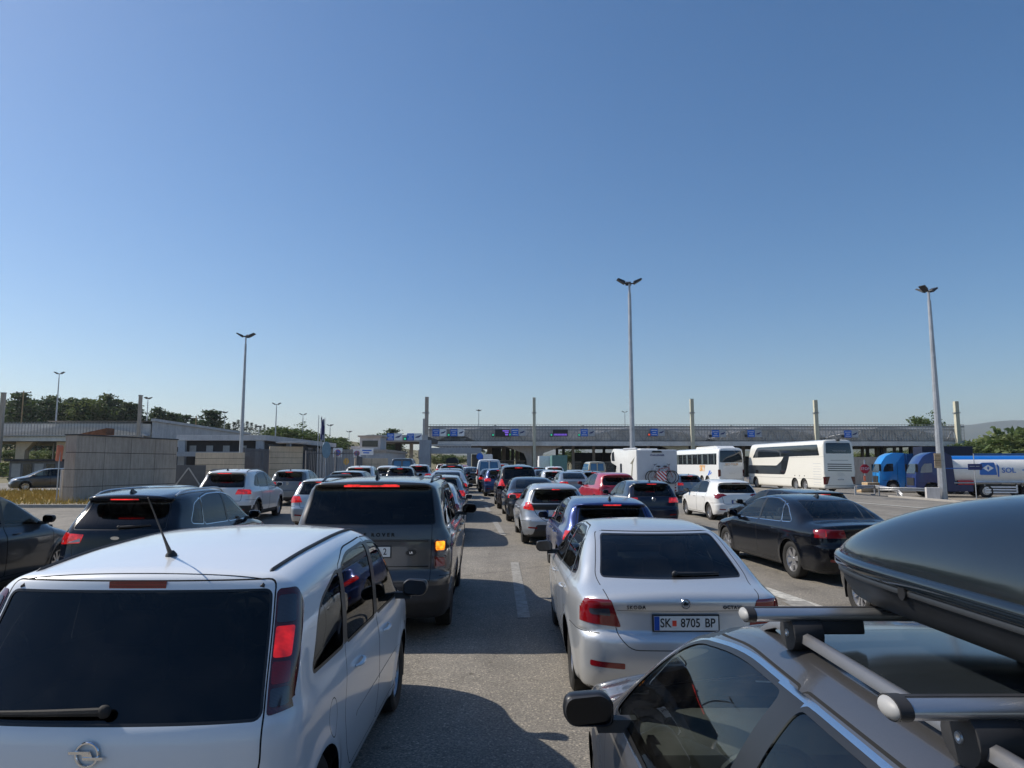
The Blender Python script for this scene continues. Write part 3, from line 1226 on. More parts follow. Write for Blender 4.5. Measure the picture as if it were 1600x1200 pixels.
SPEC['estate'] = dict(L=4.72, belt=0.985, wr=0.325, ra=0.36, wheels=[(1.0, 0.325), (3.76, 0.325)],
    top=[(-0.05, 1.44), (0.2, 1.465), (0.7, 1.495), (1.3, 1.512), (1.9, 1.512), (2.35, 1.505), (2.68, 1.478), (2.95, 1.415), (3.12, 1.335), (3.36, 1.17), (3.58, 1.03), (3.70, 0.985), (4.1, 0.92), (4.5, 0.81), (4.72, 0.64)],
    side=[(0.15, 0.84), (0.26, 0.88), (0.4, 0.905), (0.6, 0.915), (0.80, 0.912), (0.90, 0.90), (0.96, 0.872), (1.0, 0.848), (1.2, 0.745), (1.34, 0.655), (1.42, 0.585), (1.50, 0.49)],
    rear=[(0.18, 0.14), (0.26, 0.07), (0.4, 0.01), (0.6, 0.0), (0.7, 0.03), (0.9, 0.05), (1.0, 0.08), (1.36, 0.36), (1.40, 0.25), (1.44, 0.25)],
    front=[(0.2, 0.10), (0.35, 0.03), (0.5, 0.0), (0.65, 0.02), (0.8, 0.10)],
    plan=[(0.0, 0.06), (0.5, 0.02), (1.0, 0.0), (3.4, 0.0), (4.2, 0.045), (4.72, 0.17)], gplan=[(0, 0.06), (1.0, 0.0), (2.4, 0.0), (3.4, 0.06)],
    crown=0.045, k_roof=0.06, ck=0.13, kR=0.07, kR4=0.14, sig_side=0.010)

SPEC['saloon'] = dict(L=4.92, belt=0.965, wr=0.335, ra=0.37, wheels=[(1.10, 0.335), (4.01, 0.335)],
    top=[(-0.05, 0.985), (0.05, 1.02), (0.3, 1.045), (0.62, 1.07), (0.95, 1.21), (1.35, 1.36), (1.6, 1.415), (1.9, 1.445), (2.3, 1.458), (2.7, 1.44), (3.0, 1.385), (3.3, 1.27), (3.65, 1.10), (3.88, 0.99), (4.05, 0.95), (4.5, 0.87), (4.8, 0.76), (4.92, 0.62)],
    side=[(0.15, 0.85), (0.26, 0.89), (0.4, 0.915), (0.6, 0.93), (0.78, 0.935), (0.88, 0.925), (0.94, 0.89), (0.99, 0.855), (1.2, 0.765), (1.38, 0.65), (1.46, 0.57)],
    rear=[(0.18, 0.14), (0.26, 0.07), (0.4, 0.01), (0.55, 0.0), (0.64, 0.005), (0.70, 0.04), (0.85, 0.055), (0.95, 0.03), (1.02, 0.0)],
    front=[(0.2, 0.10), (0.35, 0.03), (0.5, 0.0), (0.65, 0.02), (0.8, 0.10)],
    plan=[(0.0, 0.08), (0.4, 0.03), (1.0, 0.0), (3.6, 0.0), (4.4, 0.045), (4.92, 0.16)], gplan=[(0, 0.10), (0.8, 0.05), (1.6, 0.0), (2.9, 0.0), (3.9, 0.05)],
    crown=0.045, k_roof=0.10, ck=0.13, kR=0.07, kR4=0.14, kr=0.12)

SPEC['kuga'] = dict(L=4.6, belt=1.07, wr=0.345, ra=0.39, zb=0.22, wheels=[(0.92, 0.345), (3.62, 0.345)],
    top=[(-0.1, 1.55), (0.15, 1.59), (0.6, 1.635), (1.3, 1.672), (1.9, 1.675), (2.3, 1.655), (2.65, 1.59), (3.0, 1.42), (3.4, 1.20), (3.6, 1.12), (3.75, 1.08), (4.2, 1.0), (4.45, 0.88), (4.6, 0.72)],
    side=[(0.2, 0.85), (0.35, 0.90), (0.55, 0.925), (0.8, 0.935), (0.97, 0.925), (1.05, 0.885), (1.1, 0.855), (1.4, 0.76), (1.6, 0.66), (1.67, 0.60)],
    rear=[(0.22, 0.14), (0.32, 0.05), (0.5, 0.0), (0.68, 0.0), (0.75, 0.03), (0.85, 0.05), (1.06, 0.08), (1.13, 0.12), (1.50, 0.44), (1.53, 0.28), (1.58, 0.24), (1.62, 0.25)],
    front=[(0.25, 0.10), (0.4, 0.03), (0.6, 0.0), (0.8, 0.03), (0.95, 0.12)],
    plan=[(0.0, 0.08), (0.4, 0.035), (1.0, 0.0), (3.4, 0.0), (4.1, 0.04), (4.6, 0.15)], gplan=[(0, 0.08), (1.0, 0.0), (2.5, 0.0), (3.5, 0.05)],
    crown=0.05, k_roof=0.11, ck=0.15, kR=0.09, kR4=0.14, flare=0.02)

SPEC['hatch'] = dict(L=4.22, belt=0.97, wr=0.316, ra=0.355, wheels=[(0.76, 0.316), (3.37, 0.316)],
    top=[(-0.1, 1.34), (0.15, 1.385), (0.5, 1.435), (1.1, 1.472), (1.7, 1.475), (2.1, 1.45), (2.42, 1.39), (2.75, 1.26), (3.1, 1.09), (3.3, 0.995), (3.45, 0.96), (3.85, 0.88), (4.08, 0.77), (4.22, 0.62)],
    side=[(0.15, 0.82), (0.26, 0.86), (0.4, 0.885), (0.6, 0.895), (0.80, 0.89), (0.9, 0.875), (0.95, 0.85), (1.0, 0.82), (1.2, 0.75), (1.38, 0.65), (1.47, 0.58)],
    rear=[(0.18, 0.14), (0.26, 0.06), (0.4, 0.0), (0.58, 0.0), (0.66, 0.03), (0.85, 0.05), (0.96, 0.08), (1.02, 0.12), (1.33, 0.40), (1.355, 0.26), (1.4, 0.25)],
    front=[(0.2, 0.10), (0.35, 0.03), (0.5, 0.0), (0.65, 0.02), (0.8, 0.10)],
    plan=[(0.0, 0.07), (0.5, 0.02), (1.0, 0.0), (3.1, 0.0), (3.8, 0.04), (4.22, 0.14)], gplan=[(0, 0.07), (0.9, 0.0), (2.3, 0.0), (3.2, 0.05)],
    crown=0.045, k_roof=0.11, ck=0.15, kR=0.09, kR4=0.14)

SPEC['yaris'] = dict(L=4.05, belt=1.0, wr=0.31, ra=0.35, wheels=[(0.72, 0.31), (3.28, 0.31)],
    top=[(-0.1, 1.34), (0.15, 1.39), (0.5, 1.45), (1.1, 1.492), (1.6, 1.495), (2.0, 1.47), (2.32, 1.405), (2.65, 1.27), (3.0, 1.09), (3.2, 1.0), (3.35, 0.96), (3.7, 0.88), (3.92, 0.77), (4.05, 0.62)],
    side=[(0.15, 0.80), (0.26, 0.84), (0.4, 0.865), (0.6, 0.885), (0.82, 0.885), (0.95, 0.855), (1.0, 0.815), (1.05, 0.785), (1.2, 0.72), (1.38, 0.62), (1.49, 0.53)],
    rear=[(0.18, 0.14), (0.26, 0.06), (0.38, 0.0), (0.58, 0.0), (0.70, 0.06), (0.85, 0.10), (0.95, 0.09), (1.02, 0.12), (1.06, 0.17), (1.32, 0.46), (1.345, 0.28), (1.39, 0.26)],
    front=[(0.2, 0.10), (0.35, 0.03), (0.5, 0.0), (0.65, 0.02), (0.8, 0.10)],
    plan=[(0.0, 0.09), (0.4, 0.03), (0.8, 0.0), (3.1, 0.0), (3.7, 0.04), (4.05, 0.14)], gplan=[(0, 0.11), (0.9, 0.01), (2.2, 0.0), (3.1, 0.05)],
    crown=0.05, k_roof=0.12, ck=0.2, kR=0.12, kR4=0.2, flare=0.028)

SPEC['c4'] = dict(SPEC['hatch'], L=4.33, wheels=[(0.80, 0.316), (3.41, 0.316)],
    top=[(-0.1, 1.35), (0.15, 1.395), (0.55, 1.45), (1.2, 1.488), (1.8, 1.49), (2.2, 1.46), (2.52, 1.395), (2.9, 1.24), (3.2, 1.09), (3.42, 0.985), (3.55, 0.95), (3.95, 0.87), (4.2, 0.76), (4.33, 0.60)])

SPEC['wagon'] = dict(SPEC['estate'], side=[(0.15, 0.84), (0.26, 0.88), (0.4, 0.905), (0.6, 0.915), (0.80, 0.912), (0.90, 0.90), (0.96, 0.87), (1.0, 0.845), (1.2, 0.77), (1.36, 0.68), (1.47, 0.60)], L=4.8, wheels=[(1.05, 0.32), (3.88, 0.32)],
    top=[(-0.05, 1.40), (0.2, 1.43), (0.7, 1.465), (1.3, 1.485), (1.9, 1.485), (2.3, 1.465), (2.65, 1.41), (2.95, 1.29), (3.35, 1.10), (3.58, 1.0), (3.72, 0.96), (4.2, 0.89), (4.6, 0.79), (4.8, 0.62)])

SPEC['suv'] = dict(SPEC['kuga'], L=4.48, wheels=[(0.88, 0.345), (3.55, 0.345)])

SPEC['mpv'] = dict(L=4.43, belt=1.05, wr=0.32, ra=0.36, wheels=[(0.80, 0.32), (3.53, 0.32)],
    top=[(-0.1, 1.50), (0.2, 1.55), (0.7, 1.60), (1.3, 1.625), (1.8, 1.62), (2.2, 1.58), (2.5, 1.50), (2.9, 1.31), (3.3, 1.10), (3.55, 0.99), (3.7, 0.95), (4.0, 0.87), (4.3, 0.74), (4.43, 0.6)],
    side=SPEC['hatch']['side'][:-3] + [(1.2, 0.765), (1.5, 0.67), (1.62, 0.58)],
    rear=[(0.18, 0.14), (0.26, 0.06), (0.4, 0.0), (0.58, 0.0), (0.66, 0.03), (0.95, 0.05), (1.05, 0.08), (1.10, 0.11), (1.48, 0.34), (1.50, 0.22), (1.55, 0.22)],
    front=SPEC['hatch']['front'], plan=[(0.0, 0.07), (0.5, 0.02), (1.0, 0.0), (3.3, 0.0), (4.0, 0.04), (4.43, 0.14)], gplan=[(0, 0.05), (0.9, 0.0), (2.6, 0.0), (3.4, 0.06)],
    crown=0.045, k_roof=0.11, ck=0.15, kR=0.09, kR4=0.14)

SPEC['van'] = dict(L=4.9, belt=1.15, wr=0.33, ra=0.37, zb=0.22, wheels=[(0.95, 0.33), (4.0, 0.33)],
    top=[(-0.05, 1.93), (0.1, 1.945), (0.5, 1.965), (1.5, 1.975), (2.6, 1.965), (3.1, 1.92), (3.4, 1.82), (3.8, 1.50), (4.15, 1.24), (4.35, 1.14), (4.6, 1.06), (4.8, 0.93), (4.9, 0.75)],
    side=[(0.2, 0.86), (0.35, 0.91), (0.6, 0.94), (0.95, 0.945), (1.1, 0.935), (1.15, 0.92), (1.5, 0.875), (1.8, 0.80), (1.93, 0.74)],
    rear=[(0.2, 0.12), (0.3, 0.03), (0.42, 0.0), (0.58, 0.0), (0.64, 0.03), (0.9, 0.04), (1.2, 0.05), (1.75, 0.12), (1.9, 0.16)],
    front=[(0.25, 0.10), (0.4, 0.03), (0.6, 0.0), (0.8, 0.03), (1.0, 0.10)],
    plan=[(0.0, 0.03), (0.3, 0.01), (0.8, 0.0), (3.8, 0.0), (4.4, 0.05), (4.9, 0.16)], gplan=[(0, 0.01), (0.9, 0.0), (3.2, 0.0), (4.2, 0.06)],
    crown=0.035, k_roof=0.09, ck=0.11, kR=0.03, kR4=0.04, kr=0.02)

# windows (side view), lamps and panels per model
def win(*polys):
    return list(polys)


VIS = {}
VIS['meriva'] = dict(
    side=[('front_side_window', [(2.14, 1.01), (3.12, 0.995), (3.02, 1.09), (2.68, 1.33), (2.46, 1.455, 0.1), (2.14, 1.495)]),
          ('rear_side_window', [(1.22, 1.03), (2.03, 1.012), (2.05, 1.497), (1.5, 1.485, 0.1), (1.28, 1.43, 0.05)]),
          ('rear_quarter_window', [(0.54, 1.045, 0.03), (1.12, 1.033), (1.20, 1.425), (1.12, 1.42, 0.1), (0.74, 1.32, 0.12)])],
    doors=[('front_door', [(2.09, 0.30), (2.80, 0.30, 0.06), (2.98, 0.60, 0.1), (3.16, 0.92, 0.05), (3.16, 1.05), (2.70, 1.385), (2.47, 1.51, 0.1), (2.09, 1.54)]),
           ('rear_door', [(1.05, 0.66, 0.1), (1.15, 0.45, 0.1), (1.32, 0.30, 0.05), (2.075, 0.30), (2.075, 1.54), (1.5, 1.53, 0.1), (1.20, 1.45, 0.05), (1.16, 1.0, 0.05), (1.08, 0.8, 0.1)])],
    rear_glass=[(-0.675, 0.955), (0.675, 0.955), (0.615, 1.448), (-0.615, 1.448)], rg_round=0.03,
    gate=[(-0.66, 0.62), (0.66, 0.62), (0.695, 0.78), (0.692, 0.95), (0.632, 1.50), (-0.632, 1.50), (-0.692, 0.95), (-0.695, 0.78)],
    lamps=[('rear', [(0.700, 0.955), (0.98, 0.99), (0.98, 1.455), (0.655, 1.455), (0.645, 1.44)]), ('side', [(0.0, 0.985), (0.29, 1.0), (0.40, 1.2), (0.52, 1.37), (0.51, 1.455), (0.10, 1.455)])],
    inner=[('reversing_lens', [(0.668, 1.31), (0.742, 1.31), (0.722, 1.425), (0.656, 1.425)], 'lens_smoke'), ('brake_lens', [(0.682, 1.17), (0.752, 1.17), (0.742, 1.295), (0.670, 1.295)], 'lens_red_lit'), ('running_lens', [(0.695, 1.07), (0.762, 1.07), (0.753, 1.155), (0.685, 1.155)], 'lens_red'), ('indicator_lens', [(0.704, 0.985), (0.768, 0.985), (0.763, 1.055), (0.697, 1.055)], 'lens_smoke')],
    high=[-0.135, 0.135, 1.467, 1.497], bumper=0.62, shield=[(-0.72, 1.08), (0.72, 1.08), (0.60, 1.53), (-0.60, 1.53)])
VIS['octavia'] = dict(
    side=[('front_side_window', [(2.24, 0.995), (3.30, 0.985), (3.22, 1.06), (2.86, 1.25), (2.62, 1.345, 0.1), (2.28, 1.385)]),
          ('rear_side_window', [(1.22, 1.03, 0.02), (2.17, 1.0), (2.21, 1.387), (1.75, 1.385, 0.1), (1.42, 1.33)]),
          ('rear_quarter_window', [(0.92, 1.06, 0.05), (1.17, 1.035), (1.36, 1.31, 0.05), (1.28, 1.28, 0.1)])],
    doors=[('front_door', [(2.22, 0.28), (3.15, 0.28, 0.06), (3.38, 0.6, 0.1), (3.36, 0.96), (3.3, 1.04), (2.87, 1.29), (2.62, 1.38, 0.1), (2.22, 1.42)]),
           ('rear_door', [(1.36, 0.66, 0.1), (1.42, 0.48, 0.08), (1.6, 0.28, 0.05), (2.20, 0.28), (2.20, 1.42), (1.7, 1.415, 0.1), (1.34, 1.34, 0.05), (1.13, 1.03, 0.05), (1.20, 0.9, 0.1)])],
    rear_glass=[(-0.615, 1.075), (0.615, 1.075), (0.53, 1.372), (-0.53, 1.372)], rg_round=0.03,
    gate=[(-0.45, 0.57, 0.08), (0.45, 0.57, 0.08), (0.55, 0.68), (0.60, 0.92), (0.67, 1.07), (0.58, 1.40), (-0.58, 1.40), (-0.67, 1.07), (-0.60, 0.92), (-0.55, 0.68)],
    lamps=[('rear', [(0.52, 0.735), (0.95, 0.77), (0.95, 0.95), (0.595, 0.95)]), ('side', [(-0.1, 0.765), (0.17, 0.775), (0.24, 0.94), (-0.1, 0.95)])],
    inner=[('lamp_insert', [(0.60, 0.82), (0.76, 0.83), (0.77, 0.872), (0.61, 0.882)], 'lens_smoke')],
    reflectors=[(0.50, 0.77, 0.42, 0.465)],
    high=None, bumper=0.67, shield=[(-0.68, 1.03), (0.68, 1.03), (0.55, 1.38), (-0.55, 1.38)])
VIS['rover'] = dict(
    side=[('front_side_window', [(2.45, 1.30), (3.50, 1.29), (3.42, 1.36), (3.05, 1.60), (2.85, 1.71, 0.1), (2.49, 1.765)]),
          ('rear_side_window', [(1.35, 1.315), (2.37, 1.30), (2.40, 1.77), (1.4, 1.765)]),
          ('rear_quarter_window', [(0.38, 1.335, 0.05), (1.27, 1.317), (1.32, 1.763), (0.6, 1.74, 0.06)])],
    doors=[('front_door', [(2.41, 0.42), (3.45, 0.42, 0.06), (3.62, 0.7, 0.1), (3.58, 1.24), (3.5, 1.35), (3.06, 1.645), (2.86, 1.755, 0.1), (2.41, 1.81)]),
           ('rear_door', [(1.48, 0.85, 0.1), (1.62, 0.6, 0.08), (1.72, 0.42, 0.05), (2.39, 0.42), (2.39, 1.81), (1.34, 1.80, 0.05), (1.30, 1.3, 0.05), (1.32, 1.1, 0.1)])],
    rear_glass=[(-0.765, 1.355), (0.765, 1.355), (0.70, 1.775), (-0.70, 1.775)], rg_round=0.03,
    gate=[(-0.72, 0.70), (0.72, 0.70), (0.735, 1.3), (0.73, 1.36), (0.67, 1.80), (-0.67, 1.80), (-0.73, 1.36), (-0.735, 1.3)],
    lamps=[('rear', [(0.735, 0.83), (0.97, 0.84), (0.97, 1.185), (0.735, 1.185)]), ('side', [(-0.1, 0.84), (0.16, 0.85), (0.20, 1.18), (-0.1, 1.185)])],
    high=[-0.33, 0.33, 1.785, 1.812], bumper=0.75, clad_shade=0.56, reflectors=[], shield=[(-0.80, 1.34), (0.80, 1.34), (0.68, 1.77), (-0.68, 1.77)])  # dark lower band: black bumper bottom, plus shadow there painted as colour
VIS['estate'] = dict(
    side=[('front_side_window', [(2.03, 1.0), (3.24, 0.985), (3.17, 1.10, 0.08), (2.99, 1.27, 0.13), (2.80, 1.375, 0.16), (2.42, 1.428, 0.25), (2.02, 1.425)]),
          ('rear_side_window', [(1.05, 1.025), (1.90, 1.003), (1.90, 1.422), (1.15, 1.415, 0.05)]),
          ('rear_quarter_window', [(0.35, 1.075, 0.05), (0.98, 1.03), (1.08, 1.413), (0.62, 1.385, 0.05)])],
    doors=[('front_door', [(1.965, 0.28), (2.95, 0.28, 0.06), (3.24, 0.6, 0.1), (3.28, 0.96), (3.25, 1.045), (3.02, 1.305), (2.82, 1.415, 0.15), (2.42, 1.455, 0.1), (1.965, 1.452)]),
           ('rear_door', [(1.30, 0.66, 0.1), (1.36, 0.48, 0.08), (1.5, 0.28, 0.05), (1.955, 0.28), (1.955, 1.452), (1.14, 1.446, 0.05), (1.01, 1.03, 0.05), (1.1, 0.9, 0.1)])],
    rear_glass=[(-0.62, 1.03), (0.62, 1.03), (0.54, 1.34), (-0.54, 1.34)], rg_round=0.04,
    gate=[(-0.55, 0.64), (0.55, 0.64), (0.62, 0.95), (0.66, 1.05), (0.58, 1.37), (-0.58, 1.37), (-0.66, 1.05), (-0.62, 0.95)],
    lamps=[('rear', [(0.45, 0.80), (0.95, 0.80), (0.95, 0.96), (0.50, 0.95)]), ('side', [(-0.1, 0.80), (0.22, 0.82), (0.30, 0.95), (-0.1, 0.96)])],
    high=[-0.17, 0.17, 1.372, 1.388], bumper=0.66, shield=[(-0.70, 1.03), (0.70, 1.03), (0.55, 1.43), (-0.55, 1.43)], chrome=True)
VIS['saloon'] = dict(
    side=[('front_side_window', [(2.45, 0.985), (3.55, 0.975), (3.46, 1.05), (3.12, 1.23), (2.85, 1.335, 0.1), (2.49, 1.38)]),
          ('rear_side_window', [(1.52, 1.005), (2.37, 0.99), (2.40, 1.385), (2.0, 1.38, 0.1), (1.64, 1.32)]),
          ('rear_quarter_window', [(1.15, 1.02, 0.05), (1.47, 1.008), (1.58, 1.295), (1.42, 1.24, 0.1)])],
    doors=[('front_door', [(2.43, 0.28), (3.4, 0.28, 0.06), (3.62, 0.6, 0.1), (3.6, 0.94), (3.54, 1.03), (3.13, 1.27), (2.86, 1.375, 0.1), (2.43, 1.42)]),
           ('rear_door', [(1.50, 0.66, 0.1), (1.56, 0.48, 0.08), (1.72, 0.28, 0.05), (2.41, 0.28), (2.41, 1.42), (2.0, 1.415, 0.1), (1.6, 1.34, 0.05), (1.38, 1.02, 0.05), (1.4, 0.9, 0.1)])],
    rear_glass=[(-0.60, 1.085), (0.60, 1.085), (0.52, 1.365), (-0.52, 1.365)], rg_round=0.05,
    gate=[(-0.50, 0.62), (0.50, 0.62), (0.56, 0.95), (0.63, 1.06), (0.60, 1.07), (-0.60, 1.07), (-0.63, 1.06), (-0.56, 0.95)],
    lamps=[('rear', [(0.42, 0.80), (0.97, 0.80), (0.97, 0.945), (0.46, 0.945)]), ('side', [(-0.1, 0.80), (0.25, 0.82), (0.34, 0.93), (-0.1, 0.945)])],
    high=None, bumper=0.66, shield=[(-0.70, 1.01), (0.70, 1.01), (0.55, 1.375), (-0.55, 1.375)], chrome=True)
VIS['kuga'] = dict(
    side=[('front_side_window', [(2.20, 1.10), (3.25, 1.09), (3.16, 1.17), (2.80, 1.38), (2.55, 1.50, 0.12), (2.23, 1.555)]),
          ('rear_side_window', [(1.18, 1.125), (2.12, 1.105), (2.15, 1.56), (1.6, 1.555, 0.1), (1.28, 1.51)]),
          ('rear_quarter_window', [(0.72, 1.17, 0.06), (1.11, 1.135), (1.22, 1.50), (0.95, 1.43, 0.08)])],
    doors=[('front_door', [(2.18, 0.36), (3.15, 0.36, 0.06), (3.34, 0.66, 0.1), (3.32, 1.05), (3.24, 1.15), (2.81, 1.42), (2.56, 1.54, 0.1), (2.18, 1.60)]),
           ('rear_door', [(1.30, 0.78, 0.1), (1.38, 0.55, 0.08), (1.52, 0.36, 0.05), (2.16, 0.36), (2.16, 1.60), (1.6, 1.595, 0.1), (1.24, 1.54, 0.05), (1.14, 1.13, 0.05), (1.18, 1.0, 0.1)])],
    rear_glass=[(-0.66, 1.12), (0.66, 1.12), (0.56, 1.49), (-0.56, 1.49)], rg_round=0.05,
    gate=[(-0.60, 0.70), (0.60, 0.70), (0.64, 0.98), (0.68, 1.13), (0.58, 1.525), (-0.58, 1.525), (-0.68, 1.13), (-0.64, 0.98)],
    lamps=[('rear', [(0.50, 0.93), (0.97, 0.89), (0.97, 1.07), (0.46, 1.05)]), ('side', [(-0.1, 0.89), (0.20, 0.92), (0.34, 1.07), (-0.1, 1.07)])],
    high=[-0.20, 0.20, 1.532, 1.552], bumper=0.72, clad_shade=0.46, shield=[(-0.72, 1.14), (0.72, 1.14), (0.60, 1.57), (-0.60, 1.57)], chrome=True)
VIS['suv'] = dict(VIS['kuga'], chrome=False, high=[-0.22, 0.22, 1.532, 1.552],
    lamps=[('rear', [(0.42, 0.90), (0.97, 0.90), (0.97, 1.04), (0.50, 1.06)]), ('side', [(-0.1, 0.90), (0.22, 0.92), (0.30, 1.04), (-0.1, 1.04)])])
VIS['hatch'] = dict(
    side=[('front_side_window', [(1.98, 0.995), (3.02, 0.98), (2.92, 1.06), (2.56, 1.25), (2.32, 1.35, 0.12), (2.01, 1.395)]),
          ('rear_side_window', [(1.06, 1.02), (1.90, 1.0), (1.93, 1.398), (1.4, 1.39, 0.1), (1.12, 1.35)]),
          ('rear_quarter_window', [(0.80, 1.05, 0.05), (1.0, 1.03), (1.06, 1.34), (0.98, 1.31, 0.05)])],
    doors=[('front_door', [(1.955, 0.28), (2.9, 0.28, 0.06), (3.1, 0.6, 0.1), (3.08, 0.95), (3.0, 1.04), (2.57, 1.29), (2.33, 1.39, 0.1), (1.955, 1.435)]),
           ('rear_door', [(1.12, 0.66, 0.1), (1.18, 0.48, 0.08), (1.34, 0.28, 0.05), (1.945, 0.28), (1.945, 1.435), (1.4, 1.425, 0.1), (1.09, 1.37, 0.05), (1.02, 1.02, 0.05), (1.05, 0.9, 0.1)])],
    rear_glass=[(-0.60, 1.0), (0.60, 1.0), (0.52, 1.32), (-0.52, 1.32)], rg_round=0.05,
    gate=[(-0.55, 0.62), (0.55, 0.62), (0.60, 0.90), (0.64, 1.0), (0.56, 1.35), (-0.56, 1.35), (-0.64, 1.0), (-0.60, 0.90)],
    lamps=[('rear', [(0.48, 0.80), (0.95, 0.80), (0.95, 0.96), (0.50, 0.95)]), ('side', [(-0.1, 0.80), (0.18, 0.82), (0.26, 0.95), (-0.1, 0.96)])],
    high=[-0.15, 0.15, 1.358, 1.378], bumper=0.64, shield=[(-0.68, 1.02), (0.68, 1.02), (0.56, 1.39), (-0.56, 1.39)])
VIS['yaris'] = dict(
    side=[('front_side_window', [(1.88, 1.035), (2.90, 1.01), (2.80, 1.09), (2.45, 1.27), (2.22, 1.37, 0.12), (1.91, 1.415)]),
          ('rear_side_window', [(0.98, 1.10), (1.80, 1.04), (1.83, 1.418), (1.3, 1.395, 0.1), (1.10, 1.34)])],
    doors=[('front_door', [(1.855, 0.28), (2.8, 0.28, 0.06), (2.98, 0.6, 0.1), (2.96, 0.98), (2.88, 1.06), (2.47, 1.31), (2.23, 1.41, 0.1), (1.855, 1.455)]),
           ('rear_door', [(1.08, 0.66, 0.1), (1.14, 0.48, 0.08), (1.28, 0.28, 0.05), (1.845, 0.28), (1.845, 1.455), (1.3, 1.435, 0.1), (1.02, 1.36, 0.05), (0.94, 1.10, 0.05), (1.0, 0.9, 0.1)])],
    rear_glass=[(-0.62, 1.03), (0.62, 1.03), (0.50, 1.31), (-0.50, 1.31)], rg_round=0.05,
    gate=[(-0.30, 0.58, 0.1), (0.30, 0.58, 0.1), (0.50, 0.74), (0.60, 0.92), (0.68, 1.02), (0.54, 1.345), (-0.54, 1.345), (-0.68, 1.02), (-0.60, 0.92), (-0.50, 0.74)],
    lamps=[('rear', [(0.56, 0.84), (0.95, 0.90), (0.95, 1.03), (0.62, 0.98)]), ('side', [(-0.1, 0.90), (0.25, 0.93), (0.42, 1.04), (-0.1, 1.03)])],
    band=[(-0.64, 0.86), (0.64, 0.86), (0.70, 1.0), (-0.70, 1.0)],
    high=[-0.10, 0.10, 1.348, 1.366], bumper=0.58, diffuser=[(-0.62, 0.22), (0.62, 0.22), (0.52, 0.50), (-0.52, 0.50)], shield=[(-0.66, 1.05), (0.66, 1.05), (0.54, 1.40), (-0.54, 1.40)])
VIS['c4'] = dict(VIS['hatch'],
    side=[('front_side_window', [(2.08, 1.0), (3.14, 0.985), (3.04, 1.065), (2.66, 1.26), (2.42, 1.365, 0.12), (2.11, 1.41)]),
          ('rear_side_window', [(1.10, 1.02, 0.06), (2.0, 1.0), (2.03, 1.412), (1.5, 1.405, 0.15), (1.14, 1.35, 0.12)])],
    doors=[('front_door', [(2.055, 0.28), (3.0, 0.28, 0.06), (3.2, 0.6, 0.1), (3.18, 0.95), (3.1, 1.04), (2.67, 1.30), (2.43, 1.40, 0.1), (2.055, 1.45)]),
           ('rear_door', [(1.16, 0.66, 0.1), (1.22, 0.48, 0.08), (1.38, 0.28, 0.05), (2.045, 0.28), (2.045, 1.45), (1.5, 1.44, 0.1), (1.09, 1.38, 0.1), (1.05, 1.02, 0.05), (1.08, 0.9, 0.1)])],
    lamps=[('rear', [(0.42, 0.93, 0.02), (0.60, 0.88), (0.74, 0.80), (0.95, 0.86), (0.95, 0.97), (0.55, 0.99)]), ('side', [(-0.1, 0.82), (0.12, 0.84), (0.38, 0.95), (-0.1, 0.98)])],
    rear_glass=[(-0.70, 1.02, 0.1), (0.70, 1.02, 0.1), (0.60, 1.30, 0.12), (-0.60, 1.30, 0.12)], rg_round=0.1)
VIS['wagon'] = dict(VIS['estate'], chrome=False,
    side=[(n, [(p[0] + 0.08, *p[1:]) for p in pl]) for n, pl in VIS['estate']['side']],
    doors=[(n, [(p[0] + 0.08, *p[1:]) for p in pl]) for n, pl in VIS['estate']['doors']],
    lamps=[('rear', [(0.50, 0.80), (0.95, 0.78), (0.95, 0.98), (0.58, 0.98)]), ('side', [(-0.1, 0.78), (0.20, 0.80), (0.26, 0.97), (-0.1, 0.98)])])
VIS['mpv'] = dict(
    side=[('front_side_window', [(2.10, 1.06), (3.20, 1.03), (2.75, 1.33), (2.45, 1.47, 0.12), (2.12, 1.535)]),
          ('rear_side_window', [(1.10, 1.08), (2.02, 1.062), (2.04, 1.54), (1.18, 1.53)]),
          ('rear_quarter_window', [(0.45, 1.12, 0.05), (1.03, 1.085), (1.10, 1.525), (0.65, 1.49, 0.05)])],
    doors=[('front_door', [(2.07, 0.28), (3.05, 0.28, 0.06), (3.25, 0.6, 0.1), (3.24, 1.04), (2.77, 1.37), (2.46, 1.52, 0.1), (2.07, 1.58)]),
           ('rear_door', [(1.16, 0.66, 0.1), (1.22, 0.48, 0.08), (1.38, 0.28, 0.05), (2.06, 0.28), (2.06, 1.58), (1.12, 1.565, 0.05), (1.05, 1.08, 0.05), (1.08, 0.9, 0.1)])],
    rear_glass=[(-0.60, 1.10), (0.60, 1.10), (0.54, 1.47), (-0.54, 1.47)], rg_round=0.05,
    gate=[(-0.55, 0.62), (0.55, 0.62), (0.64, 1.08), (0.57, 1.50), (-0.57, 1.50), (-0.64, 1.08)],
    lamps=[('rear', [(0.56, 0.85), (0.95, 0.85), (0.95, 1.10), (0.66, 1.10)]), ('side', [(-0.1, 0.85), (0.18, 0.87), (0.2, 1.10), (-0.1, 1.10)])],
    high=[-0.15, 0.15, 1.502, 1.52], bumper=0.64, shield=[(-0.70, 1.02), (0.70, 1.02), (0.56, 1.53), (-0.56, 1.53)])
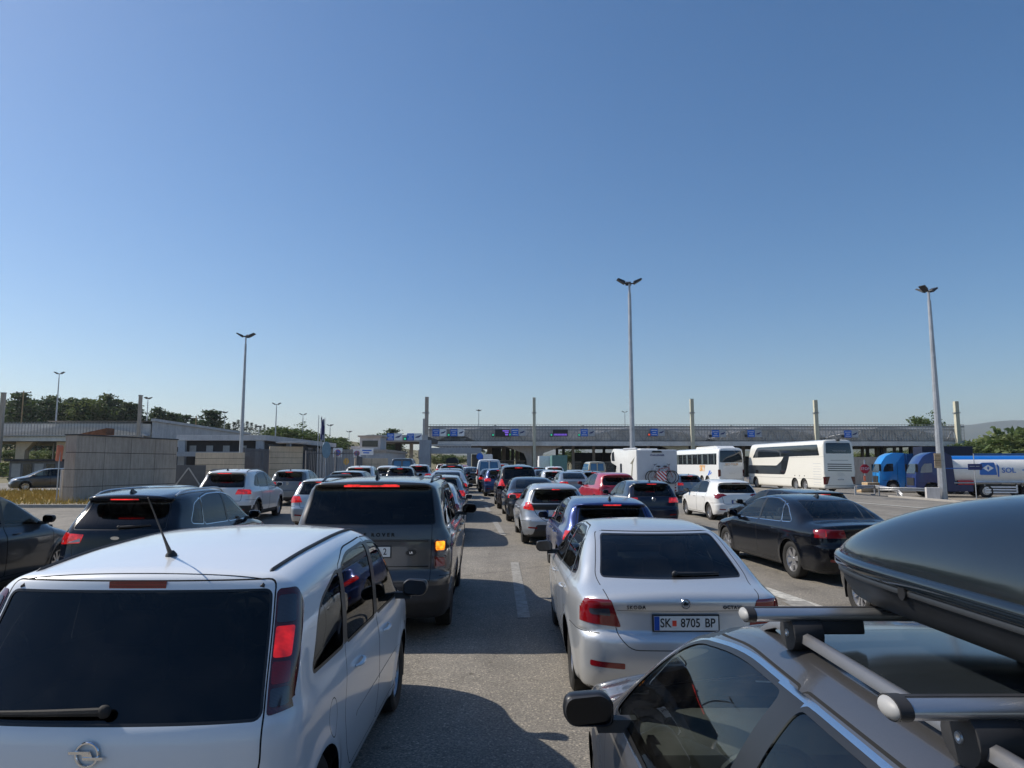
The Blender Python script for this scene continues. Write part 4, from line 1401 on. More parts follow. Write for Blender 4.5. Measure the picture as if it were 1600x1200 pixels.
VIS['van'] = dict(
    side=[('front_side_window', [(2.95, 1.20), (4.05, 1.15), (3.95, 1.27), (3.45, 1.68), (3.35, 1.74, 0.05), (2.98, 1.76)]),
          ('rear_side_window', [(1.65, 1.22), (2.82, 1.20), (2.85, 1.765), (1.68, 1.765)]),
          ('rear_quarter_window', [(0.30, 1.24), (1.50, 1.22), (1.52, 1.765), (0.40, 1.74)])],
    doors=[('front_door', [(2.90, 0.36), (3.62, 0.36, 0.06), (3.68, 0.6, 0.1), (4.1, 1.1), (4.0, 1.3), (3.5, 1.72), (3.36, 1.79, 0.1), (2.90, 1.81)]),
           ('sliding_door', [(1.58, 0.36), (2.89, 0.36), (2.89, 1.81), (1.58, 1.81)])],
    rear_glass=[(-0.68, 1.20), (0.68, 1.20), (0.60, 1.78), (-0.60, 1.78)], rg_round=0.05,
    gate=[(-0.78, 0.66), (0.78, 0.66), (0.77, 1.2), (0.68, 1.86), (-0.68, 1.86), (-0.77, 1.2)],
    lamps=[('rear', [(0.80, 0.92), (1.0, 0.92), (1.0, 1.30), (0.79, 1.30)]), ('side', [(-0.1, 0.92), (0.10, 0.92), (0.10, 1.28), (-0.1, 1.30)])],
    high=[-0.14, 0.14, 1.80, 1.83], bumper=0.62, shield=[(-0.75, 1.18), (0.75, 1.18), (0.62, 1.80), (-0.62, 1.80)])

ROWS = {
    'meriva': dict(front=[2.15], rear=[1.3], dash=3.0, mirror=2.65, mz=1.40, shelf=(0.3, 1.0), sz=0.05),
    'octavia': dict(front=[2.25], rear=[1.35], dash=3.05, mirror=2.72, mz=1.31, shelf=(0.45, 1.2)),
    'rover': dict(front=[2.4], rear=[1.4], dash=3.25, mirror=2.9, mz=1.68, shelf=(0.3, 1.2), sz=0.05),
    'estate': dict(front=[2.05], rear=[1.15], dash=2.9, mirror=2.75, mz=1.36, shelf=(0.3, 1.0)),
    'saloon': dict(front=[2.45], rear=[1.55], dash=3.3, mirror=2.95, mz=1.31, shelf=(0.6, 1.3)),
    'kuga': dict(front=[2.2], rear=[1.3], dash=2.95, mirror=2.65, mz=1.48, shelf=(0.3, 1.1)),
    'suv': dict(front=[2.2], rear=[1.3], dash=2.95, mirror=2.65, mz=1.48, shelf=(0.3, 1.1)),
    'hatch': dict(front=[1.95], rear=[1.1], dash=2.7, mirror=2.4, mz=1.31, shelf=(0.3, 1.0)),
    'yaris': dict(front=[1.85], rear=[1.05], dash=2.6, mirror=2.3, mz=1.32, shelf=(0.3, 0.9)),
    'c4': dict(front=[2.05], rear=[1.15], dash=2.8, mirror=2.5, mz=1.32, shelf=(0.3, 1.0)),
    'wagon': dict(front=[2.1], rear=[1.2], dash=2.95, mirror=2.6, mz=1.32, shelf=(0.3, 1.1)),
    'mpv': dict(front=[2.1], rear=[1.2], dash=2.9, mirror=2.5, mz=1.42, shelf=(0.3, 1.1), sz=0.05),
    'van': dict(front=[3.0], rear=[1.9, 0.9], dash=3.7, mirror=3.4, mz=1.65, sz=0.2),
}


def car(model, name, h=0.05, lod=1, paint='paint_solid', lit=True, glass=('glass_tint', 'glass_clear'), wheel=('double', 5), mirror_cap=None, loc_y=0.0, insets=0.004, extra=None, front_detail=True):
    """builds one vehicle with all its parts; root at the middle of its footprint, nose towards +Y"""
    sp, vi = SPEC[model], VIS[model]
    L = sp['L']
    B = Body(sp, h)
    root = empty(name)
    gapw = (0.0025 if model == 'estate' else 0.0035) if lod == 0 else 0.006
    # lower cladding (on the off-roader partly shade painted black) and bumpers
    zbmp = vi['bumper']
    y_r = sp['wheels'][0][0]; y_f = sp['wheels'][1][0]; ra = sp['ra']
    if lod < 2:
        B.cut('gap', 'side', stroke([(-0.1, zbmp + 0.02), (y_r - ra * 0.70, zbmp)], 0.007 if lod == 0 else 0.01))
        B.cut('gap', 'side', stroke([(y_f + ra * 0.7, 0.62), (L + 0.1, 0.60)], 0.008))
    if 'clad_shade' in vi:
        B.cut('cladding', 'side', [(-0.1, 0.1), (L + 0.1, 0.1), (L + 0.1, vi['clad_shade']), (-0.1, vi['clad_shade'])])
        B.cut('cladding', 'rear', [(-1.1, 0.1), (1.1, 0.1), (1.1, vi['clad_shade'] + 0.1), (-1.1, vi['clad_shade'] + 0.1)])
        for wy, wz in sp['wheels']:
            B.cut('cladding', 'side', [(wy + (ra + 0.055) * math.cos(a), wz + (ra + 0.055) * math.sin(a)) for a in [2 * math.pi * k / 30 for k in range(30)]], only=['body'])
    B.cut('cladding', 'side', [(y_r + ra, 0.1), (y_f - ra, 0.1), (y_f - ra, 0.235), (y_r + ra, 0.235)])
    if 'diffuser' in vi:
        B.cut('cladding', 'rear', rnd(vi['diffuser'], 0.06))
    else:
        B.cut('cladding', 'rear', rnd([(-0.62, 0.1), (0.62, 0.1), (0.55, 0.34), (-0.55, 0.34)], 0.04))
    # doors
    for dn, poly in vi['doors']:
        if lod < 2:
            q = rnd(poly, 0.03, 4)
            B.cut('gap', 'side', offs(q, gapw), only=['body', 'cladding'])
            B.cut(dn, 'side', offs(q, -gapw), only=['gap'])
    # tailgate shut line
    g = rnd(vi['gate'], 0.04, 4)
    if lod < 2:
        B.cut('gap', 'rear', offs(g, gapw), only=['body', 'cladding'])
        B.cut('tailgate', 'rear', offs(g, -gapw), only=['gap'])
    if 'band' in vi:
        B.cut('seal', 'rear', rnd(vi['band'], 0.05))
    # side windows with one black surround
    for wn, poly in vi['side']:
        q = rnd(poly, 0.035 if lod < 2 else 0.03, 5 if lod == 0 else 3)
        if vi.get('chrome') and lod < 2:
            B.cut('bright', 'side', offs(q, 0.023))
    for wn, poly in vi['side']:
        q = rnd(poly, 0.035, 5 if lod == 0 else 3)
        B.cut('seal', 'side', offs(q, 0.018 if not vi.get('chrome') else 0.013))
    # pillars between windows are black
    xs = sorted(vi['side'], key=lambda k: k[1][0][0])
    for a, b in zip(xs[:-1], xs[1:]):
        ya = max(p[0] for p in a[1]); yb = min(p[0] for p in b[1])
        z0 = max(a[1][0][1], b[1][0][1]) - 0.02; z1 = min(max(p[1] for p in a[1]), max(p[1] for p in b[1])) + 0.012
        if yb - ya < 0.2:
            if vi.get('chrome') and lod < 2:
                B.cut('bright', 'side', [(ya - 0.06, z1), (yb + 0.06, z1), (yb + 0.06, z1 + 0.011), (ya - 0.06, z1 + 0.011)])
            B.cut('seal', 'side', [(ya - 0.06, z0), (yb + 0.05, z0), (yb + 0.07, z1), (ya - 0.0, z1)])
    for wn, poly in vi['side']:
        q = rnd(poly, 0.035, 5 if lod == 0 else 3)
        B.cut(wn, 'side', q)
    # rear window
    rg = rnd(vi['rear_glass'], vi.get('rg_round', 0.04), 5 if lod == 0 else 3)
    B.cut('seal', 'rear', offs(rg, 0.012))
    B.cut('rear_window', 'rear', rg)
    # windscreen
    ws = rnd(vi['shield'], 0.05, 4)
    B.cut('seal', 'front', offs(ws, 0.02))
    B.cut('windscreen', 'front', ws)
    # tail lamps
    for view, poly in vi['lamps']:
        q = rnd(poly, 0.018, 3)
        if view == 'rear':
            B.cut('tail_light', 'rear', q, mirror=True, cond=lambda n, c: n.y < -0.38 and c.y < L * 0.3)
        else:
            B.cut('tail_light', 'side', q, cond=lambda n, c: abs(n.x) > 0.42 and c.y < L * 0.3)
    for nm, poly, mt_ in vi.get('inner', []):
        B.cut(nm, 'rear', rnd(poly, 0.012, 3), mirror=True, only=['tail_light'], cond=lambda n, c: n.y < 0.2 and c.y < 0.6)
    for (xa, xb, za, zb_) in vi.get('reflectors', [(0.50, 0.72, 0.40, 0.44)]):
        if lod < 2:
            B.cut('reflector', 'rear', rnd([(xa, za), (xb, za + 0.01), (xb, zb_ + 0.01), (xa, zb_)], 0.012, 3), mirror=True)
    # headlamps and grille
    hz = 0.66 if model not in ('rover', 'kuga', 'suv', 'van') else (0.92 if model == 'rover' else 0.78)
    if front_detail:
        B.cut('headlight', 'front', rnd([(0.45, hz - 0.04), (0.88, hz + 0.02), (0.86, hz + 0.11), (0.46, hz + 0.06)], 0.02, 3), mirror=True)
        B.cut('grille', 'front', rnd([(-0.40, hz - 0.06), (0.40, hz - 0.06), (0.43, hz + 0.05), (-0.43, hz + 0.05)], 0.03, 3))
        B.cut('grille', 'front', rnd([(-0.60, 0.28), (0.60, 0.28), (0.52, 0.44), (-0.52, 0.44)], 0.04, 3))
    if extra:
        extra('cut', B, root)
    rg_m, sg_m = glass
    gi = insets
    defs = {
        'body': dict(name='body', mats=[paint, 'black_trim', 'gap', 'black_plastic', 'chrome']),
        'front_door': dict(name='door', mats=[paint, 'black_trim', 'chrome'], sides=True),
        'rear_door': dict(name='door', mats=[paint, 'black_trim', 'chrome'], sides=True),
        'sliding_door': dict(name='sliding_door', mats=[paint], sides=True),
        'tailgate': dict(name='tailgate', mats=[paint]),
        'front_side_window': dict(name='side_window', mats=[sg_m], sides=True, inset=gi),
        'rear_side_window': dict(name='side_window', mats=[rg_m if rg_m != 'glass_clear' else sg_m], sides=True, inset=gi),
        'rear_quarter_window': dict(name='side_window', mats=[rg_m], sides=True, inset=gi),
        'rear_window': dict(name='rear_window', mats=[rg_m], inset=gi),
        'windscreen': dict(name='windscreen', mats=['glass_clear'], inset=gi),
        'tail_light': dict(name='tail_light', mats=['lens_red_lit' if lit else 'lens_red'], sides=True, inset=-0.004),
        'reflector': dict(name='reflector', mats=['lens_red'], sides=True, inset=-0.002),
        'headlight': dict(name='headlight', mats=['lens_head'], sides=True, inset=-0.003),
        'grille': dict(name='grille', mats=['black_plastic'], inset=0.01),
    }
    for nm, poly, mt_ in vi.get('inner', []):
        defs[nm] = dict(name=nm, mats=[mt_], sides=True, inset=-0.007, parent='tail_light')
    if extra:
        extra('defs', B, defs)
    merge = {'seal': ('body', 1), 'gap': ('body', 2), 'under': ('body', 3), 'cladding': ('body', 3), 'bright': ('body', 4), 'pillar': ('body', 1)}
    made = B.split(root, defs, merge)
    add_wheels(root, sp, lod, wheel[0], wheel[1])
    # mirrors on the front doors
    fw = [p for n_, p in vi['side'] if n_ == 'front_side_window'][0]
    my = max(p[0] for p in fw) - 0.22; mz = sp['belt'] + 0.03
    for sgn in (-1, 1):
        door_mirror(root, B, my, mz, sgn, cap=mirror_cap or paint, size=1.0 if model != 'rover' else 1.15)
    if lod < 2:
        for dn, poly in vi['doors']:
            hy = min(p[0] for p in poly if p[1] > 0.7) + 0.24
            hz_ = sp['belt'] - 0.12
            if dn == 'rear_door':
                hy = min(p[0] for p in poly if p[1] > 0.85) + 0.25
            for sgn in (-1, 1):
                door_handle(root, B, hy, hz_, sgn, paint, made.get((dn, sgn)))
    # high brake light
    if vi.get('high'):
        x0, x1, z0, z1 = vi['high']
        yy = B.at_rear(0, (z0 + z1) / 2) - L / 2
        b = MB()
        pts = []
        for k in range(9):
            x = x0 + (x1 - x0) * k / 8
            pts.append((x, B.at_rear(x, (z0 + z1) / 2) - L / 2))
        vs = []; fs = []
        for x, y in pts:
            vs += [(x, y - 0.005, z0), (x, y - 0.005, z1), (x, y + 0.02, z1), (x, y + 0.02, z0)]
        for k in range(8):
            for j in range(4):
                fs.append((4 * k + j, 4 * k + (j + 1) % 4, 4 * k + 4 + (j + 1) % 4, 4 * k + 4 + j))
        fs += [(0, 1, 2, 3), (35, 34, 33, 32)]
        b.add(vs, fs)
        b.build('brake_light', 'brake_lit' if lit else 'brake_off', root)
    interior(root, sp, ROWS[model])
    root['lod'] = lod
    del root['lod']
    B.root = root
    B.bm.free()
    return root, B


def set_color(root, col):
    for o in [root] + list(root.children_recursive):
        o.color = tuple(col) + (1,)


def place_wheel(root, sp, px, py, side, head):
    """stand the vehicle so that its rear wheel on the given side touches the ground seen at pixel (px, py)"""
    g = G(px, py)
    hw = max(p[1] for p in sp['side'] if p[0] < 0.8) - 0.05
    lx, ly = side * hw, sp['wheels'][0][0] - sp['L'] / 2
    a = R(head)
    x = g.x - (lx * math.cos(a) - ly * math.sin(a)); y = g.y - (lx * math.sin(a) + ly * math.cos(a))
    root.location = (x, y, gz(x, y))
    root.rotation_euler = (0, 0, a)
    return root


def put(root, x, y, head=0.0):
    root.location = (x, y, gz(x, y))
    root.rotation_euler = (0, 0, R(head))
    return root
# ------------------------------------------------------------ the setting: ground, roads, hills
def make_asphalt():
    m, t, b, o = newmat('asphalt')
    big = noise_n(t, 0.12, 5, 0.6)
    mid = noise_n(t, 1.1, 6, 0.65)
    fine = noise_n(t, 55, 3, 0.75)
    tc = N(t, 'ShaderNodeTexCoord')
    vo = N(t, 'ShaderNodeTexVoronoi', i_Scale=75.0)
    t.links.new(tc.outputs['Object'], vo.inputs['Vector'])
    c0 = ramp(t, big, [(0.3, (0.205, 0.189, 0.165)), (0.7, (0.262, 0.241, 0.21))])
    c1 = mixc(t, 0.55, c0, ramp(t, mid, [(0.25, (0.62, 0.62, 0.62)), (0.5, (1, 1, 1)), (0.75, (1.22, 1.2, 1.17))]), 'MULTIPLY')
    c2 = mixc(t, 0.8, c1, ramp(t, fine, [(0.33, (0.45, 0.45, 0.45)), (0.52, (1, 1, 1)), (0.68, (1.6, 1.58, 1.52))]), 'MULTIPLY')
    sepc = N(t, 'ShaderNodeSeparateColor')
    t.links.new(vo.outputs['Color'], sepc.inputs[0])
    speck = ramp(t, sepc.outputs[0], [(0.0, (0.6, 0.6, 0.6)), (0.5, (1, 1, 1)), (0.93, (1.25, 1.23, 1.18)), (1.0, (2.4, 2.3, 2.1))])
    c3 = mixc(t, 0.8, c2, speck, 'MULTIPLY')
    vd = N(t, 'ShaderNodeTexVoronoi', i_Scale=1.7)
    t.links.new(tc.outputs['Object'], vd.inputs['Vector'])
    ad = N(t, 'ShaderNodeMath', operation='MULTIPLY_ADD', n_1=0.16, n_2=0.0)
    t.links.new(mid, ad.inputs[0]); sb = N(t, 'ShaderNodeMath', operation='ADD'); t.links.new(ad.outputs[0], sb.inputs[0]); t.links.new(vd.outputs['Distance'], sb.inputs[1])
    c3 = mixc(t, 0.8, c3, ramp(t, sb.outputs[0], [(0.115, (0.38, 0.37, 0.36)), (0.15, (1, 1, 1))]), 'MULTIPLY')
    # oil drips and patched cracks
    st = noise_n(t, 0.9, 8, 0.75, sc=(1.0, 0.45, 1.0))
    stm = ramp(t, st, [(0.62, (1, 1, 1)), (0.70, (0.5, 0.49, 0.48))])
    c4 = mixc(t, 0.7, c3, stm, 'MULTIPLY')
    dn = noise_n(t, 3.0, 3, 0.5)
    mp = N(t, 'ShaderNodeVectorMath', operation='MULTIPLY_ADD')
    vc = N(t, 'ShaderNodeTexVoronoi', i_Scale=0.22, feature='DISTANCE_TO_EDGE')
    cmb = N(t, 'ShaderNodeCombineXYZ')
    t.links.new(dn, cmb.inputs[0]); t.links.new(dn, cmb.inputs[1])
    t.links.new(cmb.outputs[0], mp.inputs[0]); mp.inputs[1].default_value = (1.4, 1.4, 0)
    t.links.new(tc.outputs['Object'], mp.inputs[2])
    t.links.new(mp.outputs[0], vc.inputs['Vector'])
    crk = ramp(t, vc.outputs['Distance'], [(0.0, (0.30, 0.29, 0.28)), (0.006, (0.42, 0.41, 0.40)), (0.011, (1, 1, 1))])
    c5 = mixc(t, 0.28, c4, crk, 'MULTIPLY')
    # tyre-polished tracks running along the lanes
    tr = noise_n(t, 1.5, 4, 0.6, sc=(0.8, 0.03, 1.0))
    c5 = mixc(t, 0.6, c5, ramp(t, tr, [(0.35, (0.72, 0.71, 0.70)), (0.6, (1.06, 1.06, 1.06))]), 'MULTIPLY')
    t.links.new(c5, b.inputs['Base Color'])
    b.inputs['Roughness'].default_value = 0.82
    b.inputs['Specular IOR Level'].default_value = 0.35
    bump(t, b, fine, 0.5, 0.012)
    MATS['asphalt'] = m


def make_marking(name, col, wear):
    m, t, b, o = newmat(name)
    n = noise_n(t, 7, 8, 0.75)
    f = noise_n(t, 90, 2, 0.6)
    c = ramp(t, n, [(0.30, (0.17, 0.163, 0.15)), (wear, col)])
    c = mixc(t, 0.6, c, ramp(t, f, [(0.35, (0.6, 0.6, 0.6)), (0.6, (1.1, 1.1, 1.1))]), 'MULTIPLY')
    t.links.new(c, b.inputs['Base Color'])
    b.inputs['Roughness'].default_value = 0.75
    MATS[name] = m


def make_grass(name, stops, scale=2.0):
    m, t, b, o = newmat(name)
    n = noise_n(t, scale, 8, 0.7)
    c = ramp(t, n, stops)
    c = mixc(t, 0.7, c, ramp(t, noise_n(t, scale * 18, 4, 0.7), [(0.3, (0.5, 0.5, 0.5)), (0.7, (1.5, 1.5, 1.4))]), 'MULTIPLY')
    t.links.new(c, b.inputs['Base Color'])
    b.inputs['Roughness'].default_value = 0.95
    bump(t, b, noise_n(t, scale * 20, 4, 0.7), 0.6, 0.05)
    MATS[name] = m


make_asphalt()
make_marking('paint_line_white', (0.60, 0.58, 0.52), 0.56)
make_marking('paint_line_faded', (0.36, 0.345, 0.31), 0.60)
make_grass('dry_ground', [(0.3, (0.10, 0.095, 0.05)), (0.5, (0.19, 0.16, 0.085)), (0.7, (0.07, 0.085, 0.03))], 0.15)
make_grass('yellow_grass', [(0.3, (0.30, 0.20, 0.05)), (0.5, (0.22, 0.17, 0.06)), (0.7, (0.10, 0.11, 0.03))], 3.0)
make_grass('gravel', [(0.3, (0.26, 0.22, 0.17)), (0.7, (0.38, 0.33, 0.26))], 1.2)
make_grass('hill_green', [(0.3, (0.035, 0.05, 0.022)), (0.5, (0.075, 0.085, 0.04)), (0.65, (0.16, 0.14, 0.08)), (0.8, (0.03, 0.045, 0.02))], 0.006)
make_grass('wooded_ridge', [(0.3, (0.03, 0.045, 0.022)), (0.7, (0.075, 0.085, 0.045))], 0.003)


def terrain_z(x, y):
    z = gz(x, y)
    # wooded rise behind the border post, to the left
    z += 11.0 * ss((y - 175) / 110.0) * ss((-25 - x) / 70.0)
    z += 3.5 * ss((y - 210) / 120.0)
    z += 0.0015 * max(0, y - 300) + 1.5 * noise.noise(Vector((x * 0.01, y * 0.01, 3.1))) * ss((y - 190) / 80.0)
    return z


def grid_sheet(name, xs, ys, zf, mat, kind='structure', smooth=True):
    vs = [(x, y, zf(x, y)) for y in ys for x in xs]
    nx = len(xs)
    fs = [(j * nx + i, j * nx + i + 1, (j + 1) * nx + i + 1, (j + 1) * nx + i) for j in range(len(ys) - 1) for i in range(nx - 1)]
    me = bpy.data.meshes.new(name)
    me.from_pydata(vs, [], fs)
    me.materials.append(MATS[mat])
    if smooth:
        me.polygons.foreach_set('use_smooth', [True] * len(fs))
    o = bpy.data.objects.new(name, me)
    link(o)
    o['kind'] = kind
    return o


def frange(a, b, n):
    return [a + (b - a) * i / (n - 1) for i in range(n)]


xs = [-9000, -5000, -2500, -1200, -600] + frange(-400, 400, 81) + [600, 1200, 2500, 5000, 9000]
ys = [-3000, -1000, -300, -100] + frange(-40, 560, 76) + [700, 900, 1300, 2000, 3500, 6000, 9000]
grid_sheet('ground', xs, ys, lambda x, y: terrain_z(x, y) - (0.20 if -52 < x < 94 and -34 < y < 207 else 0.03), 'dry_ground')
grid_sheet('road', frange(-48, 90, 70), frange(-30, 205, 95), lambda x, y: gz(x, y) - 0.0, 'asphalt')


def patch(name, pts, mat, dz, res=1.5, kind='structure'):
    """sheet over a quadrilateral (four corners, counter-clockwise) following the ground"""
    a, b, c, d = [Vector(p[:2]) for p in pts]
    nu = max(2, int(max((b - a).length, (c - d).length) / res) + 2); nv = max(2, int(max((d - a).length, (c - b).length) / res) + 2)
    vs = []; fs = []
    for j in range(nv):
        v = j / (nv - 1)
        for i in range(nu):
            u = i / (nu - 1)
            p = a.lerp(b, u).lerp(d.lerp(c, u), v)
            vs.append((p.x, p.y, gz(p.x, p.y) + dz))
    fs = [(j * nu + i, j * nu + i + 1, (j + 1) * nu + i + 1, (j + 1) * nu + i) for j in range(nv - 1) for i in range(nu - 1)]
    me = bpy.data.meshes.new(name); me.from_pydata(vs, [], fs); me.materials.append(MATS[mat])
    o = bpy.data.objects.new(name, me); link(o)
    if kind:
        o['kind'] = kind
    return o


MARKZ = [0.008]


def line_mark(px0, py0, px1, py1, w, mat='paint_line_faded', name='lane_marking'):
    MARKZ[0] += 1
    a, b = G(px0, py0), G(px1, py1)
    d = (b - a); d.z = 0; d.normalize(); n = Vector((-d.y, d.x, 0)) * (w / 2)
    return patch(name, [a + n, a - n, b - n, b + n], mat, 0.005 + 0.003 * (int(MARKZ[0]) % 5))


# dashed divider between the two queues
for q in ((819, 966, 804, 879, 0.17), (786.5, 837, 773, 815, 0.17), (765, 800, 758, 790, 0.15), (754, 782, 749.5, 774, 0.15), (746.5, 769, 743.5, 763.5, 0.14)):
    line_mark(*q)
# worn arrow-shaped island outline and edge lines on the right
line_mark(1185, 918, 1300, 958, 0.28, 'paint_line_white')
line_mark(1205, 948, 1275, 953, 0.22, 'paint_line_faded')
line_mark(1240, 940, 1262, 952, 0.35, 'paint_line_faded')
line_mark(1337, 785.5, 1445, 794.5, 0.30, 'paint_line_white')
line_mark(1385, 803, 1425, 805, 0.35, 'paint_line_faded')
line_mark(1148, 868, 1300, 881, 0.10, 'paint_line_faded')

# left verge: dry grass island, kerb and side road
patch('verge', [(-26, 30.2), (-12.6, 30.2), (-17.2, 47), (-34, 47)], 'yellow_grass', 0.03)
patch('gravel_strip', [(-24.5, 30.4), (-12.8, 30.4), (-13.6, 32.2), (-24.5, 32.2)], 'gravel', 0.05)
patch('gravel_island', [(29, 40.5), (60, 40.5), (60, 46.5), (27.5, 56)], 'gravel', 0.02)


def kerb(pts, h=0.13, w=0.18, name='kerb'):
    b = MB()
    for p, q in zip(pts[:-1], pts[1:]):
        b.bar((p[0], p[1], gz(*p[:2]) + h / 2 - 0.02), (q[0], q[1], gz(*q[:2]) + h / 2 - 0.02), w, h + 0.04)
    o = b.build(name, simple('kerb_stone', (0.34, 0.32, 0.29), 0.85, vscale=2.5, bmp=0.3), bevel=0.015)
    o['kind'] = 'structure'
    return o


kerb([(-40, 30.0), (-30, 30.0), (-20, 30.0), (-12.5, 30.1)])
kerb([(-12.5, 30.1), (-14.5, 40), (-16.6, 48)])
kerb([(61, 40.3), (45, 40.3), (29, 40.4), (27.8, 44), (27.3, 52)])


def ridge(name, y, x0, x1, hfun, depth, mat, n=160, rows=14):
    xs_ = frange(x0, x1, n)
    vs = []
    for j in range(rows):
        v = j / (rows - 1)
        for x in xs_:
            k = math.sin(v * math.pi * 0.5)
            h = hfun(x) * k * (1 + 0.10 * noise.noise(Vector((x * 0.0012, v * 6, 1.7)))) + 0.03 * hfun(x) * noise.noise(Vector((x * 0.006, v * 18, 9.1)))
            vs.append((x, y + depth * v, h - 20))
    # far side
    for x in xs_:
        vs.append((x, y + depth * 1.6, -30))
    fs = [(j * n + i, j * n + i + 1, (j + 1) * n + i + 1, (j + 1) * n + i) for j in range(rows) for i in range(n - 1)]
    me = bpy.data.meshes.new(name); me.from_pydata(vs, [], fs); me.materials.append(MATS[mat])
    me.polygons.foreach_set('use_smooth', [True] * len(fs))
    o = bpy.data.objects.new(name, me); link(o); o['kind'] = 'structure'
    return o


def hump(x, c, w, h):
    return h * math.exp(-((x - c) / w) ** 2)


ridge('hills', 5600, -4500, 9000, lambda x: 150 + hump(x, 4900, 1500, 290) + hump(x, 1500, 1400, 90) + hump(x, -2500, 900, 60) + 22 * noise.noise(Vector((x * 0.002, 0, 0))), 1500, 'wooded_ridge')
ridge('hills', 2300, -1900, 3600, lambda x: 62 + hump(x, 1650, 460, 40) + hump(x, 700, 420, 14) + 10 * noise.noise(Vector((x * 0.006, 5, 0))), 700, 'hill_green')

# ------------------------------------------------------------ structure materials
def make_concrete(name, col, panel=None, stain=0.5):
    m, t, b, o = newmat(name)
    n1 = noise_n(t, 0.5, 8, 0.7)
    n2 = noise_n(t, 3.0, 6, 0.65, sc=(3.0, 3.0, 0.35))
    n3 = noise_n(t, 40, 3, 0.6)
    c = ramp(t, n1, [(0.3, [v * 0.78 for v in col]), (0.7, [v * 1.12 for v in col])])
    c = mixc(t, stain, c, ramp(t, n2, [(0.35, (0.55, 0.54, 0.52)), (0.6, (1, 1, 1))]), 'MULTIPLY')
    c = mixc(t, 0.3, c, ramp(t, n3, [(0.3, (0.7, 0.7, 0.7)), (0.7, (1.2, 1.2, 1.2))]), 'MULTIPLY')
    t.links.new(c, b.inputs['Base Color'])
    b.inputs['Roughness'].default_value = 0.88
    bump(t, b, n3, 0.25, 0.01)
    MATS[name] = m


make_concrete('concrete_wall', (0.50, 0.425, 0.36))
make_concrete('concrete_light', (0.56, 0.55, 0.55), stain=0.3)
make_concrete('concrete_blue', (0.34, 0.37, 0.41), stain=0.3)
make_concrete('stone_beige', (0.72, 0.57, 0.41), stain=0.3)
make_concrete('pylon_cream', (0.58, 0.56, 0.44), stain=0.25)
make_concrete('canopy_grey', (0.74, 0.72, 0.69), stain=0.3)
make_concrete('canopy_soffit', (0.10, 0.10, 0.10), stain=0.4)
simple('steel_galv', (0.42, 0.43, 0.45), 0.45, 0.55, var=0.15)
simple('steel_mesh', (0.30, 0.30, 0.30), 0.5, 0.4, var=0.2)
simple('steel_dark', (0.05, 0.05, 0.055), 0.5, 0.3, var=0.2)
simple('fence_grey', (0.13, 0.135, 0.15), 0.55, 0.2, var=0.15)
simple('timber_board', (0.40, 0.27, 0.14), 0.75, var=0.25, vscale=6)
simple('crate_board', (0.55, 0.42, 0.27), 0.8, var=0.15, vscale=6)
simple('sign_blue', (0.01, 0.14, 0.62), 0.4)
simple('sign_navy', (0.01, 0.02, 0.13), 0.4)
simple('sign_white', (0.82, 0.83, 0.84), 0.45)
simple('sign_grey', (0.42, 0.44, 0.47), 0.5)
simple('sign_red', (0.55, 0.02, 0.03), 0.4)
simple('sign_yellow', (0.80, 0.42, 0.02), 0.4)
simple('sign_orange', (0.75, 0.22, 0.12), 0.5)
simple('sign_back', (0.16, 0.26, 0.34), 0.5, 0.4)
simple('signal_green', (0.01, 0.25, 0.13), 0.4, emit=(0.05, 0.75, 0.42), es=0.5)
simple('signal_red', (0.5, 0.05, 0.03), 0.4, emit=(1.0, 0.12, 0.05), es=0.6)
simple('screen_dark', (0.008, 0.008, 0.02), 0.3)
simple('screen_lilac', (0.10, 0.06, 0.35), 0.4, emit=(0.30, 0.16, 0.95), es=0.55)
simple('rust', (0.22, 0.10, 0.055), 0.85, var=0.4, vscale=6)
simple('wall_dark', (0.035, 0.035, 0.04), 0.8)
simple('window_dark', (0.02, 0.025, 0.03), 0.12, spec=0.8)
simple('window_pale', (0.30, 0.31, 0.32), 0.3)
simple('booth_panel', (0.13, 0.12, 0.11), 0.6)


# ------------------------------------------------------------ the long border canopy
def canopy_sign(cx, Y, zc, w=1.5, light='green', pic=True, group='blue lane signs on the canopy fascia', label=''):
    r = empty('lane_sign', (cx, Y, zc)); tag(r, label, 'road sign', group)
    b = MB(); b.box(-w / 2, w / 2, -0.10, 0, -w / 2, w / 2); b.build('sign_panel', 'sign_blue', r)
    b = MB()
    for k, (hw, zz) in enumerate(((0.40, 0.26), (0.24, -0.02), (0.36, -0.30))):
        b.box(-w * hw, w * hw, -0.115, -0.102, zz * w - 0.065, zz * w + 0.045)
    b.build('sign_lettering', 'sign_white', r)
    if pic:
        b = MB(); b.box(w / 2 + 0.03, w / 2 + 1.45, -0.08, 0, -w / 2, w / 2)
        p = b.build('picture_panel', 'sign_grey' if pic == 1 else 'sign_white', r)
        q = MB(); x0 = w / 2 + 0.2
        q.prism([(x0, -0.08), (x0 + 0.15, -0.18), (x0 + 0.75, -0.12), (x0 + 0.95, 0.12), (x0 + 1.15, 0.30), (x0 + 0.95, 0.30), (x0 + 0.55, 0.12), (x0 + 0.35, 0.10)], -0.10, -0.082, 'y')
        q.build('car_symbol', 'sign_navy', p)
    if light:
        b = MB(); b.box(-w / 2 - 0.62, -w / 2 - 0.06, -0.14, 0.02, -w / 2 - 0.02, -w / 2 + 0.55)
        bx = b.build('signal_box', 'steel_dark', r)
        if light in ('green', 'red'):
            q = MB(); q.lathe([(-0.16, 0.0001), (-0.16, 0.20), (-0.14, 0.20)], 14, 'y', (-w / 2 - 0.34, 0, -w / 2 + 0.27))
            q.build('signal_lamp', 'signal_green' if light == 'green' else 'signal_red', bx)
    return r


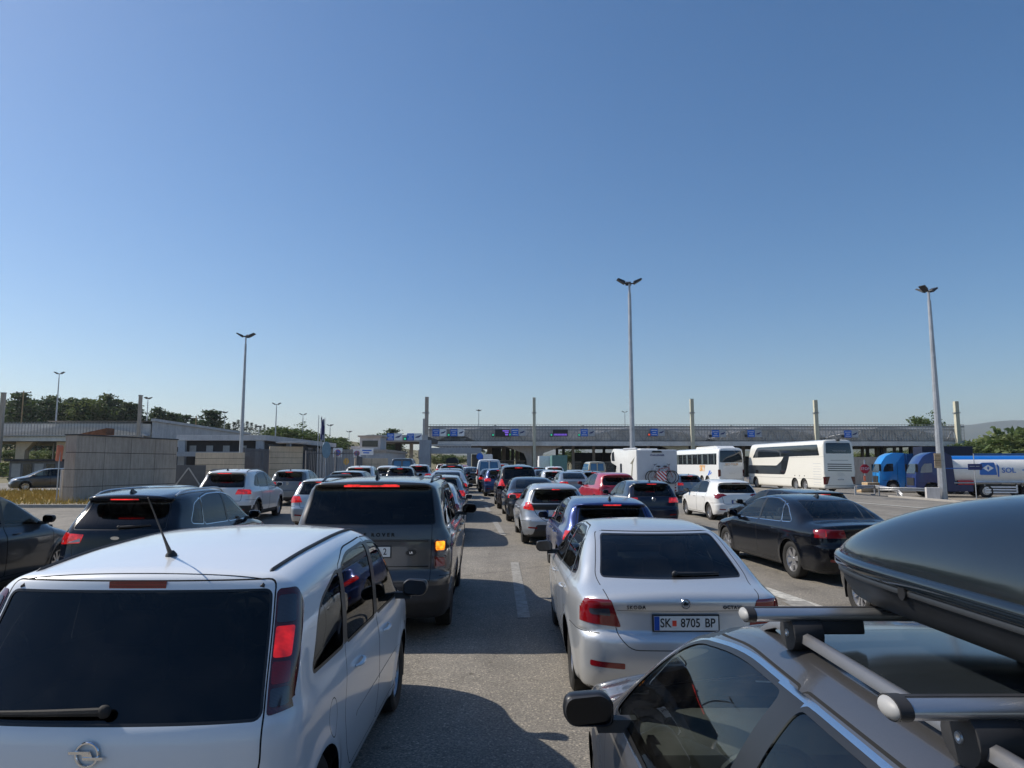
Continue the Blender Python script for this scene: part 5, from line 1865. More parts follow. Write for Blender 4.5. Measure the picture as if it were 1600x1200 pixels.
def vms(cx, Y, zc, w, h, lit):
    r = empty('message_screen', (cx, Y, zc)); tag(r, 'dark electronic screen with lilac lettering ' + lit, 'screen', 'message screens on the canopy fascia')
    b = MB(); b.box(-w / 2, w / 2, -0.2, 0, -h / 2, h / 2); b.build('housing', 'screen_dark', r, bevel=0.03)
    b = MB()
    if 'half' in lit:
        b.box(0.05, w / 2 - 0.15, -0.215, -0.205, h * 0.22, h * 0.38)
        b.box(0.5, w / 2 - 0.2, -0.215, -0.205, -h * 0.02, h * 0.16)
        b.box(0.6, w / 2 - 0.3, -0.215, -0.205, -h * 0.34, -h * 0.12)
    else:
        x = -w * 0.44
        random.seed(3)
        while x < w * 0.42:
            ww = random.choice((0.12, 0.16, 0.2)); b.box(x, x + ww, -0.215, -0.205, -h * 0.33, -h * 0.12); x += ww + 0.07
        b.box(-w * 0.45, w * 0.45, -0.212, -0.206, -h * 0.42, -h * 0.38)
    b.build('screen_lettering', 'screen_lilac', r)


CY = 150.0
PXM = CY / FPX


def cx_(px):
    return (px - 800) * PXM


def cz_(py):
    return CAM_H + (726 - py) * PXM


root = empty('border_canopy', (cx_(1085), CY + 18, 0)); tag(root, 'very long grey flat canopy with meshed truss fascia spanning all lanes', 'canopy')
X0, X1 = cx_(668), cx_(1506)
zt_, zm, zl = cz_(663.5), cz_(690), cz_(697)
ox, oy = root.location.x, root.location.y


def cb(mb):
    mb.v = [(v[0] - ox, v[1] - oy, v[2]) for v in mb.v]
    return mb


b = MB()
b.box(X0, X1 - 16, CY + 0.8, CY + 46, zl + 0.25, zl + 1.1)
b.box(X1 - 16, X1, CY + 0.8, CY + 46, zl + 0.25, zl + 1.1)
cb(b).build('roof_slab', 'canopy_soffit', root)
b = MB(); b.box(X0, X1, CY, CY + 0.8, zl, zm); cb(b).build('fascia_beam', 'canopy_grey', root)
# vaulted roof segments seen through the mesh
vn = 0
for ca, wa in ((683, 60), (762, 84), (1005, 120), (1205, 110), (1392, 124)):
    b = MB(); c = cx_(ca); hw = wa * PXM
    n = 18; vs = []; fs = []
    for k in range(n + 1):
        u = -1 + 2 * k / n
        z = zm + (zt_ - zm - 0.5) * max(0.0, 1 - abs(u) ** 1.35)
        x = min(max(c + hw * u, X0 + 0.1), X1 - 0.2)
        vs += [(x, CY + 1.2, zm + 0.05), (x, CY + 1.2, z + 0.06), (x, CY + 2.9, z + 0.06)]
    for k in range(n):
        fs += [(3 * k, 3 * k + 3, 3 * k + 4, 3 * k + 1), (3 * k + 1, 3 * k + 4, 3 * k + 5, 3 * k + 2)]
    b.add(vs, fs); cb(b).build('roof_vault', 'canopy_grey', root)
# back-side fascia closes the view through the mesh
b = MB(); b.box(X0, X1 - 0.5, CY + 3.0, CY + 3.2, zm, zt_ - 0.25); cb(b).build('rear_fascia', 'canopy_grey', root)
# truss webs
b = MB()
x = X0 + 1
k = 0
while x < X1 - 3:
    b.bar((x, CY + 0.95, zm), (x + 1.6, CY + 0.95, zt_ - 1.1), 0.16, 0.16)
    b.bar((x + 1.6, CY + 0.95, zt_ - 1.1), (x + 3.2, CY + 0.95, zm), 0.16, 0.16)
    x += 3.2
b.box(X0, X1, CY + 0.85, CY + 1.05, zt_ - 1.2, zt_ - 1.0)
cb(b).build('truss', 'steel_galv', root)
# mesh fence in front
b = MB()
n = int((X1 - X0) / 0.62)
for k in range(n + 1):
    x = X0 + (X1 - X0) * k / n
    b.box(x - 0.035, x + 0.035, CY + 0.06, CY + 0.13, zl + 0.2, zt_)
for k in range(12):
    z = zm + 0.02 + (zt_ - zm - 0.05) * k / 11
    b.box(X0, X1, CY + 0.0, CY + 0.05, z - 0.03, z + 0.03)
cb(b).build('mesh_screen', 'steel_mesh', root)
b = MB(); b.box(X0, X1, CY - 0.14, CY - 0.02, cz_(668), cz_(666.3)); cb(b).build('top_rail', 'steel_mesh', root)

# haunched columns
for i, (px, lo) in enumerate(((834, 0), (1080, 0), (1292, 0), (1490, 0))):
    x = cx_(px)
    b = MB()
    for sgn in (-1, 1):
        prof = [(0.35 * sgn, -0.5), (1.35 * sgn, -0.5), (1.45 * sgn, zl - 3.0), (2.1 * sgn, zl - 1.5), (6.2 * sgn, zl + 0.02), (0.35 * sgn, zl + 0.02)]
        if sgn < 0:
            prof = prof[::-1]
        b.prism([(p[0] + x, p[1]) for p in prof], CY + 1.4, CY + 2.4, 'y')
    o = cb(b).build('column', 'pylon_cream' if i else 'concrete_wall', root)
    for yy in (14, 30):
        b = MB(); b.box(x - 1.3, x + 1.3, CY + yy, CY + yy + 1, -0.5, zl + 0.3); cb(b).build('column', 'concrete_wall', root)

# tall masts standing in front of the fascia
for px, ty, wd, mat, lbl in ((834.5, 622, 0.62, 'pylon_cream', 'pale square mast rising through the canopy beside the haunched column near the road axis'),
                             (1080, 624, 0.72, 'pylon_cream', 'pale yellow square mast above the canopy near the tall lamp post'),
                             (1272.5, 626, 0.75, 'pylon_cream', 'pale yellow square mast above the double-decker coach'),
                             (1491.5, 628, 0.8, 'pylon_cream', 'pale yellow square mast at the far right end of the canopy'),
                             (667.3, 621, 0.72, 'concrete_wall', 'grey weathered square mast at the near end of the canopy'),
                             (663.2, 655, 0.42, 'concrete_light', 'shorter slim grey mast just left of the weathered mast')):
    x = cx_(px)
    b = MB(); b.box(-wd / 2, wd / 2, -wd / 2, wd / 2, gz(x, CY) - 0.3, cz_(ty))
    r = b.build('mast', mat, bevel=0.04); r.location = (x, CY - 0.9, 0)
    tag(r, lbl, 'mast')
    q = MB(); q.box(-wd * 0.75, wd * 0.75, -wd * 0.6, wd * 0.6, cz_(646) - 0.1, cz_(646) + 0.1); q.build('collar', 'steel_mesh', r)
for px, ty in ((770, 655.5), (926.5, 656), (1192, 656)):
    x = cx_(px)
    b = MB(); b.box(-0.3, 0.3, -0.3, 0.3, zl + 1.0, cz_(ty)); r = b.build('roof_post', 'pylon_cream', bevel=0.03); r.location = (x, CY + 22, 0)
    tag(r, 'short pale post showing above the canopy roof %s' % {770: 'left of the pale road-axis mast', 926.5: 'between two lane signs', 1192: 'between the coach and the double-decker'}[px], 'post', 'short posts on the canopy roof')

SG = [(681.5, 676.5, None, 2, 'nearest the grey weathered mast'), (709.5, 676.5, 'green', 2, 'second from the grey weathered mast'), (804.5, 676, 'green', 1, 'between the half-lit screen and the pale mast'),
      (912.5, 676.5, 'green', 1, 'right of the fully lit screen'), (1021.5, 676, 'red', 1, 'with a red light beside it'),
      (1117, 678, 'dark', 1, 'above the white coach'), (1172.5, 678, 'dark', 1, 'above the front of the double-decker'), (1323, 678.5, 'dark', 1, 'above the tail of the double-decker')]
for px, py, lt, pic, lb in SG:
    canopy_sign(cx_(px), CY - 0.2, cz_(py), 1.5, lt, pic, label='blue lane sign with white lines on canopy, ' + lb)
vms(cx_(785), CY - 0.2, cz_(677), 3.0, 1.5, 'half lit, left of a blue lane sign')
vms(cx_(875.3), CY - 0.2, cz_(677), 3.15, 1.4, 'along its lower edge')
for px, wh in ((770.5, 'left of the half-lit screen'), (861.3, 'left of the fully lit screen')):
    r = empty('lane_signal', (cx_(px), CY - 0.2, cz_(680))); tag(r, 'small green lane signal lamp ' + wh, 'traffic light', 'lane signals on the fascia')
    b = MB(); b.box(-0.3, 0.3, -0.1, 0.05, -0.35, 0.3); b.build('housing', 'steel_dark', r)
    q = MB(); q.lathe([(-0.12, 0.0001), (-0.12, 0.2), (-0.1, 0.2)], 14, 'y'); q.build('signal_lamp', 'signal_green', r)

# inspection booths and posts in the shade below
random.seed(11)
for i, px in enumerate((760, 781, 797, 813, 862, 900, 951, 975, 1000, 1040, 1100, 1150, 1230, 1340, 1400, 1440)):
    x = (px - 800) * (CY + 9) / FPX
    yb = CY + 9 + random.uniform(-1, 5)
    r = empty('inspection_booth', (x, yb, gz(x, yb)))
    tag(r, 'small dark inspection booth in the shade under the canopy', 'booth', 'inspection booths under the canopy')
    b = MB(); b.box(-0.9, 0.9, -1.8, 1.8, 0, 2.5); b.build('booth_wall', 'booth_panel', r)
    b = MB(); b.box(-0.75, 0.75, -1.84, -1.8, 1.0, 2.1); b.box(-0.94, -0.9, -1.5, 1.5, 1.0, 2.1); b.build('booth_window', 'window_dark', r)
    b = MB(); b.box(-1.1, 1.1, -2.1, 2.1, 2.5, 2.75); b.build('booth_roof', 'concrete_wall', r)
random.seed(5)
for i in range(30):
    px = [765, 772, 779, 787, 793, 801, 808, 815, 821, 927, 943, 978, 1012, 1030, 1118, 1160, 1246, 1255, 1345, 1353, 1375, 1395, 1405, 1420, 1432, 870, 880, 895, 1060, 1205][i]
    yy = CY + (22 + random.uniform(0, 12) if px < 830 else random.uniform(4, 22))
    x = (px - 800) * yy / FPX
    wd = random.uniform(0.35, 0.7) if px < 830 else 0.3
    b = MB(); b.box(-wd, wd, -0.25, 0.25, gz(x, yy) - 0.2, zl + 0.4)
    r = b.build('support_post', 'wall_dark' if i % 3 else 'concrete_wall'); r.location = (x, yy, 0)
    tag(r, 'dark support post under the long canopy', 'post', 'support posts under the canopy')
# low wall and gate building closing the right half under the canopy
r = empty('customs_block', (cx_(1330), CY + 36, 0)); tag(r, 'low grey customs block standing in the shade behind the booths on the right', 'building')
b = MB(); b.box(-32, 8, 0, 8, -1, 4.2); b.build('wall', 'booth_panel', r)
b = MB()
for k in range(11):
    b = MB(); b.box(-31 + k * 3.5, -28.8 + k * 3.5, -0.06, -0.003, 1.0, 2.6); b.build('window', 'window_dark', r)
r = empty('gate_wall', (cx_(1010), CY + 40, 0)); tag(r, 'dark service building deep in the shade under the middle of the canopy', 'building')
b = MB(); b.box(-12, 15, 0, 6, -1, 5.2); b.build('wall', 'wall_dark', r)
for k in range(7):
    b = MB(); b.box(-11 + k * 3.6, -9.4 + k * 3.6, -0.06, -0.003, 1.0, 2.8); b.build('window', 'window_pale' if k == 2 else 'window_dark', r)

# grey wall at the right, behind the trucks
r = MB(); r.box(-4, 4, 0, 0.3, -1.2, 3.0)
o = r.build('boundary_wall', 'concrete_wall'); o.location = ((1373 - 800) * 90 / FPX, 90, 0); tag(o, 'plain grey wall behind the light blue truck', 'wall')

# ------------------------------------------------------------ small near canopy and portal frame left of the axis
r = empty('lane_canopy', (-19, 132, 0)); tag(r, 'small low grey flat canopy left of the grey mast', 'canopy')
QY = 128.0; qs = QY / FPX


def qx(px): return (px - 800) * qs + 19


def qz(py): return CAM_H + (726 - py) * qs


b = MB(); b.box(qx(572), qx(668), -4, -3.4, qz(690.5), qz(680)); b.build('fascia', 'concrete_light', r)
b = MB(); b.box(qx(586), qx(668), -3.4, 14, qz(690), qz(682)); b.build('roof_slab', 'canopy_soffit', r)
b = MB(); b.box(qx(572), qx(596), -4.2, -3.9, qz(689), qz(680.5)); b.build('louvre', 'fence_grey', r)
b = MB(); b.box(qx(578), qx(585), -3.6, -2.8, -0.3, qz(690.5)); b.build('column', 'concrete_light', r)
b = MB(); b.box(qx(604), qx(612), 6, 8, -0.3, qz(690.5)); b.build('column', 'wall_dark', r)
b = MB(); b.box(qx(628), qx(633), 6, 7, -0.3, qz(690.5)); b.build('column', 'concrete_wall', r)
b = MB(); b.box(qx(636), qx(650), 12, 12.4, qz(716), qz(700)); b.build('rear_panel', 'concrete_light', r)
for px, lb in ((611, 'left one of the two on the small low canopy'), (642, 'right one of the two on the small low canopy')):
    canopy_sign((px - 800) * qs, 132 - 4.2, qz(683), 1.25, 'green', 2, label='blue lane sign with white lines, ' + lb)

PY_ = 112.0; ps = PY_ / FPX
r = empty('portal_frame', ((710 - 800) * ps, PY_, 0)); tag(r, 'blue-grey concrete portal frame over the middle lane in front of the long canopy', 'portal')


def fx(px): return (px - 710) * ps


def fz(py): return CAM_H + (726 - py) * ps


b = MB(); b.box(fx(666), fx(752), 0, 1.2, fz(709), fz(700)); b.build('beam', 'concrete_blue', r, bevel=0.03)
b = MB(); b.box(fx(656), fx(673), -0.3, 1.5, 0, fz(688)); b.build('pillar', 'concrete_blue', r, bevel=0.03)
b = MB(); b.box(fx(730), fx(736), 0.1, 1.1, 0, fz(709)); b.build('pillar', 'concrete_blue', r)
b = MB(); b.box(fx(736), fx(750), 3, 9, 0, fz(709.5)); b.build('side_wall', 'booth_panel', r)
b = MB(); b.box(fx(666), fx(752), 1.2, 16, fz(703), fz(701)); b.build('roof_slab', 'canopy_soffit', r)
b = MB()
for k in range(22):
    x = fx(678) + k * (fx(730) - fx(678)) / 21
    b.box(x - 0.06, x + 0.06, 9, 9.15, fz(701), fz(692) + 0.0)
b.box(fx(676), fx(732), 8.9, 9, fz(693), fz(691.6))
b.build('louvre', 'concrete_light', r)

# round blue downward-arrow sign by the white van
def round_sign(x, y, zc, rad, label, face, pole_to=None, kind='arrow', board=None):
    z0 = gz(x, y)
    r = empty('road_sign', (x, y, z0)); tag(r, label, 'road sign')
    b = MB(); b.tube([(0, 0.03, 0), (0, 0.03, zc + rad)], 0.04, 8); b.build('pole', 'steel_galv', r, smooth=True)
    if board:
        b = MB(); b.box(-board, board, -0.01, 0.02, zc - board, zc + board); b.build('board', 'sign_white', r)
    b = MB(); b.lathe([(-0.015, rad), (-0.03, rad * 0.99), (-0.03, 0.0001)], 28, 'y', (0, 0, zc)); d = b.build('disc', face, r)
    if kind == 'arrow':
        q = MB()
        q.prism([(-0.5 * rad, -0.55 * rad), (-0.15 * rad, -0.4 * rad), (-0.05 * rad, 0.45 * rad), (-0.25 * rad, 0.45 * rad)], -0.05, -0.034, 'y')
        q.prism([(0.5 * rad, -0.55 * rad), (0.15 * rad, -0.4 * rad), (0.05 * rad, 0.45 * rad), (0.25 * rad, 0.45 * rad)], -0.05, -0.034, 'y')
        q.build('symbol', 'sign_white', d)
    if kind == 'noparking':
        q = MB(); q.lathe([(-0.034, rad * 0.99), (-0.05, rad * 0.97), (-0.05, rad * 0.80), (-0.034, rad * 0.79)], 28, 'y', (0, 0, zc))
        q.build('border_ring', 'sign_red', d)
        q = MB()
        q.bar((-0.55 * rad, -0.045, zc + 0.55 * rad), (0.55 * rad, -0.045, zc - 0.55 * rad), 0.02, 0.16 * rad); q.build('slash', 'sign_red', d)
    return r


x, y = (750 - 800) * 95 / FPX, 95
round_sign(x, y, CAM_H + (726 - 713.5) * 95 / FPX - gz(x, y), 0.46, 'round blue sign with white arrows above the white van', 'sign_blue')

# ------------------------------------------------------------ left canopy with mesh fascia
LY = 105.0; ls = LY / FPX
r = empty('side_canopy', (-72, LY, 0)); tag(r, 'grey canopy with mesh fascia over the side road on the far left', 'canopy')


def lx(px): return (px - 800) * ls + 72


def lz(py): return CAM_H + (726 - py) * ls


XL, XR = lx(-120), lx(222)
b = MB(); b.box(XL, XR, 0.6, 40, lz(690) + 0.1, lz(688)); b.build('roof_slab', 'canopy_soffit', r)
b = MB(); b.box(XL, XR, 0.2, 0.6, lz(689.5), lz(682)); b.build('fascia_beam', 'canopy_grey', r)
b = MB(); b.box(XL, XR, 0.0, 0.18, lz(682), lz(680.4)); b.build('bright_rail', 'concrete_light', r)
b = MB()
n = 18; vs = []; fs = []
for k in range(n + 1):
    u = -1 + 2 * k / n
    z = lz(681) + (lz(665) - lz(681)) * (1 - abs(u) ** 1.4)
    xx = min(lx(110) + 11.5 * u, XR)
    vs += [(xx, 1.3, lz(681)), (xx, 1.3, z), (xx, 2.5, z)]
for k in range(n):
    fs += [(3 * k, 3 * k + 3, 3 * k + 4, 3 * k + 1), (3 * k + 1, 3 * k + 4, 3 * k + 5, 3 * k + 2)]
b.add(vs, fs); b.build('roof_vault', 'canopy_grey', r)
b = MB(); b.box(XL, XR, 2.6, 2.8, lz(684), lz(661)); b.build('rear_fascia', 'canopy_grey', r)
b = MB()
n = int((XR - XL) / 0.45)
for k in range(n + 1):
    xx = XL + (XR - XL) * k / n
    b.box(xx - 0.03, xx + 0.03, 0.06, 0.12, lz(683), lz(660))
for k in range(12):
    z = lz(682) + (lz(660) - lz(682)) * k / 11
    b.box(XL, XR, 0.0, 0.05, z - 0.028, z + 0.028)
b.build('mesh_screen', 'steel_mesh', r)
for px, cols in ((26, 'stone_beige'), (90, 'stone_beige')):
    b = MB(); x = lx(px); b.prism([(x - 0.7, -0.5), (x + 0.5, -0.5), (x + 0.7, lz(704)), (x + 1.9, lz(690)), (x - 0.7, lz(690))], 1.2, 2.2, 'y'); b.build('column', cols, r)
    b = MB(); b.box(x - 0.6, x + 0.6, 26, 27, -0.5, lz(689)); b.build('column', cols, r)
b = MB(); b.bar((lx(58), 30, 1.5), (lx(45), 30, 5.2), 0.5, 0.5); b.build('brace', 'timber_board', r)
for px0, px1, ty, lb in ((7, 17, 616, 'tall grey-green square mast at the far left edge'), (221, 229, 620, 'tall grey square mast above the concrete panel wall')):
    xa = (px0 - 800) * ls; xb = (px1 - 800) * ls
    wd = (xb - xa) * 0.27
    b = MB(); b.box(-wd, wd, -wd, wd, gz((xa + xb) / 2, LY) - 0.3, lz(ty)); o = b.build('mast', 'concrete_wall', bevel=0.03); o.location = ((xa + xb) / 2 - 0.1, LY - 1.2, 0)
    tag(o, lb, 'mast')
    q = MB(); q.box(-wd * 1.2, wd * 1.2, -wd * 1.1, wd * 1.1, lz(ty), lz(ty) + 0.12); q.build('cap', 'steel_mesh', o)

# long corrugated side roof running away to the right
A = Vector((-54.2, LY + 2)); Bv = Vector((-55.5, 150.0))
r = empty('corrugated_hall', (A.x, A.y, 0)); tag(r, 'long low hall with pale corrugated side panels receding behind the panel wall', 'building')
d = Bv - A
b = MB(); L_ = d.length; n = 46
vs = []; fs = []
for k in range(2 * n + 1):
    t = k / (2 * n); p = d * t; off = 0.16 * (k % 2)
    top = 8.6 - 0.25 * t; bot = 4.9
    vs += [(p.x + off, p.y, bot), (p.x + off, p.y, top)]
for k in range(2 * n):
    fs.append((2 * k, 2 * k + 2, 2 * k + 3, 2 * k + 1))
b.add(vs, fs); b.build('side_panel', 'concrete_light', r, recalc=False)
b = MB(); b.bar((0.1, 0, 8.75), (d.x + 0.1, d.y, 8.5), 0.6, 0.4); b.build('roof_edge', 'concrete_light', r)
b = MB(); b.add([(0, 0, 8.6), (d.x, d.y, 8.4), (d.x - 25, d.y, 8.4), (-16, 0, 8.6)], [(0, 1, 2, 3)]); b.build('roof', 'canopy_grey', r)
b = MB(); b.bar((-0.3, 0, 2.45), (d.x - 0.3, d.y, 2.45), 0.3, 4.9); b.build('wall', 'wall_dark', r)

# ------------------------------------------------------------ office building with flat white roof slab
r = empty('office_building', (-31.5, 92, 0)); tag(r, 'flat-roofed office building with white roof slab, grey columns and dark windows', 'building')
x0, x1, y0, y1 = -6.2, 3.9, -12, 20


def office():
    b = MB(); b.box(x0, x1, y0, y1, 4.75, 5.35); b.build('roof', 'concrete_light', r, bevel=0.03)
    b = MB(); b.box(x0 + 0.6, x1 - 0.8, y0 + 1.0, y1 - 1, 0, 4.74); b.build('wall', 'wall_dark', r)
    for k in range(5):
        x = x0 + 1.1 + k * 1.9
        b = MB(); b.box(x, x + 0.75, y0 + 0.93, y0 + 0.997, 3.2, 4.2); w_ = b.build('window', 'window_pale', r)
        q = MB(); q.box(x + 0.05, x + 0.7, y0 + 0.91, y0 + 0.925, 3.2, 3.5); q.build('window_sill', 'window_dark', w_)
    for k in range(7):
        y = y0 + 3 + k * 4
        b = MB(); b.box(x1 - 0.797, x1 - 0.76, y, y + 2.4, 3.6, 4.4); b.build('window', 'window_dark', r)
    for (xx, yy, ww) in ((x0 + 0.2, y0 + 0.1, 0.75), (x1 - 1.2, y0 + 0.1, 0.8), (x1 - 0.6, y0 + 9, 0.5), (x1 - 0.6, y1 - 1, 0.5)):
        b = MB(); b.box(xx, xx + ww, yy, yy + 0.5, 0, 4.748); b.build('column', 'concrete_blue', r)
    b = MB(); b.box(x0 - 0.5, x1 - 1.7, y0 - 2.5, y0 - 0.4, 2.95, 3.45); b.build('porch_roof', 'concrete_blue', r)


office()
r = empty('annex_building', (-27, 118, 0)); tag(r, 'low grey annex with stepped upper storey behind the flag poles', 'building')
b = MB(); b.box(-4, 8.5, -14, 6, 0, 3.9); b.build('wall', 'concrete_light', r)
b = MB(); b.box(-4.3, 8.8, -14.3, 6.3, 3.9, 4.25); b.build('roof', 'concrete_wall', r)
b = MB(); b.box(1.8, 5.2, 0, 5.5, 4.25, 6.6); b.build('upper_storey', 'concrete_light', r)
b = MB(); b.box(2.2, 4.8, -0.06, -0.003, 5.0, 6.0); b.build('window', 'window_dark', r)
b = MB(); b.box(1.5, 5.5, -0.4, 5.9, 6.6, 6.85); b.build('roof', 'concrete_wall', r)
b = MB(); b.box(0.2, 1.7, 0.5, 3, 4.25, 5.1); b.build('roof_box', 'concrete_light', r)


# ------------------------------------------------------------ walls along the left
def panel_wall(name, A, Bp, h, thick, mat, cols, rows, label, groove='gap', cap=True, z0=None, cat='wall'):
    A = Vector((A[0], A[1])); Bp = Vector((Bp[0], Bp[1]))
    L_ = (Bp - A).length; ang = math.atan2(Bp.y - A.y, Bp.x - A.x)
    zb = gz(A.x, A.y) - 0.1 if z0 is None else z0
    r = empty(name, (A.x, A.y, zb), ang); tag(r, label, cat)
    b = MB()
    gw = 0.022
    for i in range(cols):
        for j in range(rows):
            xa = L_ * i / cols + (gw if i else 0); xb = L_ * (i + 1) / cols
            za = h * j / rows + (gw if j else 0); zb_ = h * (j + 1) / rows
            b.box(xa, xb, -thick / 2, thick / 2, za, zb_)
    b.build('panels', mat, r, bevel=0.01)
    b = MB(); b.box(0.02, L_ - 0.02, -thick / 2 + 0.035, thick / 2 - 0.035, 0.0, h - 0.03); b.build('core', groove, r)
    if cap:
        b = MB(); b.box(-0.04, L_ + 0.04, -thick / 2 - 0.04, thick / 2 + 0.04, h, h + 0.06); b.build('coping', 'steel_dark', r)
    return r


panel_wall('panel_wall', (-20.55, 33.2), (-18.9, 39.7), 3.2, 0.62, 'concrete_wall', 4, 4, 'tall grey concrete panel wall with dark horizontal joints beside dry grass')
r_ = panel_wall('stone_wall', (-24.3, 55), (-20.6, 55), 2.75, 0.4, 'stone_beige', 1, 6, 'pale stone wall behind the white SUV and left of the dark gate', cap=False)
panel_wall('stone_wall', (-20.4, 60), (-17.9, 61), 3.35, 0.5, 'stone_beige', 1, 7, 'sunlit beige stone block wall with thin canopy behind the grey hatchback', cap=False)
b = MB(); b.box(-0.9, 1.8, -0.6, 0.5, 0, 0.12); o = b.build('shelter_slab', 'concrete_light', bevel=0.02); o.location = (-18.9, 60.3, 3.85); tag(o, 'thin grey slab roof resting over the sunlit beige block wall', 'roof slab')
panel_wall('stone_wall', (-16.5, 75), (-13.2, 76), 2.5, 0.4, 'stone_beige', 2, 4, 'low beige wall below the round parking signs', cap=False)

# rusty tilted cabinet lid on top of the panel wall
b = MB(); b.add([(-0.7, -0.3, 0), (0.75, -0.3, 0.32), (0.75, 0.4, 0.32), (-0.7, 0.4, 0), (0.75, -0.3, -0.02), (0.75, 0.4, -0.02), (-0.5, -0.3, -0.02), (-0.5, 0.4, -0.02)], [(0, 1, 2, 3), (0, 6, 4, 1), (3, 2, 5, 7), (1, 4, 5, 2), (0, 3, 7, 6), (6, 7, 5, 4)])
o = b.build('tin_lid', 'rust'); o.location = (-21.1, 36.0, 3.42 + 0.14); tag(o, 'rusty slanted tin lid sitting behind the top of the panel wall', 'tin lid')
b = MB(); b.box(-0.4, 0.4, -0.3, 0.3, 0, 3.5); o = b.build('service_cabinet', 'concrete_wall'); o.location = (-21.0, 36.0, 0.02); tag(o, 'narrow grey cabinet behind the panel wall under the tin lid', 'cabinet')


def bar_fence(A, Bp, h, label, mat='fence_grey', step=0.16, solid=False):
    A = Vector((A[0], A[1])); Bp = Vector((Bp[0], Bp[1])); L_ = (Bp - A).length
    r = empty('fence', (A.x, A.y, gz(A.x, A.y)), math.atan2(Bp.y - A.y, Bp.x - A.x)); tag(r, label, 'fence')
    if solid:
        b = MB(); b.box(0, L_, -0.03, 0.03, 0.1, h); b.build('panel', mat, r)
        b = MB(); b.bar((0.1, -0.05, 0.1), (L_ * 0.5, -0.05, h * 0.9), 0.03, 0.08); b.bar((L_ - 0.1, -0.05, 0.1), (L_ * 0.5, -0.05, h * 0.9), 0.03, 0.08); b.build('brace', 'concrete_light', r)
        return r
    b = MB(); n = int(L_ / step)
    for k in range(n + 1):
        x = L_ * k / n
        b.box(x - 0.022, x + 0.022, -0.022, 0.022, 0.1, h)
    b.build('bars', mat, r)
    b = MB(); b.box(0, L_, 0.022, 0.06, 0.2, 0.27); b.box(0, L_, 0.022, 0.06, h - 0.2, h - 0.13); b.build('rails', mat, r)
    for k in range(int(L_ / 3) + 2):
        x = min(L_, 3 * k)
        b = MB(); b.box(x - 0.06, x + 0.06, 0.06, 0.18, 0, h + 0.05); b.build('post', mat, r)
    return r


bar_fence((-20.6, 55.1), (-20.3, 60), 3.0, 'dark grey bar gate between the two stone walls')
bar_fence((-17.8, 62), (-14.2, 66), 2.9, 'dark vertical bar fence right of the beige block wall')
bar_fence((-14.2, 66), (-15.9, 76), 2.5, 'dark bar fence with flag poles behind it')
bar_fence((-21.9, 46), (-19.9, 46.5), 1.7, 'solid grey metal gate leaf with pale cross braces', solid=True)

# glazed kiosk and timber frame behind the side road
r = empty('kiosk', (-49, 72, 0.3)); tag(r, 'grey kiosk with pale window frames and dark flat roof behind the parked car', 'kiosk')
b = MB(); b.box(-1.6, 3.2, 0, 3, 0, 2.1); b.build('wall', 'fence_grey', r)
for k in range(4):
    b = MB(); b.box(-1.35 + k * 1.15, -0.45 + k * 1.15, -0.04, -0.003, 0.5, 1.85); b.build('window', 'window_pale' if k % 2 == 0 else 'window_dark', r)
b = MB(); b.box(-1.9, 3.4, -0.4, 3.3, 2.1, 2.3); b.build('roof', 'wall_dark', r)
r = empty('notice_board', (-20.72, 32.7, gz(-20.9, 32.5))); tag(r, 'salmon-coloured board seen edge-on on a thin post beside the panel wall', 'board')
b = MB(); b.tube([(0, 0, 0), (0, 0, 2.6)], 0.03, 8); b.build('pole', 'steel_galv', r, smooth=True)
b = MB(); b.prism(rnd([(-0.07, 1.95), (0.0, 1.9), (0.04, 2.55), (-0.02, 2.65)], 0.02), -0.2, 0.2, 'y'); b.build('board', 'sign_orange', r)
b = MB(); b.tube([(0, 0, 0), (0, 0, 1.5)], 0.06, 8); o = b.build('bollard', 'sign_grey', smooth=True); o.location = (-21.5, 34.2, gz(-21.5, 34.2)); tag(o, 'short grey post on the verge in front of the parked dark hatchback', 'post')

# no-parking boards, warning sign, edge-on sign, flags
for px, py, Y, lb in ((529, 707.5, 68, 'square white board with round blue no-parking sign, nearer of the pair'), (559, 708.5, 80, 'square white board with round blue no-parking sign, farther and beside a blue lettered panel')):
    x = (px - 800) * Y / FPX; z = CAM_H + (726 - py) * Y / FPX - gz(x, Y)
    round_sign(x, Y, z, 0.30, lb, 'sign_blue', kind='noparking', board=0.44)
Y = 80.4; x = (574 - 800) * Y / FPX
b = MB(); b.box(-0.75, 0.75, 0, 0.04, -0.4, 0.35); o = b.build('info_panel', 'sign_white'); o.location = (x, Y, CAM_H + (726 - 705.5) * Y / FPX); tag(o, 'white information panel with blue lettering next to the farther parking sign', 'road sign')
b = MB(); b.box(-0.5, 0.55, -0.012, -0.002, 0.02, 0.16); b.box(-0.4, 0.3, -0.012, -0.002, -0.22, -0.1); b.build('panel_lettering', 'sign_blue', o)
b = MB(); b.tube([(0, 0.06, -3.0), (0, 0.06, 0.3)], 0.04, 6); b.build('pole', 'steel_galv', o)
Y = 72; x = (542.5 - 800) * Y / FPX
r = empty('warning_sign', (x, Y, gz(x, Y))); tag(r, 'yellow-orange round warning sign in front of the low beige wall', 'road sign')
b = MB(); b.tube([(0, 0.03, 0), (0, 0.03, 2.3)], 0.035, 6); b.build('pole', 'steel_galv', r)
b = MB(); b.prism([(0.3 * math.cos(a), 2.05 + 0.36 * math.sin(a)) for a in [2 * math.pi * k / 8 + 0.39 for k in range(8)]], -0.02, 0.0, 'y'); b.build('plate', 'sign_yellow', r)
Y = 62; x = (511 - 800) * Y / FPX
r = empty('edge_sign', (x, Y, gz(x, Y)), R(68)); tag(r, 'blue-grey rounded sign seen almost edge-on from behind on a pale pole', 'road sign')
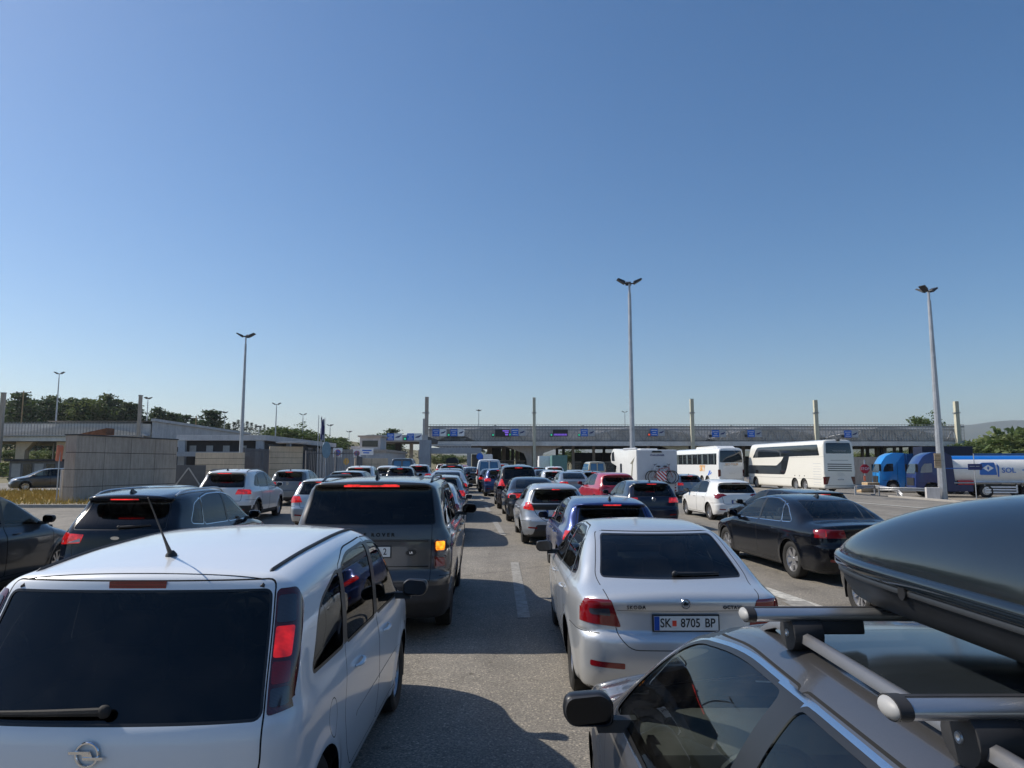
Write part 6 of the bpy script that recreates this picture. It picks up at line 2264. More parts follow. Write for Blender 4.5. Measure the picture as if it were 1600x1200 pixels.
b = MB(); b.tube([(0, 0.03, 0), (0, 0.03, 3.6)], 0.05, 8); b.build('pole', 'steel_galv', r, smooth=True)
b = MB(); b.prism([(0.62 * math.cos(a), 3.0 + 0.72 * math.sin(a)) for a in [2 * math.pi * k / 20 for k in range(20)]], -0.02, 0.0, 'y'); b.build('plate', 'sign_back', r)


simple('flag_blue', (0.012, 0.015, 0.10), 0.8); simple('flag_striped', (0.30, 0.32, 0.42), 0.8)
FY = 85.0
for px, ty, flag, lb in ((497.7, 649, None, 'bare flag pole, leftmost of the three'), (502.5, 651, 'flag_blue', 'flag pole with limp dark blue flag, middle of the three'), (507.5, 653, 'flag_striped', 'flag pole with limp pale flag, rightmost of the three')):
    x = (px - 800) * FY / FPX; top = CAM_H + (726 - ty) * FY / FPX
    r = empty('flag_pole', (x, FY, gz(x, FY))); tag(r, lb, 'flag pole', 'three flag poles')
    b = MB(); b.tube([(0, 0, 0), (0, 0, top - gz(x, FY))], 0.07, 8, r2=0.04); b.build('pole', 'steel_galv', r, smooth=True)
    if flag:
        h0 = top - gz(x, FY); n = 14; vs = []; fs = []
        for j in range(n + 1):
            t = j / n; z = h0 - 0.1 - 2.6 * t
            for i in range(5):
                u = i / 4
                wd = 0.12 + 0.36 * math.sin(min(1, t * 1.15) * math.pi * 0.72)
                vs.append((0.02 + u * wd * (1 if flag == 'flag_blue' else -1) - 0.12, 0.14 * math.sin(u * 6 + t * 3), z - 0.15 * u))
        for j in range(n):
            for i in range(4):
                fs.append((j * 5 + i, j * 5 + i + 1, (j + 1) * 5 + i + 1, (j + 1) * 5 + i))
        me = bpy.data.meshes.new('flag'); me.from_pydata(vs, [], fs); me.materials.append(MATS[flag])
        o = link(bpy.data.objects.new('flag', me), r); sm = o.modifiers.new('thick', 'SOLIDIFY'); sm.thickness = 0.02


# ------------------------------------------------------------ lamp posts
def lamp_post(x, y, top, label, heads=3, r0=0.17, r1=0.085, group=None, yaw=0.0, base=True, lean=0.0):
    z0 = gz(x, y) if y < 175 else terrain_z(x, y)
    r = empty('lamp_post', (x, y, z0), yaw); tag(r, label, 'lamp post', group)
    h = top - z0
    b = MB()
    b.tube([(0, 0, 0), (0, 0, h * 0.5), (0, 0, h - 0.7)], [r0, (r0 + r1) / 2, r1], 10)
    b.tube([(0, 0, h - 0.72), (0, 0, h)], r1 * 0.7, 8)
    b.build('pole', 'steel_galv', r, smooth=True)
    if base:
        b = MB(); b.box(-0.35, 0.35, -0.35, 0.35, -0.05, 0.06)
        for a in range(4):
            c_, s_ = math.cos(a * math.pi / 2), math.sin(a * math.pi / 2)
            b.add([(c_ * r0, s_ * r0, 0.06), (c_ * 0.33, s_ * 0.33, 0.06), (c_ * r0, s_ * r0, 0.5), (c_ * r0 + 0.01, s_ * r0 + 0.01, 0.06), (c_ * 0.33 + 0.01, s_ * 0.33 + 0.01, 0.06), (c_ * r0 + 0.01, s_ * r0 + 0.01, 0.5)], [(0, 1, 2), (5, 4, 3), (0, 3, 4, 1), (1, 4, 5, 2)])
        b.build('base_plate', 'steel_galv', r)
    b = MB(); b.tube([(-0.32, 0, h), (0.32, 0, h)], 0.05, 8); b.tube([(0, -0.3, h), (0, 0.3, h)], 0.05, 8); b.build('bracket', 'steel_dark', r)
    angs = {3: (0, math.pi, math.pi / 2), 2: (0, math.pi), 4: (0, math.pi / 2, math.pi, -math.pi / 2)}[heads]
    for a in angs:
        q = MB()
        M = Matrix.Translation((0, 0, h)) @ Matrix.Rotation(a, 4, 'Z') @ Matrix.Translation((0.30, 0, 0.02)) @ Matrix.Rotation(-0.5, 4, 'Y')
        vs = [(0, -0.20, -0.10), (0.62, -0.25, -0.05), (0.62, 0.25, -0.05), (0, 0.20, -0.10), (0.05, -0.16, 0.12), (0.56, -0.22, 0.06), (0.56, 0.22, 0.06), (0.05, 0.16, 0.12)]
        q.add([M @ Vector(v) for v in vs], [(0, 3, 2, 1), (4, 5, 6, 7), (0, 1, 5, 4), (1, 2, 6, 5), (2, 3, 7, 6), (3, 0, 4, 7)])
        q.build('floodlight', 'steel_dark', r, bevel=0.01)
    return r


lamp_post((987.5 - 800) * 48 / FPX, 48, P(985, 443, 48).z, 'tallest grey lamp post with three floodlights, behind the motorhome', 3, r0=0.19, r1=0.11)
lampB = lamp_post((1466 - 800) * 51.5 / FPX, 51.5, P(1452, 455, 51.5).z, 'tall grey lamp post with notices taped to it beside the tank truck', 3, r0=0.30, r1=0.12, yaw=0.5)
lampB.rotation_euler = (0, R(-0.35), 0.5)
lamp_post((378.5 - 800) * 65 / FPX, 65, P(387, 526, 65).z, 'tall lamp post with three floodlights behind the pale stone wall on the left', 3, r0=0.2, r1=0.10)
lamp_post((87 - 800) * 118 / FPX, 118, P(93, 584, 118).z, 'slim grey lamp post above the side canopy on the far left', 2, r0=0.17, r1=0.08)
for px, py, Y, hd, lb in ((431, 631, 135, 2, 'distant lamp post directly right of the tall left lamp post'), (473, 647, 165, 2, 'distant lamp post left of the flag poles'), (516, 664, 180, 3, 'distant lamp post right of the flag poles'),
                          (546, 674, 205, 3, 'smallest distant lamp post between flag poles and the small canopy'), (229, 622, 150, 4, 'distant lamp post just behind the grey mast above the panel wall'), (350.5, 644, 190, 4, 'distant lamp post among the pines left of the tall left lamp post'),
                          (748, 641, 200, 4, 'distant twin lamp post above the long canopy near the portal'), (976.5, 643, 200, 2, 'distant twin lamp post above the canopy left of the tallest lamp post'), (405, 666, 210, 4, 'tiny distant lamp post above the office roof')):
    x = (px - 800) * Y / FPX
    lamp_post(x, Y, P(px, py + 1, Y).z, lb, hd, r0=0.16, r1=0.09, group='distant lamp posts', base=False)
# wooden utility poles among the trees
for px, py, Y, lb in ((33, 611, 170, 'wooden utility pole with crossarm at the far left'), (306, 651, 180, 'wooden utility pole with crossarm left of the lone pine')):
    x = (px - 800) * Y / FPX; top = P(px, py, Y).z
    r = empty('utility_pole', (x, Y, 0)); tag(r, lb, 'utility pole')
    b = MB(); b.tube([(0, 0, 0), (0, 0, top)], 0.16, 6); b.build('pole', 'timber_board', r)
    b = MB(); b.box(-1.9, 1.9, -0.08, 0.08, top - 0.5, top - 0.32); b.build('crossarm', 'wall_dark', r)
    for xx in (-1.7, 0, 1.7):
        b = MB(); b.lathe([(0, 0.06), (0.15, 0.10), (0.3, 0.05)], 8, 'z', (xx, 0, top - 0.32)); b.build('insulator', 'wall_dark', r)

# notices on the right-hand lamp post
for k, (zz, hh, mt) in enumerate(((3.05, 0.32, 'crate_board'), (2.55, 0.38, 'crate_board'))):
    q = MB(); q.box(-0.36, 0.12, -0.03, 0, zz - hh / 2 - 0.1, zz + hh / 2 + 0.1)
    o = q.build('notice', mt); o.location = ((1466 - 800) * 51.5 / FPX - 0.30, 51.5 - 0.33, -0.45 + 0.0); o['label'] = ('upper' if k == 0 else 'lower') + ' tan notice board strapped to the right-hand lamp post'; o['category'] = 'notice'
    t_ = MB()
    for j in range(3):
        t_.box(-0.30, 0.05, -0.036, -0.032, zz - 0.10 + j * 0.1, zz - 0.07 + j * 0.1)
    t_.build('notice_lettering', 'rust', o)

# STOP sign, crates, barrier, direction sign, concrete block
Y = 68; x = (1347.5 - 800) * Y / FPX; z0 = gz(x, Y)
r = empty('stop_sign', (x, Y, z0)); tag(r, 'red octagonal stop sign on a striped post behind the double-decker', 'road sign')
b = MB(); b.tube([(0, 0.04, 0), (0, 0.04, 3.0)], 0.05, 8); b.build('pole', 'steel_galv', r, smooth=True)
zc = CAM_H + (726 - 732.5) * Y / FPX - z0
b = MB(); b.prism([(0.46 * math.cos(a), zc + 0.46 * math.sin(a)) for a in [2 * math.pi * (k + 0.5) / 8 for k in range(8)]], -0.03, 0, 'y'); p = b.build('plate', 'sign_red', r)
text_obj('STOP', 0.34, (0, -0.04, zc), 0, 'sign_white', r, 'sign_lettering')
b = MB(); b.box(-0.16, 0.02, -0.05, -0.0, zc - 1.15, zc - 0.65); b.build('striped_board', 'sign_orange', r)
for i, (px, py, w_, h_) in enumerate(((1344, 757, 0.9, 0.62), (1355, 752.5, 1.1, 0.9), (1363.5, 753, 0.75, 0.8), (1371, 756, 0.5, 0.45))):
    Y = 66.5 + i * 0.5; x = (px - 800) * Y / FPX
    r = empty('crate', (x, Y, gz(x, Y))); tag(r, ('low tan crate at the left end of the row by the stop sign', 'largest tan crate in the row below the stop sign', 'medium tan crate right of the largest one by the stop sign', 'smallest tan crate at the right end of the row')[i], 'crate', 'tan crates by the stop sign')
    b = MB(); b.box(-w_ / 2, w_ / 2, -w_ / 2, w_ / 2, 0, h_); b.build('box', 'crate_board', r, bevel=0.01)
    b = MB()
    for zz in (0.12, h_ - 0.12):
        b.box(-w_ / 2 - 0.015, w_ / 2 + 0.015, -w_ / 2 - 0.015, w_ / 2 + 0.015, zz - 0.04, zz + 0.04)
    b.build('batten', 'timber_board', r)


def barrier(pts, label, h=0.62, mat='steel_galv'):
    c = sum((Vector(p) for p in pts), Vector((0, 0, 0))) / len(pts)
    r = empty('guard_rail', (c.x, c.y, gz(c.x, c.y))); tag(r, label, 'guard rail')
    b = MB()
    P_ = [Vector((p[0] - c.x, p[1] - c.y, p[2] - gz(c.x, c.y))) for p in pts]
    prof = [(-0.155, 0.0), (-0.10, -0.04), (-0.05, -0.04), (0.0, 0.015), (0.05, -0.04), (0.10, -0.04), (0.155, 0.0)]
    vs = []; fs = []
    for i, p in enumerate(P_):
        d = (P_[min(i + 1, len(P_) - 1)] - P_[max(0, i - 1)]).normalized(); nn = Vector((d.y, -d.x, 0)).normalized()
        for zz, oo in prof:
            vs.append(p + Vector((0, 0, zz)) + nn * -oo)
    m = len(prof)
    for i in range(len(P_) - 1):
        for k in range(m - 1):
            fs.append((i * m + k, i * m + k + 1, (i + 1) * m + k + 1, (i + 1) * m + k))
    b.add(vs, fs); o = b.build('rail', mat, r, smooth=True)
    o.modifiers.new('thick', 'SOLIDIFY').thickness = 0.012
    for p in P_[::2]:
        b = MB(); b.box(p.x - 0.05, p.x + 0.05, p.y + 0.06, p.y + 0.16, -0.1, p.z + 0.1); b.build('post', mat, r)
    return r


def GP_(px, py, h):
    g = G(px, py)
    return (g.x, g.y, g.z + h)


barrier([GP_(1338, 773, 0.5), GP_(1352, 771.5, 0.6), GP_(1368, 771.5, 0.6), GP_(1385, 773, 0.55), GP_(1404, 776, 0.45), GP_(1411, 777, 0.12)], 'grey guard rail with bent-down end in front of the trucks')
barrier([(29.5, 57.6, 0.1), (31.5, 56.6, 0.12), (33.2, 55.4, 0.05)], 'second grey guard rail running behind the bent one towards the concrete block')
b = MB(); b.add([(-0.42, -0.35, 0), (0.42, -0.35, 0), (0.42, 0.35, 0), (-0.42, 0.35, 0), (-0.42, -0.3, 0.88), (0.42, -0.3, 0.88), (0.42, 0.3, 0.88), (-0.42, 0.3, 0.88)], [(0, 3, 2, 1), (4, 5, 6, 7), (0, 1, 5, 4), (1, 2, 6, 5), (2, 3, 7, 6), (3, 0, 4, 7)])
o = b.build('concrete_block', 'concrete_light', bevel=0.02); gx, gy = (1450 - 800) * 51.2 / FPX, 51.2; o.location = (gx, gy, gz(gx, gy)); o.rotation_euler = (0, 0, -0.35); tag(o, 'pale concrete block standing left of the right-hand lamp post', 'concrete block')
Y = 47.5; x = (1517.5 - 800) * Y / FPX; z0 = gz(x, Y)
r = empty('direction_sign', (x, Y, z0)); tag(r, 'dark blue direction sign on a thin grey post in front of the tank', 'road sign')
b = MB(); b.tube([(0, 0, 0), (0, 0, CAM_H + 17 * Y / FPX - z0)], 0.03, 8); b.build('pole', 'steel_galv', r, smooth=True)
zc = CAM_H + (726 - 729.5) * Y / FPX - z0
b = MB(); b.prism([(-0.45, zc - 0.2), (0.47, zc - 0.2), (0.47, zc - 0.06), (0.58, zc - 0.06), (0.47, zc + 0.06), (0.47, zc + 0.2), (-0.45, zc + 0.2)], -0.06, -0.035, 'y'); p = b.build('panel', 'sign_navy', r)
b = MB()
for j, (a_, c_) in enumerate(((-0.35, 0.0), (0.06, 0.3))):
    b.box(a_, c_, -0.066, -0.062, zc + 0.02, zc + 0.06)
b.build('sign_lettering', 'sign_grey', r)


# ------------------------------------------------------------ trees
def foliage_mat(name, cols):
    m, t, b, o = newmat(name)
    n = noise_n(t, 0.9, 3, 0.6)
    oi = N(t, 'ShaderNodeObjectInfo')
    ad = N(t, 'ShaderNodeMath', operation='ADD'); sc_ = N(t, 'ShaderNodeMath', operation='MULTIPLY', n_1=0.35)
    t.links.new(oi.outputs['Random'], sc_.inputs[0]); t.links.new(n, ad.inputs[0]); t.links.new(sc_.outputs[0], ad.inputs[1])
    c = ramp(t, ad.outputs[0], [(0.35, cols[0]), (0.6, cols[1]), (0.85, cols[2])])
    t.links.new(c, b.inputs['Base Color'])
    b.inputs['Roughness'].default_value = 0.7
    tl = N(t, 'ShaderNodeBsdfTranslucent'); t.links.new(c, tl.inputs[0])
    mx = N(t, 'ShaderNodeMixShader'); mx.inputs[0].default_value = 0.3
    t.links.new(b.outputs[0], mx.inputs[1]); t.links.new(tl.outputs[0], mx.inputs[2]); t.links.new(mx.outputs[0], o.inputs[0])
    MATS[name] = m


foliage_mat('pine_needles', [(0.025, 0.05, 0.02), (0.055, 0.09, 0.035), (0.10, 0.13, 0.055)])
foliage_mat('leaves', [(0.04, 0.07, 0.02), (0.085, 0.13, 0.035), (0.16, 0.19, 0.06)])
foliage_mat('cypress_needles', [(0.010, 0.022, 0.012), (0.02, 0.038, 0.018), (0.035, 0.055, 0.025)])
simple('bark', (0.10, 0.075, 0.055), 0.9, var=0.3, vscale=6)


def crown_mesh(seed, kind, n_cl, leaf, per):
    rng = random.Random(seed)
    vs, fs = [], []
    cl = []
    if kind == 'pine':
        for k in range(n_cl):
            t = rng.random() ** 0.8
            tier = math.floor(t * 8) / 8
            z = 0.26 + 0.72 * (tier * 0.75 + t * 0.25)
            ang0 = (int(tier * 8) * 2.4 + seed) % 6.283
            a = ang0 + rng.choice((0, 2.1, 4.2)) + rng.gauss(0, 0.45)
            rad = (0.34 * (1 - tier) ** 0.8 + 0.02) * (0.15 + 1.0 * rng.random()) * (0.75 + 0.35 * math.sin(a * 2 + seed))
            cl.append((rad * math.cos(a), rad * math.sin(a), z, 0.055 + 0.05 * (1 - t)))
    elif kind == 'broad':
        lobes = [(rng.uniform(-0.22, 0.22), rng.uniform(-0.22, 0.22), rng.uniform(0.5, 0.82), rng.uniform(0.14, 0.24)) for _ in range(7)]
        for k in range(n_cl):
            lx_, ly_, lz_, lr = rng.choice(lobes)
            d = Vector((rng.gauss(0, 1), rng.gauss(0, 1), rng.gauss(0, 1))).normalized() * lr * rng.random() ** 0.35
            cl.append((lx_ + d.x, ly_ + d.y, lz_ + d.z * 0.85, 0.055))
    elif kind == 'cypress':
        for k in range(n_cl):
            t = rng.random(); z = 0.05 + 0.95 * t
            rad = 0.10 * math.sin(min(1, (1 - t) * 1.3) * 1.57) * (0.5 + rng.random() * 0.6); a = rng.random() * 6.283
            cl.append((rad * math.cos(a), rad * math.sin(a), z, 0.04))
    elif kind == 'bush':
        for k in range(n_cl):
            d = Vector((rng.gauss(0, 1), rng.gauss(0, 1), abs(rng.gauss(0, 0.8)))).normalized() * rng.random() ** 0.35
            cl.append((d.x * 0.6, d.y * 0.6, d.z * 0.75 + 0.1, 0.13))
    for (x, y, z, s_) in cl:
        for _ in range(per):
            p = Vector((x + rng.gauss(0, s_ * 0.6), y + rng.gauss(0, s_ * 0.6), z + rng.gauss(0, s_ * 0.35)))
            u = Vector((rng.gauss(0, 1), rng.gauss(0, 1), rng.gauss(0, 0.5))).normalized()
            v = u.orthogonal().normalized()
            v = (Matrix.Rotation(rng.random() * 6.28, 3, u) @ v)
            l = leaf * rng.uniform(0.6, 1.4)
            b0 = len(vs)
            vs += [p - u * l, p + v * l * 0.55, p + u * l, p - v * l * 0.55]
            fs.append((b0, b0 + 1, b0 + 2, b0 + 3))
    me = bpy.data.meshes.new('crown')
    me.from_pydata([tuple(v) for v in vs], [], fs)
    me.materials.append(MATS[{'pine': 'pine_needles', 'broad': 'leaves', 'cypress': 'cypress_needles', 'bush': 'leaves'}[kind]])
    return me


def trunk_mesh(seed, kind):
    rng = random.Random(seed)
    b = MB()
    top = {'pine': 0.95, 'broad': 0.6, 'cypress': 0.8, 'bush': 0.3}[kind]
    b.tube([(0, 0, -0.03), (0.01, 0, top * 0.4), (rng.uniform(-0.02, 0.02), 0, top)], [0.022, 0.015, 0.004], 6)
    nb = {'pine': 16, 'broad': 9, 'cypress': 0, 'bush': 4}[kind]
    for k in range(nb):
        t = rng.uniform(0.3, 0.9) if kind == 'pine' else rng.uniform(0.25, 0.6)
        a = rng.random() * 6.28; l = 0.26 * (1 - t) + 0.05 if kind == 'pine' else 0.26
        up = 0.05 if kind == 'pine' else 0.22
        b.tube([(0, 0, t * top if kind != 'pine' else t), (l * math.cos(a), l * math.sin(a), (t * top if kind != 'pine' else t) + up)], [0.007, 0.003], 4)
    return b.mesh('trunk', 'bark', smooth=True)


TREE = {}
for k, sd_ in (('pine', (1, 2, 3, 4)), ('broad', (5, 6, 7)), ('cypress', (8, 9)), ('bush', (10, 11))):
    TREE[k] = [(crown_mesh(s_, k, {'pine': 150, 'broad': 190, 'cypress': 150, 'bush': 60}[k], {'pine': 0.022, 'broad': 0.022, 'cypress': 0.016, 'bush': 0.075}[k], {'pine': 16, 'broad': 15, 'cypress': 10, 'bush': 9}[k]), trunk_mesh(s_, k)) for s_ in sd_]


def tree(kind, x, y, h, wsc=1.0, label='', group=None, z=None, name=None):
    cm, tm = random.choice(TREE[kind])
    r = empty({'pine': 'pine_tree', 'broad': 'leafy_tree', 'cypress': 'cypress_tree', 'bush': 'bush'}[kind], (x, y, terrain_z(x, y) if z is None else z), random.uniform(0, 6.28))
    tag(r, label, 'bush' if kind == 'bush' else 'tree', group)
    o = link(bpy.data.objects.new('crown', cm), r); o.scale = (h * wsc, h * wsc, h)
    o = link(bpy.data.objects.new('trunk', tm), r); o.scale = (h, h, h)
    return r


random.seed(21)
# wooded skyline on the left: (pixel x, pixel y of the top, distance)
row = [(-8, 628, 205), (12, 622, 215), (28, 608, 200), (44, 618, 212), (58, 616, 206), (70, 618, 200), (82, 613, 214), (97, 622, 205), (110, 618, 218), (124, 620, 204), (136, 619, 215), (150, 614, 205), (163, 610, 210), (178, 619, 214),
       (190, 630, 222), (201, 624, 210), (212, 627, 214), (232, 640, 216), (243, 632, 210), (254, 638, 220), (268, 641, 212), (279, 643, 222), (291, 645, 216), (303, 651, 226), (316, 654, 224), (330, 637, 205), (345, 655, 226), (356, 660, 240)]
for px, py, Y in row:
    x = (px - 800) * Y / FPX; top = CAM_H + (726 - py) * Y / FPX; zb = terrain_z(x, Y)
    k = 'pine' if random.random() < 0.85 else 'broad'
    lone = px == 330
    tree('pine' if lone else k, x, Y, top - zb, 1.2 if lone else 0.95, 'lone open-branched pine standing taller than its neighbours' if lone else ('dark pine in the wooded skyline on the left' if k == 'pine' else 'leafy tree in the wooded skyline on the left'), None if lone else 'trees of the wooded skyline on the left')
for i in range(26):
    px = 5 + i * 14.5; Y = 232 + random.uniform(0, 25); py = 645 + px * 0.075 + random.uniform(-4, 4)
    x = (px - 800) * Y / FPX; top = CAM_H + (726 - py) * Y / FPX; zb = terrain_z(x, Y)
    tree('broad' if i % 3 else 'pine', x, Y, max(4, top - zb), 1.35, 'bushy tree in the second row of the wooded skyline', 'trees of the wooded skyline on the left')
for px, py, Y in ((366, 660, 250), (372, 657, 260), (380, 662, 255), (386, 659, 262), (393, 661, 265), (400, 664, 258), (407, 666, 262), (413, 664, 270), (419, 668, 260), (426, 668, 268)):
    x = (px - 800) * Y / FPX; top = CAM_H + (726 - py) * Y / FPX; zb = terrain_z(x, Y)
    tree('cypress', x, Y, top - zb, 1.7, 'narrow dark cypress in the distant row above the office', 'distant row of cypresses')
for px, py, Y, k in ((438, 666, 170, 'broad'), (449, 665, 176, 'broad'), (459, 659, 165, 'broad'), (470, 662, 172, 'broad'), (481, 668, 168, 'broad'), (490, 674, 170, 'broad'), (512, 678, 175, 'broad'), (521, 680, 170, 'broad'), (534, 682, 185, 'pine'),
                     (590, 677, 185, 'broad'), (600, 675, 190, 'broad'), (612, 667, 182, 'pine'), (606, 673, 188, 'broad')):
    x = (px - 800) * Y / FPX; top = CAM_H + (726 - py) * Y / FPX; zb = terrain_z(x, Y)
    tree(k, x, Y, top - zb, 1.5, 'rounded tree behind the %s' % ('flag poles and office roof' if px < 540 else 'small low canopy'), 'trees behind the office' if px < 540 else 'trees behind the small canopy')
# seen under and over the long canopy
for px, py, Y, ws in ((887, 698, 205, 1.8), (905, 706, 215, 2.0), (872, 708, 212, 1.8), (935, 706, 220, 1.9), (700, 706, 205, 1.9), (684, 709, 210, 1.9), (716, 708, 214, 1.9), (770, 700, 220, 2.0), (800, 700, 225, 2.0), (785, 702, 218, 2.0), (1405, 700, 215, 2.2), (1385, 703, 220, 2.2), (1430, 702, 212, 2.2), (1350, 704, 220, 2.2), (1455, 700, 215, 2.2)):
    x = (px - 800) * Y / FPX; top = CAM_H + (726 - py) * Y / FPX; zb = terrain_z(x, Y)
    tree('broad', x, Y, max(3.5, top - zb), ws, 'sunlit green tree seen through the openings below the canopy', 'trees seen below the canopy')
x = (1448 - 800) * 200 / FPX
tree('broad', x, 200, CAM_H + (726 - 640) * 200 / FPX - terrain_z(x, 200), 0.85, 'pale green rounded tree rising above the right end of the canopy')
for i in range(22):
    px = 1495 + i * 6.2; Y = 150 + random.uniform(-8, 25); py = 690 - (px - 1495) * 0.10 + random.uniform(-5, 5)
    if px > 1575: py -= 12
    x = (px - 800) * Y / FPX; top = CAM_H + (726 - py) * Y / FPX; zb = terrain_z(x, Y)
    tree('bush' if i % 4 else 'broad', x, Y, max(4, top - zb) * (1.15 if i % 4 else 1.0), 1.1 if i % 4 else 1.6, 'dense dark tree in the hedge-like row behind the tank truck', 'dense trees behind the tank truck')
# greenery below the side canopy on the left
for px, py, Y, h in ((30, 712, 95, 0), (45, 722, 92, 0), (75, 700, 150, 0), (85, 702, 148, 0), (60, 700, 155, 0), (48, 738, 80, 0), (35, 742, 78, 0), (20, 700, 150, 0)):
    x = (px - 800) * Y / FPX; top = CAM_H + (726 - py) * Y / FPX; zb = gz(x, Y)
    tree('bush' if Y < 100 else 'broad', x, Y, max(1.0, (top - zb)), 1.6, 'unkempt bush beside the side road under the canopy' if Y < 100 else 'sunlit tree behind the kiosk below the side canopy', 'greenery below the side canopy')
# dry grass tufts on the verge: nobody could count them
rng = random.Random(4)
vs, fs = [], []
for _ in range(9000):
    u = rng.random(); v = rng.random()
    y = 30.4 + 15.5 * v; xl = -26 - 7.5 * v; xr = -12.9 - 4.2 * v
    x = xl + (xr - xl) * u
    if x > -20.2 + (y - 33) * 0.25 and x < -17.9: pass
    h = rng.uniform(0.08, 0.34); a = rng.random() * 6.28; l = rng.uniform(-0.12, 0.12)
    z = gz(x, y) + 0.02; w_ = 0.025
    b0 = len(vs)
    vs += [(x - w_ * math.cos(a), y - w_ * math.sin(a), z), (x + w_ * math.cos(a), y + w_ * math.sin(a), z), (x + l, y + l, z + h)]
    fs.append((b0, b0 + 1, b0 + 2))
me = bpy.data.meshes.new('dry_grass'); me.from_pydata(vs, [], fs)
me.materials.append(simple('straw', (0.42, 0.29, 0.07), 0.9, var=0.35, vscale=1.5))
o = link(bpy.data.objects.new('dry_grass', me)); tag(o, 'dry yellow grass on the verge around the panel wall', 'grass', kind='stuff')

# ------------------------------------------------------------ summer haze between here and the hills
b = MB(); b.box(-9500, 9500, -3100, 9400, -60, 500)
hz_ = b.build('haze', 'gap'); tag(hz_, None, None, None, 'stuff')
hm = bpy.data.materials.new('haze'); hm.use_nodes = True
for n_ in list(hm.node_tree.nodes):
    if n_.type == 'BSDF_PRINCIPLED':
        hm.node_tree.nodes.remove(n_)
pv = hm.node_tree.nodes.new('ShaderNodeVolumePrincipled')
pv.inputs['Color'].default_value = (0.90, 0.95, 1.0, 1)
pv.inputs['Density'].default_value = 0.0001
pv.inputs['Anisotropy'].default_value = 0.3
hm.node_tree.links.new(pv.outputs[0], hm.node_tree.nodes['Material Output'].inputs['Volume'])
hz_.data.materials.clear(); hz_.data.materials.append(hm)
# ------------------------------------------------------------ cars
def finish(root, col, label, cat='car', group=None):
    set_color(root, col)
    tag(root, label, cat, group)
    return root


# --- white people carrier, nearest on the left
mer, B = car('meriva', 'people_carrier', h=0.024, lod=0, paint='paint_solid', lit=False, glass=('glass_dark', 'glass_tint'), wheel=('double', 7), mirror_cap='black_trim',
             extra=lambda stage, B, x: (B.cut('fuel_flap_gap', 'side', [(0.80 + 0.080 * math.cos(a), 0.74 + 0.098 * math.sin(a)) for a in [2 * math.pi * k / 24 for k in range(24)]], cond=lambda n, c: c.x > 0.3 and n.x > 0.4),
                                        B.cut('fuel_flap', 'side', [(0.80 + 0.075 * math.cos(a), 0.74 + 0.093 * math.sin(a)) for a in [2 * math.pi * k / 24 for k in range(24)]], cond=lambda n, c: c.x > 0.3 and n.x > 0.4),
                                        B.cut('rubbing_strip', 'side', rnd([(1.35, 0.56), (2.90, 0.575), (2.92, 0.60), (1.37, 0.587)], 0.01), only=['front_door', 'rear_door'])) if stage == 'cut' else
             x.update({'fuel_flap': dict(name='fuel_flap', mats=['paint_solid']), 'fuel_flap_gap': dict(name='flap_gap', mats=['gap']), 'rubbing_strip': dict(name='rubbing_strip', mats=['paint_solid'], sides=True, inset=-0.002)}))
put(mer, -1.775, 3.08 + 2.02, 0.0)
L = B.spec['L']
# tall cluster lamps: four lens cells inside the black housing
for o in list(mer.children):
    if o.name.startswith('tail_light'):
        o.data.materials.clear(); o.data.materials.append(MATS['lens_red_dark'])
wiper(mer, B, 0.04, -0.62, 1.005, off=0.035, thick=0.013, mat='rubber', dz=-0.02)
rod_antenna(mer, B, 0.72, 0.42, 0.72, -0.01)
# emblem: ring with a slanted flash
z0 = 0.845
y0 = B.at_rear(0, z0) - L / 2
b = badge_ring(mer, B, 0, z0, 0.047)
b.box(-0.072, 0.012, y0 - 0.020, y0 - 0.008, z0 + 0.006, z0 + 0.017)
b.box(-0.012, 0.072, y0 - 0.020, y0 - 0.008, z0 - 0.017, z0 - 0.006)
b.add([(-0.02, y0 - 0.018, z0 + 0.010), (0.03, y0 - 0.018, z0 - 0.010), (0.012, y0 - 0.010, z0 + 0.017), (-0.012, y0 - 0.010, z0 - 0.017)], [(0, 3, 1, 2)])
b.build('badge', 'chrome', mer, smooth=True)
# roof ditch strips
for sgn in (-1, 1):
    b = MB(); pts = []
    for k in range(16):
        y = 0.42 + 2.05 * k / 15
        x_ = sgn * (0.575 + 0.02 * math.sin(k / 15 * 3.14))
        pts.append((x_, y - L / 2, B.at_top(x_, y) + 0.001))
    b.tube(pts, 0.012, 6); b.build('roof_strip', 'black_plastic', mer, smooth=True)
b = MB(); pts = [(x_ / 10 * 0.575, 0.42 + 0.025 * (x_ / 10) ** 2 - L / 2, B.at_top(x_ / 10 * 0.575, 0.42 + 0.025 * (x_ / 10) ** 2)) for x_ in range(-10, 11)]
b.tube(pts, 0.0028, 5); b.build('roof_seam', 'gap', mer)
for o in mer.children:
    if o.name.startswith('brake_light'):
        o.data.materials.clear(); o.data.materials.append(MATS['brake_off'])
finish(mer, (0.74, 0.77, 0.80), 'white people carrier with tall tail lamps and rod antenna, nearest car on the left')


# --- silver liftback, centre right
def oct_extra(stage, B, x):
    if stage == 'cut':
        B.cut('seal', 'rear', stroke([(-0.55, 0.868), (0.55, 0.868)], 0.004), only=['tailgate'])
    else:
        pass


